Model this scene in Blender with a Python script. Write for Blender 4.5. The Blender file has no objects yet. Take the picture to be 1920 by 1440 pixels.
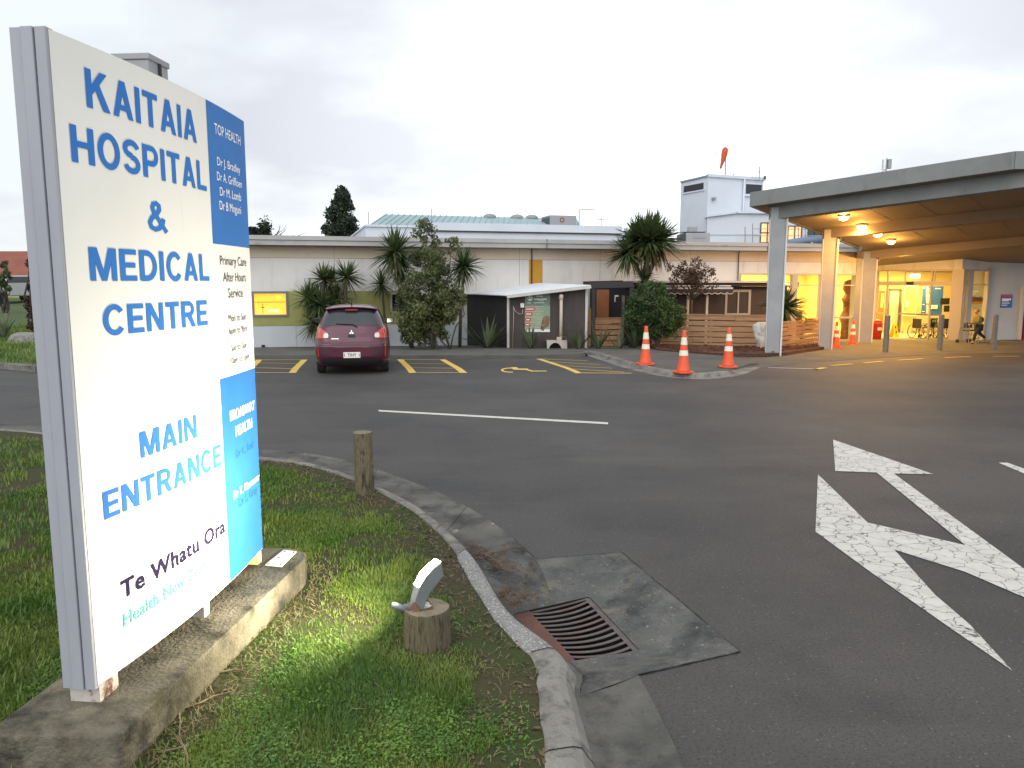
import bpy, math, random
import numpy as np
from mathutils import Vector, Matrix
from mathutils.geometry import tessellate_polygon
R = math.radians
random.seed(7)
rng = np.random.default_rng(11)
C = bpy.context.scene.collection
sc = bpy.context.scene

# ------------------------------------------------------------------ camera, world, sun, exposure
FPX, TH, H = 1442.0, R(7.6), 2.03
cam_d = bpy.data.cameras.new("camera")
cam = bpy.data.objects.new("camera", cam_d); C.objects.link(cam)
cam.location = (0, 0, H); cam.rotation_euler = (R(90) - TH, 0, 0)
cam_d.sensor_width = 36; cam_d.lens = FPX / 1920 * 36
cam_d.clip_start = 0.05; cam_d.clip_end = 3000
sc.camera = cam

SUN_EL, SUN_AZ = R(38), R(200)
world = bpy.data.worlds.new("World"); sc.world = world; world.use_nodes = True
wn, wl = world.node_tree.nodes, world.node_tree.links
wn.clear()
def WN(t, **k):
    n = wn.new(t)
    for a, b in k.items(): setattr(n, a, b)
    return n
w_out = WN('ShaderNodeOutputWorld'); w_bg = WN('ShaderNodeBackground'); w_bg.inputs['Strength'].default_value = 0.1
w_sky = WN('ShaderNodeTexSky', sky_type='NISHITA', sun_disc=False, sun_elevation=SUN_EL, sun_rotation=SUN_AZ, altitude=50, dust_density=3)
w_tc = WN('ShaderNodeTexCoord'); w_sep = WN('ShaderNodeSeparateXYZ'); wl.new(w_tc.outputs['Generated'], w_sep.inputs[0])
w_den = WN('ShaderNodeMath', operation='ADD'); wl.new(w_sep.outputs[2], w_den.inputs[0]); w_den.inputs[1].default_value = 0.22
w_dv = WN('ShaderNodeVectorMath', operation='DIVIDE'); wl.new(w_tc.outputs['Generated'], w_dv.inputs[0])
w_cmb = WN('ShaderNodeCombineXYZ'); wl.new(w_den.outputs[0], w_cmb.inputs[0]); wl.new(w_den.outputs[0], w_cmb.inputs[1]); w_cmb.inputs[2].default_value = 1.0
wl.new(w_cmb.outputs[0], w_dv.inputs[1])
w_n1 = WN('ShaderNodeTexNoise'); w_n1.inputs['Scale'].default_value = 0.95; w_n1.inputs['Detail'].default_value = 6; w_n1.inputs['Roughness'].default_value = 0.5
w_mp = WN('ShaderNodeMapping'); w_mp.inputs['Location'].default_value = (3.1, 1.3, 0); wl.new(w_dv.outputs[0], w_mp.inputs[0]); wl.new(w_mp.outputs[0], w_n1.inputs['Vector'])
w_rp = WN('ShaderNodeValToRGB')
e = w_rp.color_ramp.elements
e[0].position = 0.37; e[0].color = (5.7, 5.9, 6.35, 1)
e[1].position = 0.58; e[1].color = (8.2, 8.7, 9.0, 1)
wl.new(w_n1.outputs['Fac'], w_rp.inputs[0])
# brighter towards the thin cloud ahead, greyer high on the left; the unseen half behind the viewer is brightened to fill facing walls
w_dot = WN('ShaderNodeVectorMath', operation='DOT_PRODUCT'); wl.new(w_tc.outputs['Generated'], w_dot.inputs[0])
w_dot.inputs[1].default_value = Vector((0.16, 0.97, 0.17)).normalized()
w_mr = WN('ShaderNodeMapRange'); w_mr.inputs['From Min'].default_value = 0.84; w_mr.inputs['From Max'].default_value = 0.995
w_mr.inputs['To Min'].default_value = 0.86; w_mr.inputs['To Max'].default_value = 1.30; wl.new(w_dot.outputs['Value'], w_mr.inputs['Value'])
w_mb = WN('ShaderNodeMapRange'); w_mb.inputs['From Min'].default_value = 0.25; w_mb.inputs['From Max'].default_value = -0.5
w_mb.inputs['To Min'].default_value = 1.0; w_mb.inputs['To Max'].default_value = 1.9; wl.new(w_sep.outputs[1], w_mb.inputs['Value'])
w_m1 = WN('ShaderNodeMath', operation='MULTIPLY'); wl.new(w_mr.outputs[0], w_m1.inputs[0]); wl.new(w_mb.outputs[0], w_m1.inputs[1])
w_vs = WN('ShaderNodeVectorMath', operation='SCALE'); wl.new(w_rp.outputs[0], w_vs.inputs[0]); wl.new(w_m1.outputs[0], w_vs.inputs['Scale'])
w_mix = WN('ShaderNodeMix', data_type='RGBA'); w_mix.inputs['Factor'].default_value = 0.93
wl.new(w_sky.outputs[0], w_mix.inputs[6]); wl.new(w_vs.outputs[0], w_mix.inputs[7])
wl.new(w_mix.outputs[2], w_bg.inputs['Color']); wl.new(w_bg.outputs[0], w_out.inputs['Surface'])

sun_d = bpy.data.lights.new("sun", 'SUN'); sun_d.energy = 0.5; sun_d.angle = R(60); sun_d.color = (1, 0.95, 0.88)
sun = bpy.data.objects.new("sun", sun_d); C.objects.link(sun)
sun.rotation_euler = (R(90) - SUN_EL, 0, R(-20)); sun.location = (-5, -20, 30)

sc.view_settings.view_transform = 'Standard'; sc.view_settings.look = 'None'
sc.view_settings.exposure = 0.45; sc.view_settings.gamma = 1

# ------------------------------------------------------------------ geometry of the place
cT, sT = math.cos(TH), math.sin(TH)
def ray(u, v):
    x = (u - 960) / FPX; y = (720 - v) / FPX
    return (x, cT + sT * y, -sT + cT * y)
def gz(Y): return -0.03 * min(max(Y - 18, 0), 17)            # the yard falls gently towards the entrance
def GF(u, v, z=0.0):
    d = ray(u, v); t = (z - H) / d[2]; return Vector((d[0] * t, d[1] * t, z))
def GP(u, v, off=0.0):                                       # a point on the sealed ground
    p = GF(u, v, 0)
    if p.y > 18:
        d = ray(u, v); t = (0.54 - H) / (d[2] + 0.03 * d[1]); p = Vector((d[0] * t, d[1] * t, 0))
    p.z = gz(p.y) + off
    return p
def AT(u, v, Y):
    d = ray(u, v); t = Y / d[1]; return Vector((d[0] * t, Y, H + d[2] * t))
class Plane:                                                 # vertical plane through p (2D) along direction d (2D): coordinates s, z
    def __init__(self, p, q):
        self.p = Vector(p[:2]); self.d = (Vector(q[:2]) - self.p); self.L = self.d.length; self.d.normalize()
        self.n = Vector((self.d.y, -self.d.x))               # towards the viewer
    def hit(self, u, v):
        r = ray(u, v); a = Vector((r[0], r[1]))
        t = self.p.dot(self.n) / a.dot(self.n)
        pt = a * t
        return ((pt - self.p).dot(self.d), H + r[2] * t)
    def pt(self, s, z, off=0.0):
        q = self.p + self.d * s + self.n * off
        return Vector((q.x, q.y, z))

# ------------------------------------------------------------------ mesh helpers
class MB:
    def __init__(self): self.v = []; self.f = []; self.m = []
    def add(self, vs, fs, mi=0):
        o = len(self.v); self.v += [tuple(p) for p in vs]
        for f in fs: self.f.append(tuple(i + o for i in f)); self.m.append(mi)
        return self
    def box(self, c, s, rz=0.0, mi=0, M=None):
        hx, hy, hz = s[0] / 2, s[1] / 2, s[2] / 2
        ca, sa = math.cos(rz), math.sin(rz); vs = []
        for x, y, z in ((-hx,-hy,-hz),(hx,-hy,-hz),(hx,hy,-hz),(-hx,hy,-hz),(-hx,-hy,hz),(hx,-hy,hz),(hx,hy,hz),(-hx,hy,hz)):
            p = Vector((x * ca - y * sa, x * sa + y * ca, z))
            if M: p = M @ p
            vs.append(p + Vector(c))
        return self.add(vs, [(3,2,1,0),(4,5,6,7),(0,1,5,4),(1,2,6,5),(2,3,7,6),(3,0,4,7)], mi)
    def pbox(self, P, s0, s1, z0, z1, o0, o1, mi=0):         # box on a vertical plane: s range, z range, offsets towards the viewer
        vs = [P.pt(s, z, o) for z in (z0, z1) for s, o in ((s0, o1), (s1, o1), (s1, o0), (s0, o0))]
        return self.add(vs, [(3,2,1,0),(4,5,6,7),(0,1,5,4),(1,2,6,5),(2,3,7,6),(3,0,4,7)], mi)
    def beam(self, a, b, w, h, mi=0):                        # rectangular bar from a to b
        a, b = Vector(a), Vector(b); d = (b - a).normalized()
        up = Vector((0, 0, 1)) if abs(d.z) < 0.95 else Vector((0, 1, 0))
        x = d.cross(up).normalized(); y = x.cross(d)
        vs = [p + x * (i * w / 2) + y * (j * h / 2) for p in (a, b) for i, j in ((-1,-1),(1,-1),(1,1),(-1,1))]
        return self.add(vs, [(3,2,1,0),(4,5,6,7),(0,1,5,4),(1,2,6,5),(2,3,7,6),(3,0,4,7)], mi)
    def tube(self, pts, rad, n=8, mi=0, cap=True):
        pts = [Vector(p) for p in pts]; k = len(pts)
        if not hasattr(rad, '__len__'): rad = [rad] * k
        rings = []; vs = []; fs = []
        prev = None
        for i, p in enumerate(pts):
            d = (pts[min(i + 1, k - 1)] - pts[max(i - 1, 0)]).normalized()
            if prev is None:
                a = Vector((0, 0, 1)) if abs(d.z) < 0.9 else Vector((1, 0, 0)); x = d.cross(a).normalized()
            else:
                x = (prev - d * prev.dot(d)).normalized()
            prev = x; y = d.cross(x)
            for j in range(n):
                t = 2 * math.pi * j / n
                vs.append(p + (x * math.cos(t) + y * math.sin(t)) * rad[i])
        for i in range(k - 1):
            for j in range(n):
                a, b = i * n + j, i * n + (j + 1) % n
                fs.append((a, b, b + n, a + n))
        if cap: fs += [tuple(range(n))[::-1], tuple(range((k - 1) * n, k * n))]
        return self.add(vs, fs, mi)
    def lathe(self, prof, c=(0, 0, 0), n=16, mi=0, M=None):
        vs = []; fs = []; k = len(prof)
        for r, z in prof:
            for j in range(n):
                t = 2 * math.pi * j / n; p = Vector((r * math.cos(t), r * math.sin(t), z))
                if M: p = M @ p
                vs.append(p + Vector(c))
        for i in range(k - 1):
            for j in range(n):
                a, b = i * n + j, i * n + (j + 1) % n; fs.append((a, b, b + n, a + n))
        fs += [tuple(range(n))[::-1], tuple(range((k - 1) * n, k * n))]
        return self.add(vs, fs, mi)
    def poly(self, pts, mi=0):                               # a flat sheet of any outline
        pts = [Vector(p) for p in pts]
        tris = tessellate_polygon([pts])
        fs = []
        for t in tris:
            a, b, c = (pts[i] for i in t)
            nz = (b - a).cross(c - a).z
            fs.append(tuple(t) if nz >= 0 else tuple(reversed(t)))
        return self.add(pts, fs, mi)
    def prism(self, pts, z0, z1, mi=0):                      # plan outline (counter-clockwise) between two heights (numbers or functions)
        f0 = z0 if callable(z0) else (lambda p: z0); f1 = z1 if callable(z1) else (lambda p: z1)
        n = len(pts); P = [Vector((p[0], p[1], 0)) for p in pts]
        tris = tessellate_polygon([P])
        lo = [Vector((p.x, p.y, f0(p))) for p in P]; hi = [Vector((p.x, p.y, f1(p))) for p in P]
        fs = []
        for t in tris:
            a, b, c = (P[i] for i in t)
            if (b - a).cross(c - a).z < 0: t = tuple(reversed(t))
            fs.append(tuple(i + n for i in t)); fs.append(tuple(reversed(t)))
        for i in range(n):
            j = (i + 1) % n; fs.append((i, j, j + n, i + n))
        return self.add(lo + hi, fs, mi)
    def build(self, name, mats, parent=None, smooth=False, bevel=0, seg=2, loc=None):
        me = bpy.data.meshes.new(name)
        o0 = Vector(loc) if loc is not None else Vector((0, 0, 0))
        me.from_pydata([tuple(Vector(p) - o0) for p in self.v] if loc is not None else self.v, [], self.f)
        if not isinstance(mats, (list, tuple)): mats = [mats]
        for m in mats: me.materials.append(m)
        if len(mats) > 1: me.polygons.foreach_set('material_index', self.m)
        if smooth: me.polygons.foreach_set('use_smooth', [True] * len(me.polygons))
        me.update()
        o = bpy.data.objects.new(name, me); C.objects.link(o)
        if loc is not None: o.location = o0
        if parent is not None:
            o.parent = parent
            if loc is None and parent.get('_world'):         # verts given in world space under an offset parent
                o.matrix_parent_inverse = Matrix.Translation(parent.location).inverted()
        if bevel:
            b = o.modifiers.new('bevel', 'BEVEL'); b.width = bevel; b.segments = seg; b.limit_method = 'ANGLE'; b.angle_limit = R(40)
        return o

def npmesh(name, v, f, mat, parent=None, smooth=False):
    """fast mesh from arrays: v (N,3), f (M,k)"""
    me = bpy.data.meshes.new(name)
    v = np.asarray(v, np.float32); f = np.asarray(f, np.int32)
    k = f.shape[1]
    me.vertices.add(len(v)); me.vertices.foreach_set('co', v.ravel())
    me.loops.add(f.size); me.loops.foreach_set('vertex_index', f.ravel())
    me.polygons.add(len(f)); me.polygons.foreach_set('loop_start', np.arange(0, f.size, k, dtype=np.int32))
    me.polygons.foreach_set('loop_total', np.full(len(f), k, np.int32))
    me.materials.append(mat)
    if smooth: me.polygons.foreach_set('use_smooth', np.ones(len(f), bool))
    me.update(calc_edges=True)
    o = bpy.data.objects.new(name, me); C.objects.link(o)
    if parent is not None:
        o.parent = parent
        if parent.get('_world'): o.matrix_parent_inverse = Matrix.Translation(parent.location).inverted()
    return o

def tag(o, label=None, cat=None, group=None, kind=None):
    if label: o['label'] = label
    if cat: o['category'] = cat
    if group: o['group'] = group
    if kind: o['kind'] = kind
    return o
def thing(name, label, cat, loc=(0, 0, 0), rz=0.0, group=None, world=False):
    o = bpy.data.objects.new(name, None); C.objects.link(o)
    o.location = loc; o.rotation_euler = (0, 0, rz)
    if world: o['_world'] = 1                                # its parts are given in world coordinates
    return tag(o, label, cat, group)
def dup(root, loc=None, rz=None, label=None, group=None):
    r = root.copy(); C.objects.link(r)
    if loc is not None: r.location = loc
    if rz is not None: r.rotation_euler = (0, 0, rz)
    if label: r['label'] = label
    if group: r['group'] = group
    for ch in list(root.children):
        c = ch.copy(); C.objects.link(c); c.parent = r
        for g in list(ch.children):
            d = g.copy(); C.objects.link(d); d.parent = c
    return r

def text_mesh(s, bold=0.0, spacing=1.0):
    """outline of a line of text as (verts, faces) with the cap height scaled to 1 and x starting at 0"""
    cu = bpy.data.curves.new('text', 'FONT'); cu.body = s; cu.size = 1.0; cu.offset = bold; cu.space_character = spacing
    cu.resolution_u = 4
    o = bpy.data.objects.new('text', cu); C.objects.link(o)
    dg = bpy.context.evaluated_depsgraph_get(); dg.update()
    me = bpy.data.meshes.new_from_object(o.evaluated_get(dg))
    v = np.array([p.co[:2] for p in me.vertices]); f = [tuple(p.vertices) for p in me.polygons]
    bpy.data.objects.remove(o); bpy.data.curves.remove(cu); bpy.data.meshes.remove(me)
    return v, f
_cap = {}
def cap_h(bold):
    if bold not in _cap:
        v, f = text_mesh('H', bold); _cap[bold] = (v[:, 1].min(), v[:, 1].max())
    return _cap[bold]
def text_on(fn, s, s0, s1, z0, z1, mat, name='lettering', parent=None, bold=0.0, spacing=1.0, off=0.002):
    """lay text between s0..s1, baseline z0 to cap height z1; fn(s, z, off) gives the surface point"""
    v, f = text_mesh(s, bold, spacing); b, t = cap_h(bold)
    x0, x1 = v[:, 0].min(), v[:, 0].max()
    S = s0 + (v[:, 0] - x0) / (x1 - x0) * (s1 - s0); Z = z0 + (v[:, 1] - b) / (t - b) * (z1 - z0)
    m = MB(); m.add([fn(a, c, off) for a, c in zip(S, Z)], f)
    return m.build(name, mat, parent)

# ------------------------------------------------------------------ materials
def mat(name, col, rough=0.6, col2=None, scale=6.0, detail=5, metal=0.0, bump=0.0, bscale=60.0, spec=0.5, lo=0.35, hi=0.65, coat=0.0, sub=None, stretch=None):
    m = bpy.data.materials.new(name); m.use_nodes = True
    nt = m.node_tree; n, l = nt.nodes, nt.links
    b = n['Principled BSDF']
    b.inputs['Roughness'].default_value = rough; b.inputs['Metallic'].default_value = metal
    b.inputs['Specular IOR Level'].default_value = spec; b.inputs['Coat Weight'].default_value = coat
    if coat: b.inputs['Coat Roughness'].default_value = 0.05
    b.inputs['Base Color'].default_value = (*col, 1)
    tc = n.new('ShaderNodeTexCoord'); src = tc.outputs['Object']
    if stretch:
        mp = n.new('ShaderNodeMapping'); mp.inputs['Scale'].default_value = stretch; l.new(src, mp.inputs[0]); src = mp.outputs[0]
    if col2 is not None:
        t = n.new('ShaderNodeTexNoise'); t.inputs['Scale'].default_value = scale; t.inputs['Detail'].default_value = detail; t.inputs['Roughness'].default_value = 0.6
        l.new(src, t.inputs['Vector'])
        r = n.new('ShaderNodeValToRGB'); r.color_ramp.elements[0].position = lo; r.color_ramp.elements[1].position = hi
        r.color_ramp.elements[0].color = (*col, 1); r.color_ramp.elements[1].color = (*col2, 1)
        l.new(t.outputs['Fac'], r.inputs[0]); l.new(r.outputs[0], b.inputs['Base Color'])
        m['ramp'] = r.name
    if bump:
        t2 = n.new('ShaderNodeTexNoise'); t2.inputs['Scale'].default_value = bscale; t2.inputs['Detail'].default_value = 4
        l.new(src, t2.inputs['Vector'])
        bp = n.new('ShaderNodeBump'); bp.inputs['Strength'].default_value = bump; bp.inputs['Distance'].default_value = 0.02
        l.new(t2.outputs['Fac'], bp.inputs['Height']); l.new(bp.outputs[0], b.inputs['Normal'])
    return m
def overlay(m, col, scale, lo, hi, detail=6, stretch=None, tex='noise', amount=1.0):
    """a second layer of colour (stains, speckle, cracks) over a material made by mat()"""
    nt = m.node_tree; n, l = nt.nodes, nt.links; b = n['Principled BSDF']
    tc = n.new('ShaderNodeTexCoord'); src = tc.outputs['Object']
    if stretch:
        mp = n.new('ShaderNodeMapping'); mp.inputs['Scale'].default_value = stretch; l.new(src, mp.inputs[0]); src = mp.outputs[0]
    if tex == 'noise':
        t = n.new('ShaderNodeTexNoise'); t.inputs['Scale'].default_value = scale; t.inputs['Detail'].default_value = detail; t.inputs['Roughness'].default_value = 0.65
        l.new(src, t.inputs['Vector']); out = t.outputs['Fac']
    elif tex == 'crack':
        nz = n.new('ShaderNodeTexNoise'); nz.inputs['Scale'].default_value = scale * 1.5; nz.inputs['Detail'].default_value = 4; l.new(src, nz.inputs['Vector'])
        mx = n.new('ShaderNodeMix'); mx.data_type = 'RGBA'; mx.blend_type = 'LINEAR_LIGHT'; mx.inputs['Factor'].default_value = 0.06
        l.new(src, mx.inputs[6]); l.new(nz.outputs['Color'], mx.inputs[7])
        t = n.new('ShaderNodeTexVoronoi'); t.feature = 'DISTANCE_TO_EDGE'; t.inputs['Scale'].default_value = scale
        l.new(mx.outputs[2], t.inputs['Vector']); out = t.outputs['Distance']
    else:
        t = n.new('ShaderNodeTexVoronoi'); t.inputs['Scale'].default_value = scale; l.new(src, t.inputs['Vector']); out = t.outputs['Distance']
    mr = n.new('ShaderNodeMapRange'); mr.inputs['From Min'].default_value = lo; mr.inputs['From Max'].default_value = hi
    mr.inputs['To Max'].default_value = amount
    l.new(out, mr.inputs['Value'])
    mix = n.new('ShaderNodeMix'); mix.data_type = 'RGBA'; mix.inputs[7].default_value = (*col, 1)
    s = b.inputs['Base Color']
    if s.is_linked: l.new(s.links[0].from_socket, mix.inputs[6])
    else: mix.inputs[6].default_value = s.default_value
    l.new(mr.outputs[0], mix.inputs['Factor']); l.new(mix.outputs[2], s)
    m['_mr'] = mr.name
    return m
def emis(name, col, strength):
    m = mat(name, col, 0.5); b = m.node_tree.nodes['Principled BSDF']
    b.inputs['Emission Color'].default_value = (*col, 1); b.inputs['Emission Strength'].default_value = strength
    return m
def glass(name, tint=(1, 1, 1), refl=0.12):
    m = bpy.data.materials.new(name); m.use_nodes = True; n, l = m.node_tree.nodes, m.node_tree.links; n.clear()
    o = n.new('ShaderNodeOutputMaterial'); t = n.new('ShaderNodeBsdfTransparent'); t.inputs[0].default_value = (*tint, 1)
    g = n.new('ShaderNodeBsdfGlossy'); g.inputs['Roughness'].default_value = 0.02
    mx = n.new('ShaderNodeMixShader'); fr = n.new('ShaderNodeLayerWeight'); fr.inputs[0].default_value = refl
    l.new(fr.outputs['Fresnel'], mx.inputs[0]); l.new(t.outputs[0], mx.inputs[1]); l.new(g.outputs[0], mx.inputs[2]); l.new(mx.outputs[0], o.inputs[0])
    return m
def leafm(name, c1, c2, scale=3.0, rough=0.5, trans=0.25):
    m = mat(name, c1, rough, c2, scale, 3, lo=0.38, hi=0.62)
    b = m.node_tree.nodes['Principled BSDF']
    n, l = m.node_tree.nodes, m.node_tree.links
    t = n.new('ShaderNodeBsdfTranslucent'); mx = n.new('ShaderNodeMixShader'); mx.inputs[0].default_value = trans
    l.new(b.inputs['Base Color'].links[0].from_socket, t.inputs[0])
    l.new(b.outputs[0], mx.inputs[1]); l.new(t.outputs[0], mx.inputs[2]); l.new(mx.outputs[0], n['Material Output'].inputs[0])
    return m

M = {}
M['asphalt'] = mat('asphalt', (0.044, 0.042, 0.041), 0.70, (0.082, 0.075, 0.069), 0.30, 6, bump=0.5, bscale=95, spec=0.45)
overlay(M['asphalt'], (0.030, 0.031, 0.033), 0.9, 0.52, 0.74, amount=0.7)
overlay(M['asphalt'], (0.110, 0.100, 0.090), 0.5, 0.54, 0.76, 8, stretch=(.30, 1.8, 1), amount=0.6)
overlay(M['asphalt'], (0.020, 0.020, 0.021), 1.6, 0.63, 0.72, 7, amount=0.6)
overlay(M['asphalt'], (0.014, 0.014, 0.016), 62, 0.50, 0.66, 3, amount=0.75)
overlay(M['asphalt'], (0.24, 0.23, 0.22), 48, 0.655, 0.72, 2, amount=0.8)
M['footpath'] = overlay(mat('footpath_asphalt', (0.085, 0.083, 0.076), 0.9, (0.12, 0.116, 0.105), 1.2, bump=0.2, bscale=150, spec=0.3), (0.2, 0.19, 0.17), 180, 0.62, 0.8, 2, amount=0.7)
M['ground'] = mat('ground_earth', (0.06, 0.07, 0.03), 0.95, (0.09, 0.08, 0.05), 0.3)
M['soil'] = overlay(mat('lawn_soil', (0.060, 0.044, 0.026), 0.95, (0.040, 0.060, 0.016), 1.6, 6, bump=0.8, bscale=35, spec=0.2), (0.10, 0.080, 0.05), 28, 0.58, 0.75, 5, amount=0.7)
M['concrete'] = overlay(overlay(mat('kerb_concrete', (0.165, 0.155, 0.138), 0.9, (0.27, 0.252, 0.222), 2.2, 7, bump=0.5, bscale=70, spec=0.3), (0.055, 0.055, 0.055), 3.1, 0.5, 0.66, 8, amount=0.85), (0.38, 0.36, 0.33), 95, 0.64, 0.74, 2, amount=0.75)
M['pan'] = overlay(overlay(mat('gutter_concrete', (0.080, 0.077, 0.070), 0.9, (0.155, 0.146, 0.130), 2.0, 7, bump=0.45, bscale=80, spec=0.3), (0.040, 0.039, 0.039), 2.9, 0.48, 0.64, 9, amount=0.85), (0.30, 0.28, 0.25), 60, 0.66, 0.74, 3, amount=0.8)
M['drain'] = mat('drain_concrete', (0.082, 0.083, 0.080), 0.9, (0.145, 0.140, 0.127), 2.6, 8, bump=0.8, bscale=45, spec=0.3)
overlay(M['drain'], (0.034, 0.036, 0.037), 3.0, 0.48, 0.64, 9, amount=0.82)
overlay(M['drain'], (0.20, 0.17, 0.12), 5.5, 0.57, 0.70, 9, amount=0.7)
overlay(M['drain'], (0.34, 0.33, 0.30), 38, 0.645, 0.70, 3, amount=0.8)
overlay(M['drain'], (0.02, 0.02, 0.02), 55, 0.60, 0.70, 3, amount=0.7)
overlay(M['pan'], (0.36, 0.31, 0.24), 5.0, 0.66, 0.69, 7, amount=0.85); overlay(M['pan'], (0.03, 0.03, 0.03), 40, 0.60, 0.72, 3, amount=0.6); overlay(M['concrete'], (0.07, 0.068, 0.062), 9, 0.52, 0.66, 9, amount=0.75)
M['aggregate'] = overlay(mat('exposed_aggregate', (0.20, 0.19, 0.18), 0.9, (0.30, 0.29, 0.27), 4, bump=0.9, bscale=120), (0.55, 0.54, 0.52), 75, 0.56, 0.62, 2)
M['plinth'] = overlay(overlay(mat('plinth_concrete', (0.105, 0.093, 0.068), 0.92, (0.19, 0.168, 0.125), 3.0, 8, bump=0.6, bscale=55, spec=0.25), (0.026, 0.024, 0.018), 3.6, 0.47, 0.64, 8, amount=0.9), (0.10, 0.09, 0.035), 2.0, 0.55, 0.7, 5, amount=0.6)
M['road_white'] = overlay(overlay(mat('road_paint_white', (0.60, 0.57, 0.52), 0.8, (0.50, 0.475, 0.43), 5, bump=0.2, bscale=150), (0.10, 0.095, 0.09), 6.5, 0.030, 0.005, tex='crack'), (0.2, 0.185, 0.17), 13, 0.58, 0.70, 9, amount=0.75)
M['road_thin'] = overlay(mat('road_paint_line', (0.62, 0.60, 0.55), 0.8, (0.5, 0.48, 0.44), 6), (0.12, 0.12, 0.115), 22, 0.56, 0.68, 6, amount=0.7)
M['road_yellow'] = overlay(mat('road_paint_yellow', (0.72, 0.50, 0.10), 0.8, (0.62, 0.43, 0.10), 6), (0.16, 0.13, 0.09), 18, 0.60, 0.74, 6, amount=0.6)
M['sign_white'] = mat('sign_white', (0.75, 0.748, 0.735), 0.6, (0.72, 0.715, 0.695), 2, spec=0.25)
overlay(M['sign_white'], (0.52, 0.48, 0.40), 3.0, 0.66, 0.85, 8, stretch=(3, 3, .35), amount=0.5)
M['sign_edge'] = overlay(overlay(mat('sign_edge_paint', (0.34, 0.345, 0.385), 0.5, (0.30, 0.305, 0.345), 3, stretch=(2, 2, .4)), (0.22, 0.22, 0.24), 14, 0.64, 0.75, 6, stretch=(1, 1, .25), amount=0.6), (0.3, 0.2, 0.12), 25, 0.72, 0.8, 4, amount=0.5)
M['sign_blue'] = mat('sign_blue', (0.026, 0.14, 0.44), 0.6, (0.034, 0.165, 0.48), 3, spec=0.2)
M['letter_blue'] = mat('letter_blue', (0.042, 0.175, 0.52), 0.8, spec=0.08)
M['letter_white'] = mat('letter_white', (0.85, 0.85, 0.85), 0.4)
M['letter_grey'] = mat('letter_grey', (0.045, 0.045, 0.065), 0.45)
M['letter_navy'] = mat('letter_navy', (0.020, 0.014, 0.048), 0.8, spec=0.08)
M['letter_teal'] = mat('letter_teal', (0.10, 0.38, 0.36), 0.8, spec=0.08)
M['letter_ghost'] = mat('letter_ghost', (0.02, 0.12, 0.36), 0.5)
M['rust_white'] = overlay(mat('rusty_white_paint', (0.55, 0.52, 0.48), 0.6, (0.42, 0.36, 0.32), 8), (0.11, 0.03, 0.018), 16, 0.5, 0.62, 6)
M['yellow_foot'] = mat('cream_foot', (0.6, 0.52, 0.25), 0.6, (0.5, 0.42, 0.2), 10)
M['dark_gap'] = mat('dark_gap', (0.03, 0.03, 0.032), 0.8)
M['timber_post'] = overlay(mat('weathered_timber', (0.10, 0.080, 0.048), 0.85, (0.19, 0.155, 0.092), 5, 8, bump=1.0, bscale=25, stretch=(7, 7, 1)), (0.016, 0.014, 0.011), 6, 0.49, 0.60, 8, stretch=(6, 6, .8), amount=0.9)
M['timber_top'] = overlay(mat('cut_timber_end', (0.16, 0.135, 0.09), 0.9, (0.24, 0.20, 0.14), 12, bump=0.5, bscale=40), (0.04, 0.035, 0.025), 14, 0.55, 0.7)
M['alu_grey'] = mat('lamp_grey_enamel', (0.20, 0.215, 0.23), 0.4, metal=0.3)
M['lens'] = emis('lamp_lens', (1.0, 0.95, 0.82), 30)
M['rust'] = mat('rusty_steel', (0.10, 0.045, 0.022), 0.8, (0.17, 0.10, 0.06), 18, bump=0.4)
M['grate'] = overlay(mat('cast_iron_grate', (0.085, 0.068, 0.062), 0.75, (0.125, 0.102, 0.094), 14, bump=0.3), (0.16, 0.075, 0.055), 5, 0.52, 0.70, 5, amount=0.6)
M['grate_rust'] = mat('rusty_grate_edge', (0.15, 0.062, 0.046), 0.85, (0.11, 0.055, 0.045), 9, bump=0.4)
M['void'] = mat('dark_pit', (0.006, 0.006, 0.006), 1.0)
M['car'] = mat('burgundy_paint', (0.074, 0.004, 0.021), 0.32, (0.080, 0.005, 0.024), 2, metal=0.2, coat=0.55)
M['car_glass'] = mat('dark_car_glass', (0.02, 0.025, 0.028), 0.06, spec=0.8)
M['car_trim'] = mat('black_trim', (0.012, 0.011, 0.013), 0.6)
M['tyre'] = mat('tyre_rubber', (0.014, 0.014, 0.014), 0.85)
M['lamp_red'] = mat('red_lamp_lens', (0.50, 0.030, 0.012), 0.15, coat=1.0)
M['lamp_clear'] = mat('clear_lamp_lens', (0.62, 0.58, 0.54), 0.15, coat=1.0)
M['chrome'] = mat('chrome', (0.75, 0.75, 0.76), 0.15, metal=0.9)
M['plate'] = mat('plate_white', (0.72, 0.70, 0.66), 0.4)
M['black'] = mat('black_print', (0.012, 0.012, 0.014), 0.5)
M['cone'] = overlay(mat('cone_orange', (0.78, 0.095, 0.025), 0.5, (0.66, 0.085, 0.028), 5), (0.25, 0.05, 0.025), 9, 0.6, 0.75, 6, amount=0.6)
M['reflect'] = overlay(mat('cone_sleeve', (0.78, 0.76, 0.64), 0.4, (0.72, 0.68, 0.52), 7), (0.45, 0.16, 0.06), 11, 0.62, 0.66, 5)
M['wall_white'] = overlay(mat('painted_panel', (0.66, 0.63, 0.60), 0.75, (0.60, 0.57, 0.54), 0.8, bump=0.03), (0.36, 0.33, 0.30), 2.2, 0.52, 0.78, 7, stretch=(1.4, 1.4, .25), amount=0.7)
M['wall_base'] = mat('grey_base_panel', (0.50, 0.52, 0.54), 0.75, (0.44, 0.46, 0.48), 1.2)
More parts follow.
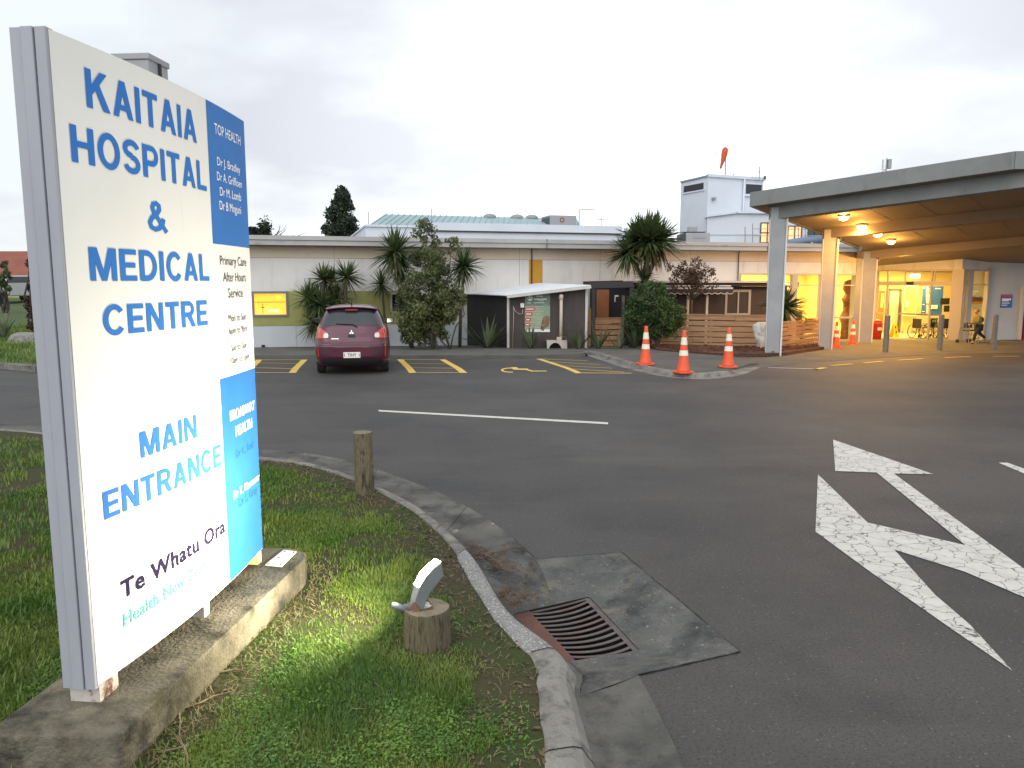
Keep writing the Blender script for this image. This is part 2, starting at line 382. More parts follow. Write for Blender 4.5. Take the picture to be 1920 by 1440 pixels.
M['wall_cream'] = overlay(mat('cream_frieze', (0.62, 0.52, 0.40), 0.75, (0.56, 0.46, 0.34), 0.7), (0.40, 0.31, 0.23), 3, 0.58, 0.8, 6, stretch=(1, 1, .3), amount=0.6)
M['wall_green'] = mat('olive_panel', (0.30, 0.305, 0.095), 0.7, (0.26, 0.265, 0.085), 1.5)
M['ochre'] = mat('ochre_panel', (0.52, 0.26, 0.015), 0.6, (0.46, 0.23, 0.015), 2)
M['fascia'] = overlay(mat('grey_fascia', (0.42, 0.41, 0.40), 0.7, (0.36, 0.35, 0.34), 0.9, 6), (0.13, 0.12, 0.11), 2.2, 0.60, 0.78, 8, stretch=(.6, .6, 3), amount=0.8)
M['roof_flat'] = mat('roof_membrane', (0.25, 0.25, 0.25), 0.8, (0.3, 0.3, 0.3), 0.6)
M['frame_grey'] = mat('window_frame_grey', (0.16, 0.165, 0.17), 0.5)
M['frame_pale'] = mat('pale_frame', (0.42, 0.38, 0.33), 0.5)
M['win_dark'] = mat('dark_window', (0.015, 0.017, 0.02), 0.08, spec=0.7)
M['win_lit'] = overlay(emis('lit_window_glow', (1.0, 0.42, 0.03), 0.9), (1.0, 0.62, 0.10), 2.2, 0.5, 0.52, 1)
M['blue_roof'] = mat('blue_green_roof', (0.30, 0.42, 0.43), 0.55, (0.26, 0.37, 0.385), 0.5)
M['tower'] = overlay(mat('tower_render', (0.58, 0.61, 0.66), 0.8, (0.53, 0.56, 0.61), 0.5), (0.42, 0.44, 0.48), 1.4, 0.6, 0.85, 6, stretch=(1, 1, .25), amount=0.5)
M['louvre'] = mat('louvre_grey', (0.07, 0.075, 0.085), 0.6)
M['metal'] = mat('grey_metal', (0.30, 0.30, 0.31), 0.45, metal=0.5)
M['dark_metal'] = mat('dark_metal', (0.06, 0.06, 0.065), 0.5, metal=0.4)
M['galv'] = mat('bollard_steel', (0.20, 0.19, 0.175), 0.55, (0.15, 0.145, 0.13), 9, metal=0.3)
M['windsock'] = mat('windsock_cloth', (0.56, 0.09, 0.035), 0.8, (0.48, 0.08, 0.03), 3)
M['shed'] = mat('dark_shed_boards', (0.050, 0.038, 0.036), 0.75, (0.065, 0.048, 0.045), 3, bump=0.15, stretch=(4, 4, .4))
M['shed_deep'] = mat('dark_and_shaded_boards', (0.02, 0.019, 0.021), 0.75, (0.028, 0.025, 0.026), 3)  # darker copy carries the shade of the shed side; also plain dark boards
M['roof_iron'] = mat('white_roofing_iron', (0.62, 0.63, 0.66), 0.45, (0.55, 0.56, 0.58), 2, metal=0.1)
M['white_trim'] = mat('white_trim', (0.55, 0.52, 0.48), 0.6, (0.48, 0.45, 0.41), 5)
M['orange_panel'] = mat('orange_brown_panel', (0.30, 0.095, 0.025), 0.6, (0.24, 0.075, 0.022), 3)
M['fence'] = overlay(mat('fence_timber', (0.27, 0.155, 0.078), 0.8, (0.40, 0.25, 0.135), 2.5, 7, bump=0.3, bscale=30, stretch=(.7, .7, 9)), (0.13, 0.065, 0.03), 3, 0.6, 0.75, 6, stretch=(.8, .8, 6), amount=0.7)
M['mulch'] = overlay(mat('bark_mulch', (0.060, 0.024, 0.014), 0.95, (0.115, 0.05, 0.028), 14, 6, bump=1.0, bscale=30), (0.02, 0.010, 0.008), 26, 0.52, 0.66)
M['cream_pipe'] = mat('cream_pipe', (0.52, 0.45, 0.37), 0.5, (0.46, 0.39, 0.32), 6)
M['canopy'] = overlay(mat('canopy_concrete', (0.215, 0.22, 0.215), 0.8, (0.175, 0.18, 0.175), 1.4, 7, bump=0.05), (0.10, 0.10, 0.097), 2.6, 0.56, 0.8, 8, stretch=(1, 1, .35), amount=0.7)
M['soffit'] = mat('soffit_board', (0.25, 0.20, 0.155), 0.8, (0.21, 0.17, 0.13), 0.7)
M['pillar'] = overlay(mat('pillar_paint', (0.33, 0.33, 0.34), 0.65, (0.28, 0.28, 0.29), 1.6), (0.24, 0.24, 0.24), 6, 0.62, 0.76, 7, stretch=(1, 1, .3), amount=0.6)
M['pillar_edge'] = mat('pillar_flange', (0.62, 0.61, 0.58), 0.6)
M['int_wall'] = mat('lobby_wall', (0.74, 0.64, 0.36), 0.7, (0.70, 0.6, 0.34), 0.6)
M['int_floor'] = mat('lobby_floor', (0.42, 0.36, 0.24), 0.35)
M['int_lamp'] = emis('lobby_lamp', (1.0, 0.78, 0.40), 14)
M['wood_door'] = mat('timber_door', (0.42, 0.17, 0.035), 0.5, (0.36, 0.14, 0.03), 3, stretch=(6, 6, .6))
M['glass'] = glass('clear_glass', (0.95, 0.96, 0.94), 0.10)
M['board_blue'] = mat('directory_blue', (0.03, 0.12, 0.42), 0.5)
M['carving'] = mat('carved_wood', (0.085, 0.032, 0.013), 0.5, (0.21, 0.09, 0.035), 7, 6, bump=1.0, bscale=14)
M['red_bin'] = mat('red_plastic', (0.42, 0.02, 0.015), 0.4)
M['wet_yellow'] = mat('yellow_plastic', (0.75, 0.48, 0.03), 0.45)
M['exit_lit'] = emis('exit_box_lit', (1.0, 0.93, 0.75), 4)
M['canopy_lamp'] = emis('canopy_lamp_glass', (1.0, 0.66, 0.22), 9)
M['canopy_lamp_dim'] = emis('canopy_lamp_dim', (1.0, 0.75, 0.4), 1.2)
M['seat_black'] = mat('black_vinyl', (0.016, 0.015, 0.015), 0.5)
M['dot_red'] = mat('sign_red', (0.48, 0.05, 0.03), 0.5)
M['poster_green'] = mat('poster_green', (0.20, 0.29, 0.19), 0.4, (0.33, 0.37, 0.22), 1.5, 2)
M['poster_dark'] = mat('poster_dark_green', (0.10, 0.15, 0.12), 0.4, (0.17, 0.23, 0.18), 2, 2)
M['poster_tan'] = mat('poster_tan', (0.26, 0.16, 0.09), 0.5, (0.10, 0.055, 0.035), 9)
M['poster_sky'] = mat('poster_sky', (0.42, 0.52, 0.5), 0.5, (0.6, 0.6, 0.5), 1)
M['rock'] = mat('white_painted_rock', (0.62, 0.60, 0.55), 0.8, (0.52, 0.49, 0.42), 6, bump=1.0, bscale=14)
overlay(M['rock'], (0.22, 0.19, 0.13), 7, 0.58, 0.66, 6)
M['leaf_cabbage'] = leafm('cabbage_leaf', (0.030, 0.060, 0.022), (0.115, 0.145, 0.052), 5.5, 0.4)
M['leaf_dead'] = leafm('dry_leaf', (0.085, 0.075, 0.032), (0.14, 0.115, 0.055), 3, 0.7)
M['leaf_shrub'] = leafm('shrub_leaf', (0.050, 0.068, 0.022), (0.150, 0.165, 0.055), 1.6)
M['leaf_bush'] = leafm('glossy_leaf', (0.016, 0.042, 0.012), (0.078, 0.135, 0.034), 2.6, 0.35)
M['leaf_brown'] = leafm('brown_leaf', (0.045, 0.030, 0.018), (0.10, 0.058, 0.03), 3)
M['leaf_flax'] = leafm('flax_leaf', (0.075, 0.10, 0.050), (0.17, 0.20, 0.11), 1.8, 0.45)
M['leaf_conifer'] = leafm('conifer_leaf', (0.016, 0.030, 0.016), (0.040, 0.062, 0.030), 0.9, 0.7)
M['bark'] = mat('bark', (0.065, 0.050, 0.036), 0.9, (0.11, 0.088, 0.065), 9, bump=0.6, stretch=(3, 3, .5))
M['bark_dark'] = mat('dark_bark', (0.045, 0.035, 0.026), 0.9, (0.075, 0.06, 0.045), 9)
M['grass'] = leafm('grass_blade', (0.070, 0.150, 0.018), (0.190, 0.250, 0.045), 1.3, 0.55, 0.3)
M['weed'] = leafm('weed_leaf', (0.060, 0.155, 0.016), (0.145, 0.260, 0.034), 5, 0.5, 0.3)
M['straw'] = leafm('dead_grass', (0.17, 0.135, 0.07), (0.28, 0.225, 0.125), 4, 0.8, 0.2)
M['twig'] = mat('twigs', (0.075, 0.045, 0.028), 0.9, (0.15, 0.10, 0.065), 9)
M['red_roof'] = mat('red_roof_tiles', (0.25, 0.075, 0.045), 0.8, (0.20, 0.06, 0.04), 1)
M['house_yellow'] = mat('yellow_house_wall', (0.48, 0.36, 0.14), 0.8)
M['silver'] = mat('silver_paint', (0.5, 0.5, 0.5), 0.3, metal=0.4, coat=0.6)
M['skin'] = mat('skin', (0.42, 0.24, 0.16), 0.6)
M['jacket'] = mat('olive_jacket', (0.14, 0.145, 0.035), 0.85, (0.19, 0.19, 0.06), 9)
M['trouser'] = mat('dark_trousers', (0.012, 0.016, 0.022), 0.9, (0.02, 0.024, 0.03), 9)
M['hair'] = mat('fair_hair', (0.20, 0.15, 0.075), 0.7, (0.27, 0.21, 0.11), 20)
M['pack'] = mat('dark_pack', (0.035, 0.036, 0.03), 0.8, (0.06, 0.06, 0.045), 8)

# ================================================================== GROUND, ROAD, KERBS
def struct(o, kind='structure'): o['kind'] = kind; return o
m = MB(); m.add([(-600, -300, -0.75), (600, -300, -0.75), (600, 1500, -0.75), (-600, 1500, -0.75)], [(0, 1, 2, 3)])
struct(m.build('ground', M['ground']))

# back-of-kerb line (top of kerb, z .12) and outer edge of the gutter pan (z 0), matched pairs from far left to near right
KZ = 0.12
B_px = [(-420, 797), (-200, 800), (0, 806), (80, 812), (300, 834), (490, 860), (560, 868), (650, 894), (760, 947), (840, 1015), (870, 1066), (930, 1160), (1002, 1236), (1010, 1290), (1026, 1440), (1040, 1700)]
O_px = [(-420, 784), (-200, 788), (0, 795), (80, 801), (300, 820), (490, 843), (560, 849), (662, 867), (805, 917), (905, 968), (985, 1030), (1040, 1085), (1170, 1235), (1198, 1268), (1282, 1440), (1360, 1700)]
Bk = [GF(u, v, KZ) for u, v in B_px]; Ok = [GF(u, v, 0.0) for u, v in O_px]
def resample(P, Q, n=6):
    """Catmull-Rom through paired lines"""
    def cr(a, b, c, d, t): return 0.5 * ((2 * b) + (c - a) * t + (2 * a - 5 * b + 4 * c - d) * t * t + (3 * b - a - 3 * c + d) * t ** 3)
    X, Y = [], []
    for i in range(len(P) - 1):
        g = lambda L, k: L[min(max(k, 0), len(L) - 1)]
        for j in range(n):
            t = j / n
            X.append(cr(g(P, i - 1), P[i], P[i + 1], g(P, i + 2), t)); Y.append(cr(g(Q, i - 1), Q[i], Q[i + 1], g(Q, i + 2), t))
    return X + [P[-1]], Y + [Q[-1]]
NS = 6
Bs, Os = resample(Bk, Ok, NS)
K0, K1 = 9 * NS + 3, 12 * NS - 1            # stretch of kerb along the drain: exposed aggregate
G_px = [(963, 1150), (1105, 1118), (1200, 1219), (1050, 1242)]
GD = -0.085
Gr = [GF(u, v, GD) for u, v in G_px]     # grate corners: far-left, far-right, near-right, near-left
A_px = [(1005, 1049), (1165, 1036), (1388, 1222), (1196, 1266)]
Ap = [GF(u, v, 0.004) for u, v in A_px]
def kerb_sec(i):
    b, o = Bs[i], Os[i]; d = (o - b); d.z = 0; L = d.length; d.normalize()
    w = min(0.15, L * .33)
    wob = 0.006 * math.sin(i * 1.7) + 0.004 * math.sin(i * 3.1)
    P = lambda s, z: Vector((b.x + d.x * s, b.y + d.y * s, z))
    return [P(-0.01, -0.3), P(-0.005 + wob, 0.112), P(0.012, KZ + wob * .5), P(w * .8, KZ - .006 + wob * .4), P(w + .012, 0.098), P(w + .065, 0.018), P(w + .10, 0.004), P(L * .7, -0.002), P(L, 0.005), P(L + .002, -0.25)]
secs = [kerb_sec(i) for i in range(len(Bs))]
m = MB(); n = 10
vs = [p for s_ in secs for p in s_]; fs = []; mi = []
for i in range(len(secs) - 1):
    for j in range(n - 1):
        a = i * n + j
        # the gutter pan stops where the drain apron takes over
        if j >= 6 and 10 * NS - 2 <= i < 13 * NS: continue
        m.f.append((a, a + n, a + n + 1, a + 1)); m.m.append(1 if j >= 5 else (2 if K0 <= i < K1 and j < 5 else 0))
m.v = [tuple(p) for p in vs]
o = struct(m.build('kerb', [M['concrete'], M['pan'], M['aggregate']]))
o['kind'] = 'structure'

# drain apron: dips from the road edge and the kerb foot to the grate
foot = [secs[i][6] for i in range(10 * NS - 2, 13 * NS + 1, 2)]
outer = [foot[0]] + [secs[10 * NS - 2][8], Ap[0], (Ap[0] + Ap[1]) / 2, Ap[1], (Ap[1] * 2 + Ap[2]) / 3, (Ap[1] + Ap[2] * 2) / 3, Ap[2], (Ap[2] + Ap[3]) / 2, Ap[3], secs[13 * NS][8]]
outer = [Vector(p) for p in outer] + [Vector(p) for p in foot[::-1]]
gc = sum(Gr, Vector()) / 4
def ring_pt(p):                              # where the ray from the grate centre meets the grate rim
    d = Vector((p.x - gc.x, p.y - gc.y)); best = None
    for i in range(4):
        a, b = Gr[i], Gr[(i + 1) % 4]; e_ = Vector((b.x - a.x, b.y - a.y)); w = Vector((a.x - gc.x, a.y - gc.y))
        den = d.x * e_.y - d.y * e_.x
        if abs(den) < 1e-9: continue
        t = (w.x * e_.y - w.y * e_.x) / den; s_ = (w.x * d.y - w.y * d.x) / den
        if t > 0 and -1e-6 <= s_ <= 1 + 1e-6: best = t if best is None else min(best, t)
    return Vector((gc.x + d.x * best, gc.y + d.y * best, GD))
# densify the outer line and include rays through the rim corners
dens = []
for i in range(len(outer)):
    a, b = outer[i], outer[(i + 1) % len(outer)]
    k = max(1, int((b - a).length / 0.05))
    for j in range(k): dens.append(a.lerp(b, j / k))
m = MB(); nd = len(dens); NR = 7
for p in dens:
    q = ring_pt(p)
    for r_ in range(NR + 1):
        t = r_ / NR; pt = p.lerp(q, t); q_ = min(t / .88, 1); h = q_ * q_ * (3 - 2 * q_)
        pt.z = p.z * (1 - h) + (GD - .002) * h + (.004 * math.sin(p.x * 31 + r_ * 2) * (1 - t) if 0 < r_ < NR else 0); m.v.append(tuple(pt))
for i in range(nd):
    for r_ in range(NR):
        a = i * (NR + 1) + r_; b = ((i + 1) % nd) * (NR + 1) + r_
        m.f.append((a, b, b + 1, a + 1)); m.m.append(0)
# walls of the pit
ri = [ring_pt(p) for p in dens]
o0 = len(m.v); m.v += [(p.x, p.y, GD - .002) for p in ri] + [(p.x, p.y, -0.6) for p in ri]
for i in range(nd): j = (i + 1) % nd; m.f.append((o0 + i, o0 + j, o0 + nd + j, o0 + nd + i)); m.m.append(1)
m.f.append(tuple(o0 + nd + i for i in range(nd))); m.m.append(1)
struct(m.build('drain_apron', [M['drain'], M['void']]))

# dark strips along the gap between apron and road, and joints across the kerb
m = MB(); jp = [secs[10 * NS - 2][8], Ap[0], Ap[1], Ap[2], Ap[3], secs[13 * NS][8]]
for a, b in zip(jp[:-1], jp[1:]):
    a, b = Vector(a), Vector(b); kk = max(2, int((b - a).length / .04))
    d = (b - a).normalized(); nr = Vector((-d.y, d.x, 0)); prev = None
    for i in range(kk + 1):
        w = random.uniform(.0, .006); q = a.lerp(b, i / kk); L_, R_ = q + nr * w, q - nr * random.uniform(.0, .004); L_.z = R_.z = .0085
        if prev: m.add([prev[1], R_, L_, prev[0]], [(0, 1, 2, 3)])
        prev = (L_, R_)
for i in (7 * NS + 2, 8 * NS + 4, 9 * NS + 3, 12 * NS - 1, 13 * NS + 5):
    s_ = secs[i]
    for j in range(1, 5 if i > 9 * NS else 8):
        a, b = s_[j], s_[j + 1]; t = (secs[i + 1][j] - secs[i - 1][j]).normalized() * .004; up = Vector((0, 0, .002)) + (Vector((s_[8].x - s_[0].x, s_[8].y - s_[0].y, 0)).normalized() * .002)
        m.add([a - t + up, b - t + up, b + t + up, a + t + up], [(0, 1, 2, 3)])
struct(m.build('joint_strip', M['void']))

# road: one sheet whose near edge follows the gutter and the drain apron
i0, i1 = 10 * NS - 2, 13 * NS
edge = [Vector(p) for p in Os[:i0 + 1]] + [Ap[0], Ap[1], Ap[2], Ap[3]] + [Vector(p) for p in Os[i1:]]
for p in edge: p.z = 0
near = edge + [Vector((0.75, -12, 0)), Vector((45, -12, 0)), Vector((45, 18, 0)), Vector((-45, 18, 0)), Vector((-45, edge[0].y + 6, 0))]
m = MB(); m.poly(near)
m.add([(-45, 18, 0), (45, 18, 0), (45, 35, gz(35)), (-45, 35, gz(35))], [(0, 1, 2, 3)])
m.add([(-45, 35, gz(35)), (45, 35, gz(35)), (45, 60, gz(35)), (-45, 60, gz(35))], [(0, 1, 2, 3)])
road = struct(m.build('road', M['asphalt']))

# lawn around the sign
lawn_poly = [(p.x, p.y) for p in Bs] + [(0.2, 0.6), (-14, 0.6), (-22, Bs[0].y - 1.5)]
m = MB(); m.prism(lawn_poly[::-1], -0.4, 0.106)
struct(m.build('lawn', M['soil']))

# footpath in front of the building and its kerb
fk = [GP(u, v, 0.10) for u, v in [(1105, 664), (1135, 672), (1190, 689), (1250, 702.5), (1305, 708), (1345, 705.5), (1380, 697.5), (1405, 688)]]
fp = [GP(300, 672), GP(480, 672), GP(800, 672), GP(1000, 672), GP(1098, 668)]
fpath = [Vector((p.x, p.y, 0)) for p in fp] + [Vector((p.x, p.y, 0)) for p in fk]
back = [Vector((6.2, 19.2, 0)), Vector((6.6, 27.5, 0)), Vector((-14, 27.5, 0)), Vector((-14, 21.4, 0))]
m = MB(); m.prism([(p.x, p.y) for p in fpath[1:] + back], lambda p: gz(p.y) - .3, lambda p: gz(p.y) + .085 if p.x < 5.8 else gz(p.y) + .03)
struct(m.build('footpath', M['footpath']))
# kerb stone along the footpath corner
m = MB(); line = [Vector((p.x, p.y, 0)) for p in fp[-1:]] + [Vector((p.x, p.y, 0)) for p in fk]
li, lo_ = resample(line, line, 4)
prof = [(0.10, -.2, 0), (0.10, .098, 0), (0.0, .104, 0), (-0.03, .09, 0), (-0.07, .012, 0), (-0.28, .008, 1), (-0.30, -.2, 1)]
for i, p in enumerate(li):
    d = (li[min(i + 1, len(li) - 1)] - li[max(i - 1, 0)]).normalized(); nrm = Vector((-d.y, d.x, 0))
    f = 1.0 if i < len(li) - 8 else max(0.12, (len(li) - 1 - i) / 8)
    for s_, z, _ in prof:
        q = p + nrm * s_; m.v.append((q.x, q.y, gz(q.y) + (z * f if z > .02 else z)))
for i in range(len(li) - 1):
    for j in range(len(prof) - 1):
        a = i * len(prof) + j; b = a + len(prof); m.f.append((a, b, b + 1, a + 1)); m.m.append(0)
struct(m.build('footpath_kerb', M['concrete']))
# paving at the entrance: level with the road, a different surface
pv = [GP(u, v) for u, v in [(1425, 690), (1500, 680), (1560, 677), (1655, 671), (1771, 664), (1920, 662), (2300, 662)]]
m = MB(); m.prism([(p.x, p.y) for p in pv] + [(34, 36), (8, 36), (6.4, 28)], lambda p: gz(p.y) - .3, lambda p: gz(p.y) + .006)
struct(m.build('entrance_paving', M['footpath']))
# planting bed of bark
bed = [GP(u, v) for u, v in [(1215, 654), (1232, 660), (1280, 664), (1340, 668), (1400, 670), (1437, 670), (1475, 667), (1510, 661), (1545, 656)]]
m = MB()
bp_ = [(p.x, p.y) for p in bed] + [(11.2, 27.6), (8.6, 26.2), (5.0, 26.8)]
m.prism(bp_, lambda p: gz(p.y) - .2, lambda p: gz(p.y) + (.10 if p.y < 26 else .16))
struct(m.build('mulch_bed', M['mulch']))
# chips of bark lying on the bed
m = MB()
for k in range(900):
    a, b, c = random.choice([(0, 4, 9), (2, 5, 10), (5, 8, 9), (1, 3, 11), (4, 7, 10)])
    w = [random.random() for _ in range(3)]; s_ = sum(w); x = sum(bp_[i][0] * q for i, q in zip((a, b, c), w)) / s_; y = sum(bp_[i][1] * q for i, q in zip((a, b, c), w)) / s_
    m.box((x, y, gz(y) + .13 + random.random() * .03), (random.uniform(.04, .11), random.uniform(.02, .05), .02), random.random() * 3, 0)
tag(m.build('bark_chips', M['mulch']), 'loose reddish bark chips covering the planting bed', kind='stuff')

# ------------------------------------------------------------------ painted markings (children of the road)
def paint(name, px, mt, z=0.004, pts=None):
    P = [GP(u, v, z) for u, v in px] if pts is None else pts
    m = MB(); m.poly(P); return m.build(name, mt, road)
paint('painted_arrow', [(1533.7, 890), (1627.7, 981.5), (1675.8, 1030.5), (1753.7, 1116.6), (1818, 1171.6), (1898, 1258.7), (1772, 1171.6), (1634.5, 1075), (1529, 997.5)], M['road_white'], 0.004)
paint('painted_arrow', [(1627.7, 981), (1813, 1024), (1900, 1086), (2120, 1290), (2060, 1300), (1920, 1121), (1808.7, 1073), (1673.5, 1030.5)], M['road_white'], 0.0052)
paint('painted_arrow', [(1562, 825), (1750, 890), (1675.8, 888.8), (1920, 1068), (2200, 1275), (2130, 1290), (1813, 1026), (1643.7, 887), (1566, 884)], M['road_white'], 0.0064)
paint('lane_line', [(1872, 868), (1889, 868), (1990, 905), (1960, 905)], M['road_white'])
paint('lane_line', [(709, 769), (1140, 792.3), (1140, 796), (711, 772)], M['road_thin'])
def seg(name, a, b, w, mt, z=0.004):
    A, B_ = GP(*a), GP(*b); d = (B_ - A); d.z = 0; d.normalize(); nrm = Vector((-d.y, d.x, 0)) * (w / 2)
    K = 12; m = MB()
    for i in range(K + 1):
        for sg in (-1, 1):
            p = A.lerp(B_, i / K) + nrm * sg; m.v.append((p.x, p.y, gz(p.y) + z))
    for i in range(K): q = 2 * i; m.f.append((q, q + 2, q + 3, q + 1)); m.m.append(0)
    return m.build(name, mt, road)
for a, b, w in [((571, 674.5), (548, 699.5), .16), ((486, 675), (462, 700), .16), ((572, 675), (478, 675), .08), ((565, 682), (476, 681), .06), ((556, 692), (468, 690), .06), ((553, 699.5), (462, 699), .06),
                ((750, 674), (774, 699.5), .16), ((829, 674), (870, 699.5), .16), ((752, 674.5), (832, 674.5), .08), ((756, 682), (840, 683), .06), ((765, 690), (852, 691), .06), ((774, 699.3), (872, 699.3), .06),
                ((1010, 673), (1086, 700), .15), ((1012, 673.4), (1102, 677), .07), ((1026, 678.5), (1125, 684), .06), ((1048, 686), (1148, 691), .06), ((1068, 692), (1170, 698.5), .06), ((1086, 699.8), (1184, 700.4), .08)]:
    seg('hatch_line', a, b, w, M['road_yellow'], 0.004 if w > .1 else 0.008)
for a, b, mt, w in [((1440, 690), (1535, 692.8), 'road_thin', .09), ((1530, 693), (1547, 690), 'road_yellow', .14), ((1560, 686), (1598, 683), 'road_yellow', .13), ((1620, 681), (1655, 678), 'road_yellow', .13), ((1685, 676), (1730, 673), 'road_yellow', .12), ((1771, 671), (1819, 669), 'road_yellow', .12), ((1862, 668.5), (1912, 668.5), 'road_yellow', .12), ((1950, 668), (2010, 668), 'road_yellow', .12)]:
    seg('dash_line', a, b, w, M[mt], 0.010)
# wheelchair symbol
acc = MB(); r1 = []; r2 = []
for k in range(15):
    t = R(70 + k * 15.5)
    r1.append(GP(957 + 18 * math.cos(t), 694.2 - 4.6 * math.sin(t), .004)); r2.append(GP(957 + 13.5 * math.cos(t), 694.2 - 3.1 * math.sin(t), .004))
for k in range(14): acc.add([r1[k], r1[k + 1], r2[k + 1], r2[k]], [(0, 1, 2, 3)])
acc.poly([GP(u, v, .008) for u, v in [(958, 689), (969, 689), (972, 691.6), (989, 691.8), (992, 694), (1000, 695.6), (1025, 695.6), (1025, 697), (996, 697.2), (986, 694.3), (962, 693.6)]])
acc.build('wheelchair_symbol', M['road_yellow'], road)

# ================================================================== SIGN AND PLINTH
E0, E1, BUL = Vector((-1.725, 3.01)), Vector((-1.575, 4.68)), 0.052
ZB, ZT = 0.36, 2.962
CH = (E1 - E0).length; chd = (E1 - E0).normalized(); chn = Vector((chd.y, -chd.x))        # chn points to the viewer's side (+x)
def front(t, off=0.0):
    p = E0 + chd * (t * CH) + chn * (BUL * 4 * t * (1 - t) + off); return p
TW = 0.145                                                                                # thickness at the ends
def backf(t, off=0.0):
    p = E0 - chn * TW + chd * (t * CH) - chn * (BUL * 4 * t * (1 - t) + off); return p
def sign_hit(u, v):
    d = ray(u, v); best = None
    for k in range(1001):
        t = k / 1000 * 1.06 - .03; p = front(t); e_ = abs(p.x / p.y - d[0] / d[1])
        if best is None or e_ < best[0]: best = (e_, t, p.y)
    t = best[1]; k = best[2] / d[1]
    return t, H + d[2] * k
sign = thing('hospital_sign', 'tall white curved hospital sign with blue lettering on the concrete plinth', 'sign', (E0.x, E0.y, 0.27), world=True)
m = MB(); NT = 24
for k in range(NT + 1):
    t = k / NT; a, b = front(t), backf(t); 
    m.v += [(a.x, a.y, ZB), (a.x, a.y, ZT), (b.x, b.y, ZT), (b.x, b.y, ZB)]
for k in range(NT):
    a = k * 4
    for j in range(4): m.f.append((a + j, a + 4 + j, a + 4 + (j + 1) % 4, a + (j + 1) % 4)); m.m.append(0)
m.f += [(0, 1, 2, 3), (NT * 4 + 3, NT * 4 + 2, NT * 4 + 1, NT * 4)]; m.m += [1, 1]
o = m.build('sign_panel', [M['sign_white'], M['sign_edge']], sign)
# end cap: three folded strips with dark gaps between
m = MB(); ex = -chn
for a, b, d in [(0.002, .046, .016), (.050, .098, .022), (.102, .147, .012)]:
    for z0, z1 in ((ZB - .012, ZT + .006),):
        p = [E0 + ex * a - chd * d, E0 + ex * b - chd * d, E0 + ex * b + chd * .03, E0 + ex * a + chd * .03]
        m.prism([(q.x, q.y) for q in p][::-1], z0, z1)
m.build('end_cap', M['sign_edge'], sign, bevel=.003)
m = MB()
for a, b in [(.045, .052), (.097, .104)]:
    p = [E0 + ex * a - chd * .006, E0 + ex * b - chd * .006, E0 + ex * b + chd * .02, E0 + ex * a + chd * .02]
    m.prism([(q.x, q.y) for q in p][::-1], ZB, ZT)
m.build('seam', M['dark_gap'], sign)
def S(t, z, off=0.002): p = front(t, off); return Vector((p.x, p.y, z))
def face_patch(name, t0, t1, zf0, zf1, mt, off):
    m = MB(); K = 12
    for k in range(K + 1):
        t = t0 + (t1 - t0) * k / K
        for z in (zf0, zf1): m.v.append(tuple(S(t, z, off))); 
    for k in range(K): a = 2 * k; m.f.append((a, a + 2, a + 3, a + 1)); m.m.append(0)
    return m.build(name, mt, sign)
tb0 = sign_hit(391, 300)[0]; tb1 = 0.998
zlo = (sign_hit(404, 457)[1] + sign_hit(464, 465)[1]) / 2
face_patch('blue_panel', tb0, tb1, zlo, ZT - .002, M['sign_blue'], .0012)
zhi = (sign_hit(421, 708)[1] + sign_hit(478, 690)[1]) / 2
face_patch('blue_panel', tb0, tb1, ZB + .004, zhi, M['sign_blue'], .0012)
def line(s, uL, tL, bL, uR, tR, bR, mt, bold=0.0, spacing=1.0):
    t0, zt0 = sign_hit(uL, (tL + bL) / 2)[0], sign_hit(uL, tL)[1]; zb0 = sign_hit(uL, bL)[1]
    t1 = sign_hit(uR, (tR + bR) / 2)[0]; zt1 = sign_hit(uR, tR)[1]; zb1 = sign_hit(uR, bR)[1]
    text_on(S, s, t0, t1, (zb0 + zb1) / 2, (zt0 + zt1) / 2, M[mt], 'lettering', sign, bold, spacing, .0026)
BO = 0.0
def ell(cx, cz, rx, rz, a0, a1, n=14): return [(cx + rx * math.cos(R(a0 + (a1 - a0) * i / n)), cz + rz * math.sin(R(a0 + (a1 - a0) * i / n))) for i in range(n + 1)]
def bar(x0, z0, x1, z1): return ('p', [(x0, z0), (x1, z0), (x1, z1), (x0, z1)])
ST = bar(0, 0, .20, 1)
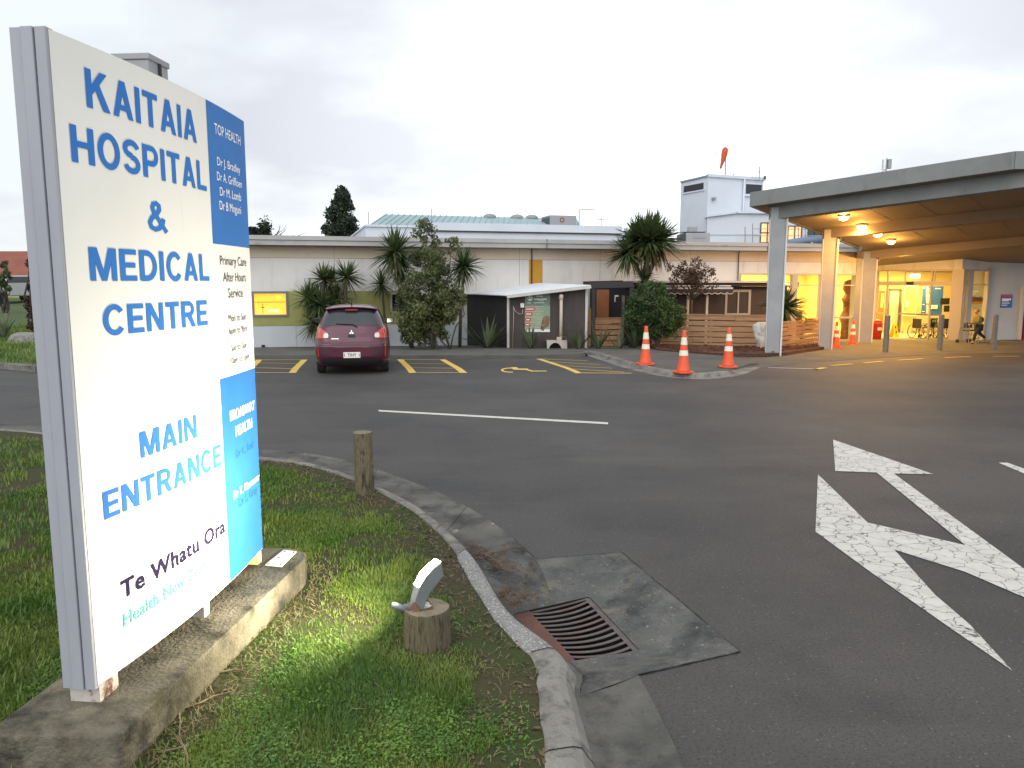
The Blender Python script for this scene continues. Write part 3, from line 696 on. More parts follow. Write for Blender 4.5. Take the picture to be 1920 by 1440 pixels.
GLY = {'K': (.79, [ST, ('p', [(.18, .33), (.74, 1), (.49, 1), (.18, .60)]), ('p', [(.30, .52), (.55, 0), (.80, 0), (.45, .68)])]),
 'A': (.76, [('p', [(0, 0), (.20, 0), (.47, .93), (.47, 1), (.275, 1)]), ('p', [(.76, 0), (.485, 1), (.29, 1), (.29, .93), (.56, 0)]), bar(.17, .20, .59, .35)]),
 'I': (.20, [ST]), 'T': (.66, [bar(.23, 0, .43, .9), bar(0, .83, .66, 1)]), 'H': (.74, [ST, bar(.54, 0, .74, 1), bar(.1, .42, .64, .59)]),
 'O': (.80, [('s', ell(.40, .5, .305, .43, 0, 360, 28), .092)]), 'C': (.76, [('s', ell(.40, .5, .305, .43, 38, 322, 24), .092)]),
 'S': (.68, [('s', ell(.34, .735, .245, .19, 10, 265, 16) + ell(.34, .285, .25, .205, 85, -170, 16), .088)]),
 'P': (.70, [ST, ('s', [(.1, .915), (.40, .915)] + ell(.40, .68, .215, .235, 80, -80, 10) + [(.40, .445), (.1, .445)], .085)]),
 'R': (.74, [ST, ('s', [(.1, .915), (.40, .915)] + ell(.40, .695, .215, .22, 80, -80, 10) + [(.40, .475), (.1, .475)], .085), ('p', [(.30, .44), (.52, 0), (.755, 0), (.52, .48)])]),
 'D': (.74, [ST, ('s', [(.1, .915), (.30, .915)] + ell(.30, .5, .345, .415, 85, -85, 14) + [(.30, .085), (.1, .085)], .090)]),
 'L': (.60, [ST, bar(.1, 0, .60, .17)]), 'E': (.63, [ST, bar(.1, 0, .63, .165), bar(.1, .42, .58, .58), bar(.1, .835, .63, 1)]),
 'M': (.90, [bar(0, 0, .185, 1), bar(.715, 0, .90, 1), ('p', [(.04, 1), (.26, 1), (.535, 0), (.365, 0)]), ('p', [(.86, 1), (.365, .0), (.535, 0), (.64, 1)][::1])]),
 'N': (.74, [bar(0, 0, .19, 1), bar(.55, 0, .74, 1), ('p', [(0, 1), (.22, 1), (.74, 0), (.52, 0)])]),
 '&': (.80, [('s', [(.74, .02), (.27, .64), (.22, .78), (.27, .90), (.38, .93), (.48, .87), (.49, .75), (.40, .62), (.18, .44), (.10, .29), (.15, .14), (.30, .085), (.46, .14), (.58, .28), (.64, .46)], .082)])}
GLY['M'][1][3] = ('p', [(.64, 1), (.86, 1), (.535, 0), (.365, 0)])
def strip_path(pts, hw):
    vs, fs = [], []; n = len(pts)
    closed = math.hypot(pts[0][0] - pts[-1][0], pts[0][1] - pts[-1][1]) < 1e-6
    for i, p in enumerate(pts):
        a = pts[i - 1] if i else (pts[-2] if closed else pts[0]); b = pts[i + 1] if i < n - 1 else (pts[1] if closed else pts[-1])
        dx, dz = b[0] - a[0], b[1] - a[1]; L = math.hypot(dx, dz) or 1; nx_, nz_ = -dz / L, dx / L
        vs += [(p[0] + nx_ * hw, p[1] + nz_ * hw), (p[0] - nx_ * hw, p[1] - nz_ * hw)]
    for i in range(n - 1): a = 2 * i; fs.append((a, a + 1, a + 3, a + 2))
    return vs, fs
def caps(s, uL, tL, bL, uR, tR, bR, mt, gap=.115):
    """bold sign-writer's capitals drawn as strokes"""
    t0, t1 = sign_hit(uL, (tL + bL) / 2)[0], sign_hit(uR, (tR + bR) / 2)[0]
    z0 = (sign_hit(uL, bL)[1] + sign_hit(uR, bR)[1]) / 2; z1 = (sign_hit(uL, tL)[1] + sign_hit(uR, tR)[1]) / 2
    W = sum(GLY[c][0] for c in s) + gap * (len(s) - 1); x = 0; m = MB()
    for c in s:
        w, ps = GLY[c]
        for k, q in enumerate(ps):
            vs, fs = (q[1], [tuple(range(len(q[1])))]) if q[0] == 'p' else strip_path(q[1], q[2])
            m.add([S(t0 + (t1 - t0) * (x + a) / W, z0 + (z1 - z0) * b, .0026 + .00012 * k) for a, b in vs], fs)
        x += w + gap
    return m.build('lettering', M[mt], sign)
caps('KAITAIA', 160, 131, 201, 367, 208, 267, 'letter_blue')
caps('HOSPITAL', 132, 235, 303, 386, 304, 358, 'letter_blue')
caps('&', 275, 376, 434, 313, 380, 437, 'letter_blue')
caps('MEDICAL', 167, 463, 525, 391, 478, 528, 'letter_blue')
caps('CENTRE', 192, 570, 628, 388, 565, 611, 'letter_blue')
caps('MAIN', 262, 806, 857, 368, 781, 823, 'letter_blue')
caps('ENTRANCE', 193, 917, 970, 414, 836, 877, 'letter_blue')
line('Te Whatu Ora', 226, 1085, 1118, 421, 974, 1004, 'letter_navy', .028, 1.08)
line('Health New Zealand', 230, 1139, 1162, 406, 1041, 1064, 'letter_teal', .016, 1.05)
line('TOP HEALTH', 401, 228, 250, 450, 258, 272, 'letter_white')
line('Dr J. Bradley', 406, 291.5, 307.5, 449.5, 314, 327, 'letter_white')
line('Dr A. Griffioen', 406, 319.6, 336, 452.5, 340, 354, 'letter_white')
line('Dr M. Lomb', 411.5, 349, 365.5, 451, 364, 378, 'letter_white')
line('Dr B Mnguni', 411, 375, 392, 451, 388, 402, 'letter_white')
line('Primary Care', 411.7, 477.5, 495.7, 461, 485, 500, 'letter_grey')
line('After Hours', 418, 510, 528, 460, 512, 528, 'letter_grey')
line('Service', 427, 540, 558.5, 454.5, 541, 557, 'letter_grey')
line('Mon to Sun', 428, 590, 603, 460, 587, 600, 'letter_grey')
line('6pm to 9pm', 429, 614, 626, 463, 610, 621.5, 'letter_grey')
line('Sat to Sun', 433, 646, 658, 462, 641, 652, 'letter_grey')
line('10am to 1pm', 431, 670, 682, 466.5, 663, 674, 'letter_grey')
line('BROADWAY', 430.5, 769, 789, 477, 751, 769, 'letter_white', .02)
line('HEALTH', 440.7, 795, 816, 472, 787, 804, 'letter_white', .02)
line('Dr K. Reid', 442, 839.5, 855, 474.5, 830, 844, 'letter_ghost')
line('Dr T. Kinmaster', 437, 917, 932, 485.5, 889, 903.5, 'letter_white', .012)
line('Dr S. Gray', 447, 928, 943.5, 482, 916, 931, 'letter_ghost')
# feet and the square post behind, seen above the panel
def foot_post(t0, t1, w0, w1, mt, z0=.275):
    m = MB(); p = [E0 + chd * (t0 * CH) - chn * w0, E0 + chd * (t0 * CH) - chn * w1, E0 + chd * (t1 * CH) - chn * w1, E0 + chd * (t1 * CH) - chn * w0]
    m.prism([(q.x, q.y) for q in p][::-1], z0, ZB + .002); return m.build('foot', mt, sign)
foot_post(.008, .085, .004, .135, M['rust_white'])
foot_post(.50, .535, -.035, .05, M['white_trim'])
foot_post(.955, .99, .004, .10, M['yellow_foot'])
pc = AT(262, 120, 4.15); 
m = MB()
for (du, w) in ((-.02, .15),):
    m.box((-1.90, 4.12, 1.70), (.185, .185, 2.86), math.atan2(chd.y, chd.x))
    m.box((-1.90 - .0, 4.12, 3.145), (.20, .20, .03), math.atan2(chd.y, chd.x))
m.build('post', M['pillar'], sign, bevel=.004)
m = MB()
for z in (3.05,):
    p = Vector((-1.90, 4.12, z)); m.box(p, (.012, .212, .16), math.atan2(chd.y, chd.x))
m.build('post_band', M['dark_gap'], sign)

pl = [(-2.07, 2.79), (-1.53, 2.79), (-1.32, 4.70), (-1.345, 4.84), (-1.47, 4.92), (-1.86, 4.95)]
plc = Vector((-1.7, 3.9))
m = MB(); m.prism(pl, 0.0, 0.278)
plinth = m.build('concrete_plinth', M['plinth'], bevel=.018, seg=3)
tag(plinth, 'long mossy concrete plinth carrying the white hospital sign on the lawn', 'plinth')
# subdivide the plinth sides a little so the edge looks worn: handled by bevel and bump
m = MB(); q = [GF(u, v, .284) for u, v in [(497, 1059), (528, 1062), (556, 1034), (532, 1031)]]
m.prism([(p.x, p.y) for p in q], .279, .286); pq = m.build('metal_plate', M['plate'], bevel=.001)
tag(pq, 'small white metal plate bolted to the far end of the concrete plinth', 'plate')
m = MB()
for u, v in [(503, 1058), (526, 1058.5), (551, 1036), (534, 1034), (523, 1046)]:
    p = GF(u, v, .286); m.lathe([(.006, 0), (.006, .003), (.003, .005)], p, 6)
m.build('bolt', M['rust'], pq)

# ------------------------------------------------------------------ stump, floodlight, post
def stump(name, c, r, h, label, cat, lean=0):
    m = MB(); N = 28; prof = [(1.03, -.08), (1.02, 0.0), (1.0, h * .35), (.99, h * .7), (.985, h - .012), (.96, h), (.5, h + .004), (.02, h + .002)]
    for k, (rr, z) in enumerate(prof):
        for j in range(N):
            t = 2 * math.pi * j / N; ww = 1 + .02 * math.sin(3 * t + 1) + .012 * math.sin(7 * t) - (.045 if j in (3, 17, 21) and k < 6 else 0)
            m.v.append((c[0] + r * rr * ww * math.cos(t) + lean * z, c[1] + r * rr * ww * math.sin(t), c[2] + z))
    for k in range(len(prof) - 1):
        for j in range(N):
            a = k * N + j; b = k * N + (j + 1) % N; m.f.append((a, b, b + N, a + N)); m.m.append(0 if k < 5 else 1)
    m.f.append(tuple((len(prof) - 1) * N + j for j in range(N))); m.m.append(1)
    o = m.build(name, [M['timber_post'], M['timber_top']], loc=Vector(c)); 
    return tag(o, label, cat)
sp = GF(796, 1222, .108)
SX, SY = sp.x, sp.y + .11
stump('timber_stump', (SX, SY, .10), .125, .205, 'short cut timber stump in the lawn carrying the floodlight', 'stump')
pp = GF(680, 925, .12)
stump('timber_bollard', (pp.x, pp.y + .085, .11), .087, .56, 'weathered round timber bollard beside the curved kerb', 'bollard', -.01)

fl_ = thing('floodlight', 'small grey floodlight glowing on the timber stump, tilted at the sign', 'floodlight', (SX, SY, .305), world=True)
# curved wedge body: side outline from the photo, at the depth of the stump
YL = SY - .02
front_o = [(766, 1140), (770, 1118), (776, 1096), (787, 1074), (802, 1058), (815, 1048)]       # lens edge, bottom to top (left)
back_o = [(785, 1141), (790, 1122), (797, 1104), (806, 1090), (815, 1078), (821, 1073)]
wdir = Vector((-.62, .78, 0)).normalized()
HW = .037
m = MB(); sec = []
for a, b in zip(front_o, back_o):
    p, q = AT(a[0], a[1], YL), AT(b[0], b[1], YL); sec.append((p, q))
k = len(sec)
for i, (p, q) in enumerate(sec):
    w = HW * (0.62 + .38 * min(1, i / 3))
    pf = p; qb = q + (q - p) * .1
    m.v += [tuple(pf - wdir * w * 1.8), tuple(pf), tuple(qb), tuple(qb - wdir * w * 1.5)]
for i in range(k - 1):
    a = i * 4
    for j in range(4): m.f.append((a + j, a + (j + 1) % 4, a + 4 + (j + 1) % 4, a + 4 + j)); m.m.append(0)
m.f += [(3, 2, 1, 0), tuple((k - 1) * 4 + j for j in range(4))]; m.m += [0, 0]
m.build('lamp_body', M['alu_grey'], fl_, bevel=.004)
m = MB()
for i in range(2, k):
    p, q = sec[i]; w = HW * (0.62 + .38 * min(1, i / 3)) * .86; o_ = (p - q).normalized() * .004
    m.v += [tuple(p + o_ - wdir * w * 1.9), tuple(p + o_ - wdir * w * .15)]
    if i > 2: a = len(m.v) - 4; m.f.append((a, a + 1, a + 3, a + 2)); m.m.append(0)
m.build('lens', M['lens'], fl_)
pj = AT(769, 1144, YL)
m = MB(); m.tube([pj - wdir * .055, pj + wdir * .055], .017, 14); m.build('hinge', M['alu_grey'], fl_, smooth=False)
m = MB(); pa = AT(738, 1135, YL - .01); m.tube([pj + Vector((-.01, 0, 0)), pa, pa + (pa - pj).normalized() * .012], [.019, .019, .013], 12); m.build('sensor_arm', M['alu_grey'], fl_, smooth=True)
m = MB(); zt = .307
bp = [AT(772, 1150, YL), AT(795, 1168, YL), AT(800, 1140, YL + .05)]
m.add([Vector((pj.x - .01, SY - .05, zt)), Vector((pj.x + .075, SY - .07, zt - .02)), Vector((pj.x + .03, SY - .055, zt + .055)), Vector((pj.x - .01, SY - .045, zt)), Vector((pj.x + .075, SY - .065, zt - .02)), Vector((pj.x + .03, SY - .05, zt + .055))], [(0, 1, 2), (5, 4, 3), (0, 3, 4, 1), (1, 4, 5, 2), (2, 5, 3, 0)])
m.add([Vector((pj.x + .03, SY + .03, zt)), Vector((pj.x + .115, SY + .02, zt)), Vector((pj.x + .055, SY + .03, zt + .07)), Vector((pj.x + .03, SY + .034, zt)), Vector((pj.x + .115, SY + .024, zt)), Vector((pj.x + .055, SY + .034, zt + .07))], [(0, 1, 2), (5, 4, 3), (0, 3, 4, 1), (1, 4, 5, 2), (2, 5, 3, 0)])
m.box((pj.x + .06, SY - .01, zt + .004), (.11, .09, .006), .3)
m.build('bracket', M['rust'], fl_)
m = MB(); m.box((pj.x + .085, SY - .02, zt + .018), (.035, .03, .022), .4); m.tube([(pj.x + .07, SY - .03, zt + .02), (pj.x + .085, SY - .045, zt + .028), (pj.x + .105, SY - .04, zt + .02), (pj.x + .11, SY, zt + .006)], .006, 6)
m.build('cable_clip', M['white_trim'], fl_)
ld = bpy.data.lights.new('floodlight_beam', 'AREA'); ld.shape = 'RECTANGLE'; ld.size = .10; ld.size_y = .07; ld.energy = 52; ld.color = (1, .91, .66)
lo2 = bpy.data.objects.new('floodlight_beam', ld); C.objects.link(lo2)
lc = (sec[3][0] + sec[4][0]) / 2
ld.spread = R(150); tgt = Vector((-1.58, 4.18, .82)); dv = (tgt - lc).normalized()
lo2.location = lc + dv * .02; lo2.rotation_euler = dv.to_track_quat('-Z', 'Y').to_euler()
lo2.parent = fl_; lo2.matrix_parent_inverse = Matrix.Translation(fl_.location).inverted()

# ------------------------------------------------------------------ drain grate
gt = thing('storm_drain_grate', 'rusty curved-bar iron drain grate set in the concrete by the kerb', 'grate', tuple(gc), world=True)
def bil(a, b, z):                            # a across (left to right), b from far to near
    p = (Gr[0] * (1 - a) + Gr[1] * a) * (1 - b) + (Gr[3] * (1 - a) + Gr[2] * a) * b
    p = Vector(p); p.z = z; return p
def strip(m, a0, b0, a1, b1, w, sag=0.0, zt=-.093, th=.004, axis='b', n=10):
    for k in range(n):
        q = []
        for j in (k, k + 1):
            t = j / n; a = a0 + (a1 - a0) * t; b = b0 + (b1 - b0) * t + sag * 4 * t * (1 - t); zz = zt - .012 * 4 * t * (1 - t)
            if axis == 'b': q += [bil(a, b - w / 2, zz), bil(a, b + w / 2, zz)]
            else: q += [bil(a - w / 2, b, zt), bil(a + w / 2, b, zt)]
        lowq = [p - Vector((0, 0, th)) for p in q]
        m.add(q + lowq, [(0, 1, 3, 2), (4, 6, 7, 5), (0, 2, 6, 4), (1, 5, 7, 3), (0, 4, 5, 1), (2, 3, 7, 6)])
NBAR = 11
m = MB()
strip(m, .965, 0, .965, 1, .07, axis='a', n=1)
strip(m, 0.0, .012, 1, .012, .03, zt=-.091); strip(m, 0, .988, 1, .988, .03, zt=-.091)
m.build('frame', M['grate'], gt)
m = MB(); strip(m, .10, 0.0, .10, 1.0, .19, axis='a', n=1, zt=-.0915); m.build('side_plate', M['grate_rust'], gt)
for k in range(NBAR):
    m = MB(); b = .075 + k * (.85 / (NBAR - 1)); strip(m, .18, b - .012, .945, b - .012, .030, sag=.030)
    m.build('bar', M['grate'], gt)
# debris in the gutter
def litter(name, label, px, n, spread, z, lmin, lmax, mt, rad=.004, chips=True):
    m = MB()
    for k in range(n):
        u, v = random.choice(px); p = GF(u + random.gauss(0, spread), v + random.gauss(0, spread * .6), z)
        L = random.uniform(lmin, lmax); a = random.random() * 6.28; dz = random.uniform(0, .02)
        q = p + Vector((math.cos(a) * L, math.sin(a) * L, random.uniform(-.004, .02)))
        if chips and random.random() < .55:
            s_ = random.uniform(.012, .032); nrm = Vector((-math.sin(a), math.cos(a), random.uniform(-.5, .5))) * s_ * .4; d = Vector((math.cos(a), math.sin(a), random.uniform(-.3, .3))) * s_
            p = p + Vector((0, 0, dz + .006)); m.add([p - d, p - nrm, p + d, p + nrm], [(0, 1, 2, 3)])
        else:
            mid = (p + q) / 2 + Vector((random.gauss(0, .01), random.gauss(0, .01), random.uniform(.004, .02)))
            m.tube([p + Vector((0, 0, dz)), mid + Vector((0, 0, dz)), q + Vector((0, 0, dz))], [rad, rad, rad * .5], 4)
    return tag(m.build(name, mt), label, kind='stuff')
litter('leaf_litter', 'dead leaves and twigs caught at the corner of the drain', [(955, 1118), (975, 1125), (990, 1128), (965, 1135), (945, 1120)], 150, 11, .0, .02, .07, M['twig'], .003)
litter('gutter_twigs', 'twigs and silt lying in the gutter above the drain', [(900, 1035), (930, 1045), (950, 1060), (970, 1070), (985, 1075), (925, 1060), (950, 1035), (895, 1045)], 110, 10, .008, .05, .16, M['twig'], .0035)
m = MB()
for a, b in [((905, 1040), (985, 1032)), ((915, 1048), (960, 1070)), ((940, 1058), (992, 1080)), ((900, 1036), (945, 1064)), ((980, 1066), (983, 1092)), ((930, 1035), (988, 1028))]:
    p, q = GF(*a, .022), GF(*b, .03); m.tube([p, (p + q) / 2 + Vector((0, .01, .012)), q], [.006, .005, .003], 5)
tag(m.build('fallen_twigs', M['twig']), 'longer fallen twigs lying across the gutter', kind='stuff')

# ================================================================== GRASS
poly = np.array(lawn_poly)
def inside(P, poly):
    x, y = P[:, 0], P[:, 1]; r_ = np.zeros(len(P), bool); n = len(poly); j = n - 1
    for i in range(n):
        xi, yi = poly[i]; xj, yj = poly[j]
        c = ((yi > y) != (yj > y)) & (x < (xj - xi) * (y - yi) / (yj - yi + 1e-12) + xi); r_ ^= c; j = i
    return r_
bl = np.array([(p.x, p.y) for p in Bs])
def kerb_dist(P):
    d = np.full(len(P), 1e9)
    for a, b in zip(bl[:-1], bl[1:]):
        ab = b - a; t = np.clip(((P - a) @ ab) / (ab @ ab + 1e-12), 0, 1); q = a + t[:, None] * ab
        d = np.minimum(d, np.hypot(*(P - q).T))
    return d
def vnoise(P, s, seed):
    r_ = np.random.default_rng(seed); g = r_.random((64, 64)); q = P * s + 100; i = np.floor(q).astype(int); f = q - i; f = f * f * (3 - 2 * f)
    a = g[i[:, 0] % 64, i[:, 1] % 64]; b = g[(i[:, 0] + 1) % 64, i[:, 1] % 64]; c = g[i[:, 0] % 64, (i[:, 1] + 1) % 64]; d = g[(i[:, 0] + 1) % 64, (i[:, 1] + 1) % 64]
    return (a * (1 - f[:, 0]) + b * f[:, 0]) * (1 - f[:, 1]) + (c * (1 - f[:, 0]) + d * f[:, 0]) * f[:, 1]
plp = np.array(pl)
def pl_dist(P):
    d = np.full(len(P), 1e9)
    for a, b in zip(plp, np.roll(plp, -1, 0)):
        ab = b - a; t = np.clip(((P - a) @ ab) / (ab @ ab), 0, 1); q = a + t[:, None] * ab; d = np.minimum(d, np.hypot(*(P - q).T))
    return d
def density(P):
    kd = kerb_dist(P); n1 = vnoise(P, 1.7, 1) * .6 + vnoise(P, 4.5, 2) * .4; n2 = vnoise(P, 9, 3)
    w = np.clip((kd - .12 - .22 * n2) / .16, 0.0, 1) * np.where(P[:, 1] < 3.4, 1, 1)
    w *= np.clip((n1 - .30) / .16, 0.10, 1)
    pd = pl_dist(P); w *= np.where(P[:, 0] > -1.8, np.clip((pd - .06 - .16 * n2) / .14, .06, 1), 1)
    st = np.hypot(P[:, 0] - SX, P[:, 1] - SY); w *= np.clip((st - .12) / .15, 0, 1)
    # worn earth between the stump and the kerb
    dd = np.hypot((P[:, 0] - (SX + .38)) / .30, (P[:, 1] - (SY + .25)) / .75); w *= np.clip((dd - .70 + .5 * n2) / .5, .05, 1)
    return w
def scatter(n, x0, x1, y0, y1):
    P = np.stack([rng.uniform(x0, x1, n), rng.uniform(y0, y1, n)], 1)
    P = P[inside(P, poly) & ~inside(P, plp)]
    return P[(np.hypot(P[:, 0] - SX, P[:, 1] - SY) > .13) & (np.hypot(P[:, 0] - pp.x, P[:, 1] - pp.y - .085) > .09)]
def blades(P, h0, h1, w0, lean=.6):
    n = len(P); a = rng.uniform(0, 2 * np.pi, n); h = rng.uniform(h0, h1, n); ln = rng.uniform(.1, lean, n) * h * 1.3
    d = np.stack([np.cos(a), np.sin(a), np.zeros(n)], 1); s_ = np.stack([-np.sin(a), np.cos(a), np.zeros(n)], 1)
    b = np.stack([P[:, 0], P[:, 1], np.full(n, .104)], 1); w = (w0 * rng.uniform(.7, 1.4, n))[:, None]
    up = np.array([0, 0, 1.0])
    p0 = b - s_ * w; p1 = b + s_ * w; mid = b + d * (ln * .35)[:, None] + up * (h * .62)[:, None]; p2 = mid + s_ * w * .8; p3 = mid - s_ * w * .8
    tip = b + d * ln[:, None] + up * h[:, None]; p4 = tip + s_ * w * .12; p5 = tip - s_ * w * .12
    V = np.stack([p0, p1, p2, p3, p4, p5], 1).reshape(-1, 3); k = np.arange(n)[:, None] * 6
    F = np.concatenate([k + np.array([[0, 1, 2, 3]]), k + np.array([[3, 2, 4, 5]])], 0)
    return V, F
Vs, Fs = [], []; off = 0
for (cnt, x0, x1, y0, y1, h0, h1, w0) in [(300000, -3.2, .3, 2.2, 4.6, .010, .030, .0020), (150000, -3.6, .1, 4.5, 6.8, .014, .036, .0030), (80000, -4.5, -.3, 6.6, 9.3, .018, .042, .0048), (60000, -9, -1.8, 2.5, 11.5, .03, .065, .0052)]:
    P = scatter(cnt, x0, x1, y0, y1); P = P[rng.random(len(P)) < density(P)]
    hm = .55 + .9 * vnoise(P, 3.0, 5)
    v, f = blades(P, h0, h1, w0); 
    v = v.reshape(-1, 6, 3); v[:, :, 2] = .104 + (v[:, :, 2] - .104) * hm[:, None]; v = v.reshape(-1, 3)
    Vs.append(v); Fs.append(f + off); off += len(v)
tag(npmesh('grass', np.concatenate(Vs), np.concatenate(Fs), M['grass']), 'short uneven green grass of the lawn round the sign', kind='stuff')
# low broad-leaved weeds in the bright patches
P = scatter(150000, -2.4, .15, 2.5, 5.4)
w = (vnoise(P, 2.6, 21) * .7 + vnoise(P, 7, 22) * .3); kd = kerb_dist(P)
P = P[(w > .36) & (kd > .05) & (rng.random(len(P)) < np.clip((w - .34) * 3.5, 0, .9)) & (rng.random(len(P)) < np.clip(1.5 - (P[:, 1] - 3.2) * .9, .12, 1)) & (rng.random(len(P)) < density(P) + .15)]
n = len(P); a = rng.uniform(0, 6.283, n); s_ = rng.uniform(.003, .0095, n); z = .106 + rng.uniform(.002, .030, n) * (.3 + vnoise(P, 5, 23))
tl = rng.uniform(-.6, .6, n)
d = np.stack([np.cos(a), np.sin(a), tl], 1) * s_[:, None]; e2 = np.stack([-np.sin(a), np.cos(a), rng.uniform(-.5, .5, n)], 1) * (s_ * .7)[:, None]
c_ = np.stack([P[:, 0], P[:, 1], z], 1)
V = np.stack([c_ - d, c_ - e2, c_ + d, c_ + e2], 1).reshape(-1, 3); F = np.arange(n)[:, None] * 4 + np.arange(4)[None]
tag(npmesh('lawn_weeds', V, F, M['weed']), 'bright green broad-leaved weeds matted over the near lawn', kind='stuff')
# dead stalks: along the plinth foot, round the stump and along the kerb
def stalks(P, l0, l1, w0, zb=.108):
    n = len(P); a = rng.uniform(0, 6.283, n); L = rng.uniform(l0, l1, n); cv = rng.normal(0, .5, n); V = []; 
    ts = np.linspace(0, 1, 5); pts = []
    for t in ts:
        ang = a + cv * t; pts.append(np.stack([P[:, 0] + np.cos(ang) * L * t, P[:, 1] + np.sin(ang) * L * t, zb + .03 * np.sin(np.pi * t) * rng.uniform(.2, 1, n)], 1))
    s_ = np.stack([-np.sin(a), np.cos(a), np.full(n, .3)], 1) * w0
    V = np.stack([q for p in pts for q in (p - s_, p + s_)], 1).reshape(-1, 3); k = np.arange(n)[:, None] * 10
    F = np.concatenate([k + np.array([[2 * j, 2 * j + 1, 2 * j + 3, 2 * j + 2]]) for j in range(4)], 0)
    return V, F
P1 = scatter(30000, -1.75, -.9, 2.6, 5.2); P1 = P1[pl_dist(P1) < .16]; P1 = P1[rng.random(len(P1)) < .075]
P2 = scatter(30000, -3, .3, 2.5, 9.5); P2 = P2[(kerb_dist(P2) < .30)]; P2 = P2[rng.random(len(P2)) < .10]
P3 = scatter(9000, -2.6, .2, 2.5, 7.5); P3 = P3[rng.random(len(P3)) < .10]
v, f = stalks(np.concatenate([P1, P2, P3]), .03, .11, .0014)
tag(npmesh('dead_grass', v, f, M['straw']), 'dry tangled stalks along the plinth and kerb', kind='stuff')
m = MB()
for pts in [[(345, 1400), (330, 1380), (318, 1368), (305, 1365)], [(345, 1400), (352, 1420), (350, 1445)], [(335, 1330), (375, 1318), (400, 1305), (440, 1295)], [(335, 1330), (338, 1355), (335, 1385)], [(400, 1262), (440, 1255), (470, 1262)], [(300, 1410), (345, 1400), (380, 1375)], [(395, 1270), (420, 1248), (428, 1225), (450, 1205)], [(460, 1200), (478, 1185), (500, 1175), (520, 1180)]]:
    P = [GF(u, v, .118) for u, v in pts]; m.tube(P, [.006] + [.005] * (len(P) - 2) + [.002], 5)
tag(m.build('surface_roots', M['straw']), 'pale bare roots creeping from the foot of the plinth', kind='stuff')
P = scatter(40000, -3, .3, 2.5, 9.3); kd = kerb_dist(P); P = P[(kd < .38) & (rng.random(len(P)) < np.clip(.45 - kd, 0, .4) * .8)]
n = len(P); a = rng.uniform(0, 6.28, n); s_ = rng.uniform(.008, .026, n); c_ = np.stack([P[:, 0], P[:, 1], np.full(n, .113)], 1)
d = np.stack([np.cos(a), np.sin(a), rng.uniform(-.4, .4, n)], 1) * s_[:, None]; e2 = np.stack([-np.sin(a), np.cos(a), rng.uniform(-.6, .6, n)], 1) * (s_ * .4)[:, None]
tag(npmesh('kerb_leaves', np.stack([c_ - d, c_ - e2, c_ + d, c_ + e2], 1).reshape(-1, 3), np.arange(n)[:, None] * 4 + np.arange(4)[None], M['twig']), 'brown leaf crumbs on the bare earth along the kerb', kind='stuff')

# ================================================================== MAIN BUILDING
DIR = Vector((1, .28)).normalized()
WP = Plane((-8.5, 25.46), Vector((-8.5, 25.46)) + DIR * 23.0)
hb = thing('hospital_building', 'long low hospital wing with pale panels, olive band and flat grey roof', 'building', (WP.p.x, WP.p.y, -.3), world=True)
S0, SG, S1 = -4.5, 18.06, 23.55
def wall(name, rects, mt, o0=-.18, o1=0.0, joints=None, parent=None, P=WP):
    m = MB()
    for s0, s1, z0, z1 in rects: m.pbox(P, s0, s1, z0, z1, o0, o1)
    for s0, s1, z0, z1 in joints or []: m.pbox(P, s0, s1, z0, z1, o1 - .01, o1 + .0025, 1)
    return m.build(name, [mt, M['frame_grey']], parent or hb)
jt = [2.62, 5.1, 7.5, 9.1, 12.2, 13.6, 15.9]
wall('wall', [(S0, SG, 1.705, 2.80), (5.45, SG, .55, 1.705), (SG, S1, 2.34, 2.80)], M['wall_white'], joints=[(s, s + .012, 1.71, 2.79) for s in jt] + [(S0, S1, 2.792, 2.806)])
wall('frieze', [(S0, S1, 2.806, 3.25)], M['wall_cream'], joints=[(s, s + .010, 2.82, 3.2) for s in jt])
wall('green_panel', [(S0, -.06, .565, 1.70), (1.08, 4.46, .565, 1.70), (5.30, 5.45, .565, 1.70), (-.06, 1.08, .565, .87), (4.46, 5.30, .565, .94), (4.46, 5.30, 1.65, 1.70)], M['wall_green'], joints=[(2.6, 2.612, .57, 1.69), (3.9, 3.912, .57, 1.69)])
wall('base_panel', [(S0, SG, -.8, .555)], M['wall_base'], joints=[(s, s + .01, -.5, .54) for s in (1.3, 3.7, 6.1)])
wall('ochre_panel', [(9.46, 9.97, 1.2, 2.79)], M['ochre'], -.01, .012)
# windows
def window(s0, s1, z0, z1, fr, pane, w=.07, parent=None, P=WP, mull=()):
    m = MB()
    for a, b, c, d in [(s0, s1, z0, z0 + w), (s0, s1, z1 - w, z1), (s0, s0 + w, z0 + w, z1 - w), (s1 - w, s1, z0 + w, z1 - w)] + [(q - w * .3, q + w * .3, z0 + w, z1 - w) for q in mull]: m.pbox(P, a, b, c, d, -.12, .03)
    f = m.build('window', fr, parent or hb)
    m = MB(); m.pbox(P, s0 + w, s1 - w, z0 + w, z1 - w, -.10, -.06); g = m.build('pane', pane, f)
    return f, g
wf, wg = window(-.06, 1.08, .87, 1.70, M['frame_grey'], M['win_lit'])
m = MB(); m.pbox(WP, .02, 1.0, 1.34, 1.36, -.055, -.05); m.pbox(WP, .26, .28, .96, 1.3, -.055, -.05); m.pbox(WP, .22, .33, 1.16, 1.19, -.055, -.05)
m.build('blind_cord', M['wood_door'], wf)
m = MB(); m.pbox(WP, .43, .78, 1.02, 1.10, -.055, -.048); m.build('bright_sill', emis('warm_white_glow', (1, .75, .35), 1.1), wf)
window(4.46, 5.30, .94, 1.65, M['frame_pale'], M['win_dark'])
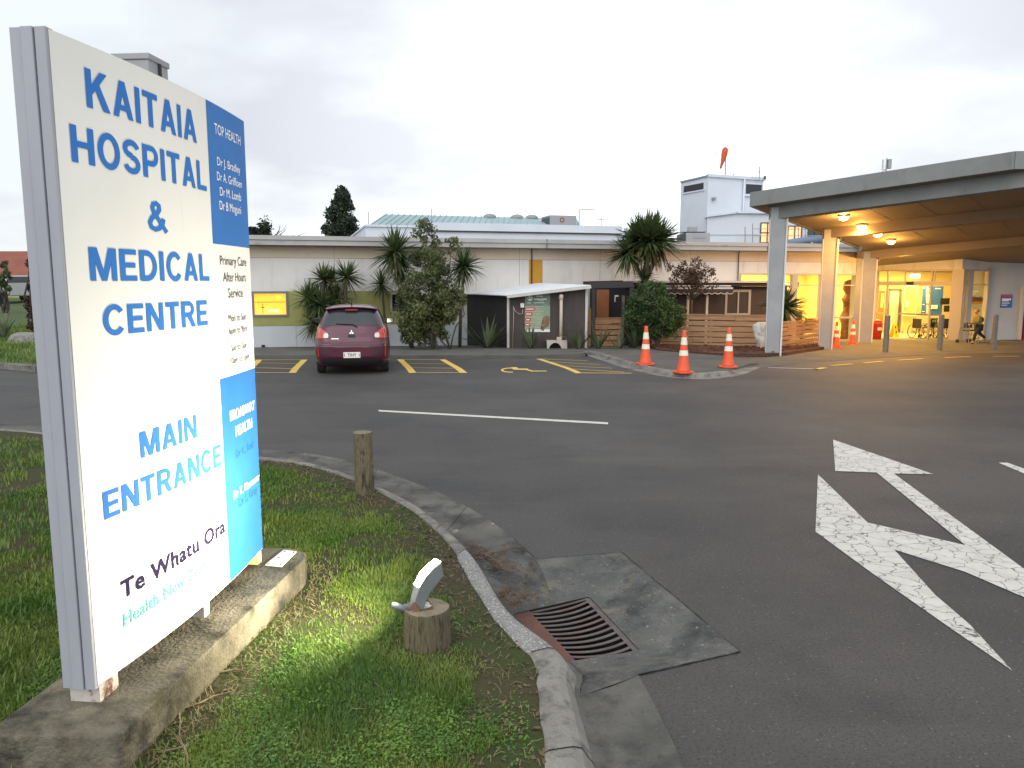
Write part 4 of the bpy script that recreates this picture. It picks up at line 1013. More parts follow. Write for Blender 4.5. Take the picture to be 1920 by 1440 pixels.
# fascia and roof
m = MB(); m.pbox(WP, S0, S1 + .3, 3.20, 3.352, -.2, .50); m.pbox(WP, S0, S1 + .3, 3.362, 3.50, -.2, .54); m.pbox(WP, S0, S1 + .3, 3.348, 3.366, -.2, .47)
m.build('roof_fascia', M['fascia'], hb)
m = MB(); m.pbox(WP, S0, S1 + .3, 3.19, 3.2, 0, .49); m.build('eave_soffit', M['soffit'], hb)
m = MB(); m.pbox(WP, S0, S1, 3.2, 3.44, -12, -.2); m.build('roof', M['roof_flat'], hb)
for s in (9.55, 17.95):
    m = MB(); m.tube([WP.pt(s, 3.2, .10), WP.pt(s, 3.1, .06), WP.pt(s, 1.0, .06)], .022, 8); m.build('downpipe', M['bark_dark'], hb, smooth=True)
m = MB()
for s in (9.95, 18.9): m.pbox(WP, s, s + .03, 3.19, 3.51, .5, .555)
m.build('fascia_joint', M['frame_grey'], hb)
m = MB(); s, z = WP.hit(494, 651); m.pbox(WP, s - .06, s + .05, z - .02, z + .08, 0, .05); m.build('tap_box', M['black'], hb)
# glazed strip at the lobby end
m = MB()
zs = WP.hit(1500, 535)[1]
m.pbox(WP, SG, S1, 2.28, 2.34, -.1, .02); m.pbox(WP, SG, SG + .07, -.5, 2.28, -.1, .02); m.pbox(WP, SG, S1, zs - .02, zs + .02, -.08, .01)
for u0, u1 in ((1483, 1493),): a, b = WP.hit(u0, 560)[0], WP.hit(u1, 560)[0]; m.pbox(WP, a, b, -.5, 2.28, -.12, .05)
for u in (1535,): a = WP.hit(u, 560)[0]; m.pbox(WP, a, a + .06, -.5, 2.28, -.1, .02)
a, b = WP.hit(1563, 560)[0], S1 - .2; m.pbox(WP, a, b, .52, .60, -.08, .015); m.pbox(WP, SG, S1, -.6, -.36, -.12, .0)
m.build('window_frame', M['frame_pale'], hb)
m = MB(); m.pbox(WP, SG + .02, S1, -.5, 2.3, -.05, -.04); m.build('window_pane', M['glass'], hb)
m = MB(); m.pbox(WP, S1 - .12, S1 + .22, -.6, 3.2, -.25, .03); m.build('pier', M['pillar'], hb)

# ------------------------------------------------------------------ entrance lobby
EE = Vector((.741, -.671)).normalized()
EP = Plane((15.4, 34.1), Vector((15.4, 34.1)) + EE)
RD = Vector((.9, .43)).normalized(); c0 = Vector((15.4, 34.1)) + EE * 3.85
RP = Plane(c0, c0 + RD)
w0 = c0 + RD * 1.72
WG = Plane(w0, w0 + Vector((1, .12)))
FZ = -.46
en = thing('entrance_lobby', 'brightly lit glazed main entrance lobby under the canopy', 'building', (c0.x, c0.y, FZ), world=True)
eW = lambda name, rects, mt, P, o0=-.15, o1=0.0: wall(name, rects, mt, o0, o1, None, en, P)
eW('upper_wall', [(-.6, 3.85, 2.52, 3.9)], M['wall_white'], EP)
eW('upper_wall', [(0, 1.72, 2.52, 4.0)], M['wall_white'], RP)
eW('side_wall', [(.0, .35, FZ - .2, 4.0), (.35, 6, 2.05, 4.0), (.35, 2.2, FZ - .2, 2.05)], M['wall_base'], WG)
m = MB()
E_ = lambda u: EP.hit(u, 580)[0]
for u0, u1 in ((1640, 1645), (1659.5, 1662.5), (1741.5, 1744.5), (1781, 1803)):
    m.pbox(EP, E_(u0), E_(u1), FZ, 2.5, -.10, .03)
m.pbox(EP, E_(1640), E_(1803), 2.46, 2.52, -.12, .04); m.pbox(EP, E_(1640), E_(1785), 1.86, 2.03, -.14, .02)
for u in (1692, 1747): m.pbox(EP, E_(u), E_(u) + .05, 2.03, 2.46, -.06, .02)
m.pbox(EP, E_(1640), E_(1660), .62, .69, -.05, .02); m.pbox(EP, E_(1684), E_(1742), .62, .69, -.09, -.05); m.pbox(EP, E_(1660), E_(1781), FZ, FZ + .05, -.1, .02)
m.build('door_frame', M['frame_pale'], en)
m = MB(); m.pbox(EP, E_(1697), E_(1710), 1.90, 2.01, .022, .08); m.build('door_sensor', M['black'], en)
m = MB()
for a, b in ((1645, 1659), (1663, 1741), (1745, 1781)): m.pbox(EP, E_(a), E_(b), FZ + .05, 1.86, -.06, -.05); m.pbox(EP, E_(a), E_(b), 2.03, 2.46, -.06, -.05)
m.build('door_glass', M['glass'], en)
m = MB(); Rr_ = lambda u: RP.hit(u, 580)[0]
for u0, u1 in ((1805, 1808), (1811.5, 1820), (1846, 1850)): m.pbox(RP, Rr_(u0), Rr_(u1), FZ, 2.5, -.1, .03)
m.pbox(RP, 0, 1.72, 2.45, 2.52, -.12, .04); m.pbox(RP, 0, 1.72, RP.hit(1830, 533.5)[1] - .02, RP.hit(1830, 533.5)[1] + .02, -.08, .02); m.pbox(RP, 0, 1.72, FZ, FZ + .08, -.1, .02)
m.build('window_frame', M['frame_pale'], en)
m = MB(); m.pbox(RP, .03, 1.7, FZ + .08, 2.45, -.06, -.05); m.build('window_pane', M['glass'], en)
m = MB(); m.tube([WG.pt(-.05, FZ, .08), WG.pt(-.05, 2.6, .08)], .05, 10); m.build('downpipe', M['frame_pale'], en, smooth=True)
# lobby room
room = [(8.3, 30.6), (13.9, 32.2), (15.4, 34.25), (18.2, 31.75), (19.8, 32.4), (25, 33), (25, 38.3), (8.3, 38.3)]
m = MB(); m.prism(room, FZ - .12, FZ); m.build('floor', M['int_floor'], en)
m = MB(); m.prism(room, 2.62, 2.7); m.build('ceiling', M['int_wall'], en)
m = MB(); m.box((16.6, 38.35, 1.1), (17, .1, 3.3)); m.box((8.25, 34.5, 1.1), (.1, 8, 3.3)); m.box((25.05, 35.6, 1.1), (.1, 5.4, 3.3)); m.box((14.6, 36.6, 1.1), (.1, 3.4, 3.3))
m.build('inner_wall', M['int_wall'], en)
for x, y in ((10.2, 33.2), (12.6, 34.0), (12.4, 36.8), (16.6, 36.2), (17.8, 34.2), (21.3, 35.2), (10.0, 36.6), (16.2, 34.6), (19.2, 36.4)):
    m = MB(); m.box((x, y, 2.605), (1.2, .3, .03)); m.build('ceiling_lamp', M['int_lamp'], en)
    l = bpy.data.lights.new('lobby_light', 'AREA'); l.shape = 'RECTANGLE'; l.size = 1.2; l.size_y = .3; l.energy = 185; l.color = (1, .62, .16)
    lo_ = bpy.data.objects.new('lobby_light', l); C.objects.link(lo_); lo_.location = (x, y, 2.57)
YB = 38.25
def back(name, u0, u1, v0, v1, mt, Y=YB, d=.04, parent=None, bevel=0):
    a, b = AT(u0, v1, Y), AT(u1, v0, Y); m = MB(); m.box(((a.x + b.x) / 2, Y, (a.z + b.z) / 2), (b.x - a.x, d, b.z - a.z)); return m.build(name, mt, parent, bevel=bevel)
# inner doors, directory, notices
d = thing('timber_inner_door', 'orange timber inner door with narrow glass slot', 'door', AT(1647, 624, 38.2), world=True)
back('door_leaf', 1634, 1659, 545, 624, M['wood_door'], 38.2, .05, d); back('glass_slot', 1651, 1657, 550, 577, M['exit_lit'] if 0 else M['int_wall'], 38.17, .03, d)
d = thing('white_inner_door', 'pale inner door in a grey frame at the back of the lobby', 'door', AT(1675, 624, 38.2), world=True)
back('door_leaf', 1664, 1686, 545, 624, M['wall_white'], 38.2, .05, d)
m = MB(); a, b = AT(1662, 624, 38.17), AT(1689, 543, 38.17); 
m.box((a.x, 38.17, (a.z + b.z) / 2), (.09, .08, b.z - a.z)); m.box((b.x, 38.17, (a.z + b.z) / 2), (.09, .08, b.z - a.z)); m.box(((a.x + b.x) / 2, 38.17, b.z), (b.x - a.x, .08, .09)); m.build('door_frame', M['frame_grey'], d)
d = thing('glazed_inner_door', 'green-tinted glazed inner door with a push bar and a notice', 'door', AT(1706, 628, 37.2), world=True)
a, b = AT(1690, 628, 37.2), AT(1720, 537, 37.2); m = MB()
for x in (a.x, b.x): m.box((x, 37.2, (a.z + b.z) / 2), (.08, .06, b.z - a.z))
m.box(((a.x + b.x) / 2, 37.2, b.z), (b.x - a.x, .06, .08)); m.box(((a.x + b.x) / 2, 37.2, a.z + .1), (b.x - a.x, .06, .2)); m.build('door_frame', M['frame_pale'], d)
m = MB(); m.box(((a.x + b.x) / 2, 37.22, (a.z + b.z) / 2), (b.x - a.x - .08, .02, b.z - a.z - .1)); m.build('pane', mat('tinted_pane', (.42, .40, .16), .2), d)
back('push_bar', 1691, 1718, 589, 592, M['pillar_edge'], 37.12, .06, d); back('notice', 1698, 1704, 565, 576, M['plate'], 37.14, .02, d)
d = thing('directory_board', 'tall blue directory board with white lists inside the entrance', 'board', AT(1747, 592, 36.9), world=True)
back('board', 1727, 1769, 537, 592, M['board_blue'], 36.9, .05, d)
m = MB(); rr = random.Random(3)
for k in range(26):
    v = 539.5 + k * 1.15
    if k in (8, 17): continue
    a, b = AT(1736.5, v, 36.86), AT(1736.5 + rr.uniform(4, 7.5), v, 36.86); m.box(((a.x + b.x) / 2, 36.86, a.z), (b.x - a.x, .01, .018))
for v in (540, 571, 584): a, b = AT(1729, v, 36.86), AT(1733.5, v, 36.86); m.box(((a.x + b.x) / 2, 36.86, a.z), (b.x - a.x, .01, .022))
for k in range(12): a, b = AT(1736.5, 572 + k * 1.5, 36.86), AT(1736.5 + rr.uniform(4, 7), 572 + k * 1.5, 36.86); m.box(((a.x + b.x) / 2, 36.86, a.z), (b.x - a.x, .01, .018))
a, b = AT(1754, 541, 36.86), AT(1764, 541, 36.86); m.box(((a.x + b.x) / 2, 36.86, a.z), (b.x - a.x, .01, .035)); m.build('text_lines', M['letter_white'], d)
back('notice', 1746, 1758, 572, 579, M['plate'], 36.85, .012, d)
d = thing('wall_poster', 'framed poster with orange crowd picture behind the side window', 'poster', AT(1830, 575, 34.6), world=True)
back('frame', 1816, 1845, 538, 574, M['pillar_edge'], 34.8, .05, d); back('picture', 1817.5, 1843.5, 539.5, 572, M['poster_sky'], 34.77, .02, d)
back('picture_band', 1817.5, 1843.5, 563, 570, M['ochre'], 34.755, .01, d)
m = MB(); rr = random.Random(5)
for k in range(26): p = AT(1818.5 + k * .95, 561, 34.75); m.box((p.x, 34.75, p.z), (.03, .01, rr.uniform(.1, .26)))
m.build('crowd_shapes', M['poster_tan'], d)
m = MB()
for v, w in ((546.5, 16), (550, 10), (553, 7)): a, b = AT(1819, v, 34.75), AT(1819 + w, v, 34.75); m.box(((a.x + b.x) / 2, 34.75, a.z), (b.x - a.x, .01, .05 if v < 548 else .03))
m.build('text_lines', M['letter_white'], d)
m = MB(); m.box((21.75, 34.9, 1.0), (2.5, .08, 3.0)); m.build('partition', M['int_wall'], en)
ex = thing('exit_light_box', 'glowing white light box hanging above the entrance door', 'lamp', EP.pt(E_(1707), 2.2, -.4), world=True)
m = MB(); m.pbox(EP, E_(1697), E_(1715), 2.17, 2.34, -.45, -.38); m.build('light_panel', M['exit_lit'], ex)
m = MB(); m.pbox(EP, E_(1696.5), E_(1715.5), 2.345, 2.37, -.46, -.36); m.pbox(EP, E_(1706), E_(1707), 2.37, 2.62, -.42, -.41); m.build('bracket', M['frame_grey'], ex)
m = MB(); a = AT(1762, 565, 36.85); m.box((a.x + .25, 36.85, a.z), (.42, .05, .3)); m.box((a.x + .35, 36.84, a.z - .35), (.26, .03, .3)); o = m.build('wall_screen', M['black'], None); tag(o, 'small dark screen and notice on the lobby wall right of the directory', 'screen')
# wheelchairs parked behind the glass
wc = thing('wheelchair', 'folding black wheelchair by the door, big spoked wheel nearest the doorway', 'wheelchair', (0, 0, 0), 0, 'wheelchairs parked inside the entrance')
m = MB(); m.box((0, -.20, .66), (.44, .03, .42)); m.build('backrest', M['seat_black'], wc, bevel=.01)
m = MB(); m.box((0, .02, .48), (.42, .42, .05)); m.build('seat', M['seat_black'], wc, bevel=.01)
m = MB()
for sx in (-.22, .22):
    m.tube([(sx, -.34, .95), (sx, -.22, .92), (sx, -.2, .2)], .013, 6); m.tube([(sx, -.2, .66), (sx, .22, .66), (sx, .24, .30), (sx, .40, .12)], .013, 6); m.tube([(sx, -.2, .3), (sx, .25, .3)], .013, 6)
m.tube([(-.22, 0, .25), (.22, 0, .48)], .012, 6); m.tube([(.22, 0, .25), (-.22, 0, .48)], .012, 6)
m.build('frame', M['chrome'], wc)
for sx in (-.27, .27):
    m = MB(); Mx = Matrix.Rotation(R(90), 3, 'Y')
    pts = [(sx, -.12 + .30 * math.cos(t), .31 + .30 * math.sin(t)) for t in np.linspace(0, 2 * math.pi, 25)]
    m.tube(pts, .018, 6, cap=False); w_ = m.build('wheel', M['tyre'], wc)
    m = MB()
    for k in range(12): t = k * math.pi / 6; m.tube([(sx, -.12, .31), (sx, -.12 + .29 * math.cos(t), .31 + .29 * math.sin(t))], .006, 4)
    m.lathe([(.035, -.03), (.035, .03)], (sx, -.12, .31), 8, M=Mx); m.build('spokes', M['metal'], w_)
    m = MB(); m.lathe([(.07, -.012), (.07, .012)], (sx * .85, .32, .075), 12, M=Mx); m.build('caster', M['tyre'], wc)
def wc_at(o, u, v, Y, rz, lab=None):
    p = AT(u, v, Y); o.location = (p.x, Y, FZ); o.rotation_euler = (0, 0, rz)
    if lab: o['label'] = lab
wc2 = dup(wc, label='black wheelchair marked ED on its back, middle of the row inside the entrance'); wc3 = dup(wc, label='wheelchair at the row end nearest the entrance pier')
text_on(lambda s, z, off: Vector((s, -.2165 - off, z)), 'ED', -.13, .13, .70, .80, M['letter_white'], 'lettering', wc2)
wc_at(wc, 1724, 620, 33.9, R(-62)); wc_at(wc2, 1746, 620, 34.4, R(8)); wc_at(wc3, 1765, 620, 34.0, R(-12))
ws = thing('wet_floor_sign', 'yellow folding wet floor sign standing inside the doors', 'floor sign', (0, 0, 0)); p = AT(1676, 630, 34.6); ws.location = (p.x, 34.6, FZ); ws.rotation_euler = (0, 0, R(25))
for sg in (1, -1):
    m = MB(); m.add([(-.15, -.16 * sg, 0), (.15, -.16 * sg, 0), (.09, -.01 * sg, .66), (-.09, -.01 * sg, .66), (-.15, -.14 * sg, 0), (.15, -.14 * sg, 0), (.09, .01 * sg, .66), (-.09, .01 * sg, .66)], [(0, 1, 2, 3), (7, 6, 5, 4), (0, 4, 5, 1), (1, 5, 6, 2), (2, 6, 7, 3), (3, 7, 4, 0)])
    q = m.build('panel', M['wet_yellow'], ws)
    if sg == 1:
        m = MB(); yy = lambda z: -.165 + .15 * z / .66
        m.add([(-.06, yy(.2), .2), (.06, yy(.2), .2), (0, yy(.34), .34)], [(0, 1, 2)]); m.add([(-.05, yy(.40), .40), (.05, yy(.40), .40), (.04, yy(.5), .5), (-.04, yy(.5), .5)], [(0, 1, 2, 3)]); m.build('print', M['black'], q)
p = GP(1642, 637); rb = thing('red_bin', 'red round-topped bin standing outside the entrance doors beside a pillar', 'bin', (p.x, p.y - .1, p.z))
m = MB(); m.lathe([(.155, 0), (.17, .03), (.185, .62), (.19, .64)], n=20); m.build('bin_body', M['red_bin'], rb, smooth=True)
m = MB(); m.lathe([(.195, .64), (.195, .68), (.16, .80), (.06, .86), (.005, .865)], n=20); m.build('lid', M['red_bin'], rb, smooth=True)
m = MB(); m.box((0, -.185, .48), (.16, .02, .12)); m.build('notice', M['plate'], rb)
# carved figure
pc_ = AT(1591, 640, 33.1)
m = MB(); N = 26; prof = [(.36, 0), (.37, .3), (.33, .6), (.40, .85), (.37, 1.05), (.30, 1.3), (.36, 1.55), (.38, 1.72), (.28, 1.86), (.25, 1.95), (.33, 2.1), (.32, 2.28), (.22, 2.45), (.06, 2.52)]
for k, (r_, z) in enumerate(prof):
    for j in range(N):
        t = 2 * math.pi * j / N; ww = 1 + .14 * math.sin(2 * t + z * 3) + .09 * math.sin(5 * t + z * 7) + .05 * math.sin(9 * t - z * 11)
        m.v.append((pc_.x + .04 * math.sin(z * 2.2) + r_ * ww * math.cos(t), 33.1 + r_ * .7 * ww * math.sin(t), FZ + z * 1.02))
for k in range(len(prof) - 1):
    for j in range(N): a = k * N + j; b = k * N + (j + 1) % N; m.f.append((a, b, b + N, a + N)); m.m.append(0)
m.f.append(tuple((len(prof) - 1) * N + j for j in range(N))); m.m.append(0)
tag(m.build('carved_figure', M['carving'], smooth=True), 'tall dark carved wooden figure standing behind the lobby glass', 'carving')
# reception corner
d = thing('reception_sign', 'dark hanging reception sign with white capitals seen past a pillar', 'sign', AT(1472, 534, 34.5), world=True)
back('board', 1446, 1498, 529, 538, M['black'], 34.5, .05, d)
a, b = AT(1449, 536.3, 34.46), AT(1494.5, 531, 34.46)
text_on(lambda s, z, off: Vector((s, 34.47 - off, z)), 'RECEPTION', a.x, b.x, a.z, b.z, M['letter_white'], 'lettering', d, .015)
d = thing('reception_desk', 'orange timber reception desk behind the lobby glass', 'desk', AT(1478, 605, 35.5), world=True)
a, b = AT(1462, 600, 35.5), AT(1500, 583, 35.5); m = MB(); m.box(((a.x + b.x) / 2, 35.5, (FZ + b.z) / 2), (b.x - a.x, .6, b.z - FZ)); m.build('desk_front', M['wood_door'], d)
m = MB(); m.box(((a.x + b.x) / 2, 35.45, b.z + .025), (b.x - a.x + .1, .8, .05)); m.build('desk_top', M['ochre'], d)
d = thing('notice_board', 'small notice board with four dark pictures by the reception', 'notice board', AT(1489, 575, 38.1), world=True)
back('board', 1480, 1498, 567, 582, M['plate'], 38.15, .04, d)
for u, v in ((1485, 572), (1492, 572), (1485, 578), (1492, 578)): back('picture', u - 2.4, u + 2.4, v - 2, v + 2, M['black'], 38.11, .02, d)
for k, u in enumerate((1518, 1548)):
    o = back('picture_frame', u - 8, u + 8, 545, 566, M['pillar_edge'], 38.15, .04); tag(o, ['framed picture on the lobby wall left of the second pillar', 'framed picture on the lobby wall close behind the second pillar'][k], 'picture')
ch = thing('lobby_chair', 'brown chair in the lobby seen over the timber fence, left one', 'chair', (0, 0, FZ), 0, 'chairs in the lobby')
m = MB(); m.box((0, 0, .44), (.46, .46, .06)); m.build('seat', M['carving'], ch, bevel=.01)
m = MB(); m.box((0, .22, .72), (.46, .05, .42)); m.build('backrest', M['carving'], ch, bevel=.02)
for sx in (-.2, .2):
    for sy in (-.2, .2): m = MB(); m.tube([(sx, sy, 0), (sx, sy, .42)], .018, 6); m.build('leg', M['dark_metal'], ch)
ch2 = dup(ch, label='brown chair in the lobby seen over the timber fence, right one'); ch3 = dup(ch, label='brown chair in the lobby beside the reception desk')
for o, u, Y in ((ch, 1518, 33.2), (ch2, 1542, 33.3), (ch3, 1488, 33.6)): p = AT(u, 600, Y); o.location = (p.x, Y, FZ); o.rotation_euler = (0, 0, R(170))
# wall sign and red thing at the far right
d = thing('blue_wall_sign', 'blue notice with a red strip fixed to the pale wall right of the entrance', 'sign', WG.pt(.6, 1.2), world=True)
a = WG.hit(1875, 577); b = WG.hit(1898, 552)
m = MB(); m.pbox(WG, a[0], b[0], a[1], b[1], 0, .03); m.build('board', M['board_blue'], d)
m = MB(); m.pbox(WG, a[0] + .02, b[0] - .02, b[1] - .10, b[1] - .02, .03, .034); m.build('red_strip', M['dot_red'], d)
m = MB(); h_ = b[1] - a[1]
for k, w in enumerate((.95, .7, .85, .6)): m.pbox(WG, a[0] + .04, a[0] + .04 + (b[0] - a[0] - .08) * w, b[1] - h_ * (.36 + .16 * k) - .05 * (k == 0), b[1] - h_ * (.30 + .16 * k), .03, .034)
m.build('text_lines', M['letter_white'], d)
a = WG.hit(1914, 632); b = WG.hit(1960, 540)
m = MB(); m.pbox(WG, a[0], b[0], FZ, b[1], -.02, .30); o = m.build('red_cabinet', M['red_bin'], bevel=.02); tag(o, 'tall red cabinet at the right edge beside the pale wall', 'cabinet')
m = MB(); m.pbox(WG, a[0] - .20, a[0] - .07, FZ, b[1] + .05, -.01, .12); o = m.build('drain_pipe', M['pillar_edge']); tag(o, 'white square downpipe beside the red cabinet', 'pipe')

# ================================================================== CANOPY
C0 = AT(1406, 387, 22.5); CE = Vector((.74, -.67)).normalized(); CN = Vector((.67, .74)).normalized()
def sof(p): d_ = Vector((p[0] - C0.x, p[1] - C0.y)); return C0.z + .069 * d_.dot(CE) - .098 * d_.dot(CN)
c0_ = Vector((C0.x, C0.y)); c1_ = c0_ + CE * 6.4; c2_ = c1_ + Vector((6.5, -.6))
cv_ = thing('entrance_canopy', 'broad grey concrete entrance canopy on slab pillars with warm downlights', 'canopy', (C0.x, C0.y, 0), world=True)
lf = c0_ + CN * 9.2
outl = [c0_, c1_, c2_, Vector((26, 33)), Vector((25, 36)), Vector((15.2, 35.2)), lf + EE * .2]
area = sum(outl[i].x * outl[(i + 1) % len(outl)].y - outl[(i + 1) % len(outl)].x * outl[i].y for i in range(len(outl)))
if area < 0: outl = outl[::-1]
FH = .37
ins = [c0_ + CE * .5 + CN * .5]
m = MB(); m.prism([(p.x, p.y) for p in outl], lambda p: sof(p) + .05, lambda p: sof(p) + FH); m.build('roof_slab', M['canopy'], cv_)
# fascia upstand, proud of the slab
def ribbon(name, pts, d0, d1, zf0, zf1, mt, parent, off):
    m = MB()
    for i in range(len(pts) - 1):
        a, b = pts[i], pts[i + 1]; t = (b - a).normalized(); nr = Vector((t.y, -t.x))
        q = [a - nr * d0, b - nr * d0, b + nr * d1, a + nr * d1]
        if i == 0: pass
        m.v += [(p.x, p.y, sof(p) + zf0) for p in q] + [(p.x, p.y, sof(p) + zf1) for p in q]; k = len(m.v) - 8
        m.f += [(k + 3, k + 2, k + 1, k), (k + 4, k + 5, k + 6, k + 7), (k, k + 1, k + 5, k + 4), (k + 1, k + 2, k + 6, k + 5), (k + 2, k + 3, k + 7, k + 6), (k + 3, k, k + 4, k + 7)]; m.m += [0] * 6
    return m.build(name, mt, parent)
ribbon('fascia', [c0_, c1_, c2_], .06, .02, -.01, FH + .02, M['canopy'], cv_, 0)
ribbon('side_fascia', [lf, c0_ + CN * .03], .06, .02, -.005, FH + .015, M['canopy'], cv_, 0)
# soffit board inside the edge beam
m = MB(); m.prism([(p.x, p.y) for p in outl], lambda p: sof(p) + .012, lambda p: sof(p) + .045)
m.build('soffit', M['soffit'], cv_)
# joints in the soffit
m = MB()
for k in range(1, 10):
    a = c0_ + CE * (k * 1.25) + CN * .9; b = a + CN * 8.0
    m.beam((a.x, a.y, sof(a) + .010), (b.x, b.y, sof(b) + .010), .014, .008)
m.build('soffit_joint', M['frame_grey'], cv_)
# pillars and beams
PILL = [((1440, 668), (1468, 668)), ((1540, 656), (1564, 656)), ((1616, 644), (1638, 644))]
pcs = []
for i, (a, b) in enumerate(PILL):
    A_, B_ = GP(*a), GP(*b); c_ = (A_ + B_) / 2; w = (B_ - A_).length * .96; c_.y += .2; pcs.append(Vector((c_.x, c_.y)))
    th = -math.atan2(c_.x, c_.y) * .8; zt = sof(c_) - .02; zb = gz(c_.y) - .05
    m = MB(); ax, ay = Vector((math.cos(th), math.sin(th))), Vector((-math.sin(th), math.cos(th)))
    def ring(z, f, x0, x1, y0, y1): return [(c_.x + ax.x * x * f + ay.x * y, c_.y + ax.y * x * f + ay.y * y, z) for x, y in ((x0, y0), (x1, y0), (x1, y1), (x0, y1))]
    F_ = [(3, 2, 1, 0), (4, 5, 6, 7), (0, 1, 5, 4), (1, 2, 6, 5), (2, 3, 7, 6), (3, 0, 4, 7)]
    m.add(ring(zb, 1, -w / 2, w / 2 - .05, -.15, .2) + ring(zt, 1.16, -w / 2, w / 2 - .05, -.15, .2), F_)
    o = m.build('pillar', M['pillar'], cv_, bevel=.006)
    m = MB(); m.add(ring(zb, 1, w / 2 - .045, w / 2, -.19, .24) + ring(zt - .3, 1.14, w / 2 - .045, w / 2, -.19, .24), F_); m.add(ring(zb, 1, -w / 2 - .02, -w / 2 - .004, -.17, .24) + ring(zt - .3, 1.14, -w / 2 - .02, -w / 2 - .004, -.17, .24), F_)
    m.build('pillar_flange', M['pillar_edge'], o)
    m = MB(); m.beam((c_.x + ax.x * w * .22, c_.y + ax.y * w * .22 - .2, zt - .02), (c_.x + ax.x * w * .56, c_.y + ax.y * w * .56 - .2, zt - .36), .05, .03); m.build('brace', M['dark_metal'], o)
for i, c_ in enumerate(pcs):
    a = c_ - CE * .25; b = a + CE * (13 if i else 6.2); dp = (.36, .30, .28)[i]
    m = MB(); t = CE; nr = Vector((t.y, -t.x)); q = [a - nr * .15, b - nr * .15, b + nr * .15, a + nr * .15]
    m.add([(p.x, p.y, sof(p) - dp) for p in q] + [(p.x, p.y, sof(p) + .011) for p in q], [(0, 1, 2, 3)[::-1], (4, 5, 6, 7), (0, 1, 5, 4), (1, 2, 6, 5), (2, 3, 7, 6), (3, 0, 4, 7)])
    m.build('beam', M['canopy'] if i == 0 else M['soffit'], cv_)
    if i == 0:
        a2 = b; b2 = a2 + Vector((5.5, -.5)); nr = Vector((0, -1)); q = [a2 - nr * .15, b2 - nr * .15, b2 + nr * .15, a2 + nr * .15]
        m = MB(); m.add([(p.x, p.y, sof(p) - dp) for p in q] + [(p.x, p.y, sof(p) + .011) for p in q], [(3, 2, 1, 0), (4, 5, 6, 7), (0, 1, 5, 4), (1, 2, 6, 5), (2, 3, 7, 6), (3, 0, 4, 7)]); m.build('beam', M['canopy'], cv_)
# downlights
def on_soffit(u, v):
    d_ = ray(u, v); lo_t, hi_t = 5, 60
    f = lambda t: H + d_[2] * t - sof((d_[0] * t, d_[1] * t))
    for _ in range(60):
        mid = (lo_t + hi_t) / 2
        if f(mid) < 0: lo_t = mid
        else: hi_t = mid
    return Vector((d_[0] * hi_t, d_[1] * hi_t, sof((d_[0] * hi_t, d_[1] * hi_t))))
LP = [(1582, 404, 1), (1616, 421, 1), (1646, 436, 1), (1671, 449.5, 1), (1696, 472, 1), (1582, 393, 0)]
first = None
places = ['nearest the front edge of the canopy', 'second from the canopy front edge', 'third from the canopy front edge', 'fourth from the canopy front edge', 'fifth from the canopy front edge, by the entrance wall', 'unlit, just behind the front beam']
for i, (u, v, on) in enumerate(LP):
    p = on_soffit(u, v)
    d = thing('downlight', ('glowing round ceiling light ' if on else 'round ceiling light ') + places[i], 'ceiling light', (p.x, p.y, p.z), 0, 'ceiling lights under the canopy')
    m = MB(); m.lathe([(.02, .01), (.17, .01), (.17, -.03), (.14, -.045)], n=18); m.build('rim', M['frame_pale'], d)
    m = MB(); m.lathe([(.14, -.035), (.135, -.09), (.09, -.14), (.02, -.155)], n=18); m.build('glass_dome', M['canopy_lamp'] if on else M['canopy_lamp_dim'], d, smooth=True)
    if on:
        l = bpy.data.lights.new('downlight_light', 'POINT'); l.energy = 75 if i != 4 else 190; l.color = (1, .49, .10); l.shadow_soft_size = .12
        o = bpy.data.objects.new('downlight_light', l); C.objects.link(o); o.location = (0, 0, -.30); o.parent = d
        l = bpy.data.lights.new('downlight_beam', 'AREA'); l.shape = 'DISK'; l.size = .26; l.energy = 95; l.color = (1, .50, .12)
        o = bpy.data.objects.new('downlight_beam', l); C.objects.link(o); o.location = (0, 0, -.20); o.parent = d
# aerial on the canopy roof
p = Vector((c0_ + CE * 3.6 + CN * 2.0)); zr = sof(p) + FH; pz = AT(1661, 326, p.y)
px_ = AT(1661, 327, 20.6); xx = px_.x; zr = px_.z; za = AT(1661, 297, 20.6).z - zr; zl_ = sof((xx, 20.6)) + FH - zr - .05
d = thing('roof_antenna', 'small grey panel antenna on a short pole on the canopy roof', 'antenna', (xx, 20.6, zr))
m = MB(); m.tube([(0, 0, zl_), (0, 0, za)], .018, 8); m.tube([(-.10, 0, .06), (0, 0, .16)], .01, 6); m.build('pole', M['metal'], d)
m = MB(); m.box((.07, 0, za - .14), (.09, .10, .24)); m.build('panel', M['metal'], d, bevel=.008)
m = MB(); m.box((-.09, 0, za - .16), (.03, .06, .26)); m.beam((-.09, 0, za - .2), (0, 0, za - .2), .02, .02); m.build('panel', M['pillar_edge'], d)

# steel bollards
bo = None
for i, (u, v, lab) in enumerate([(1660, 660, 'grey steel bollard nearest the second pillar'), (1761, 657, 'grey steel bollard in front of the wheelchairs'), (1862, 656, 'grey steel bollard just behind the walking person')]):
    p = GP(u, v)
    if bo is None:
        bo = thing('steel_bollard', lab, 'bollard', p, 0, 'steel bollards along the entrance')
        m = MB(); m.lathe([(.085, 0), (.085, 1.12)], n=18); m.build('tube', M['galv'], bo, smooth=False)
        m = MB(); m.lathe([(.087, 1.12), (.087, 1.14), (.075, 1.165), (.01, 1.17)], n=18); m.build('cap', M['galv'], bo, smooth=False)
    else: dup(bo, p, 0, lab)
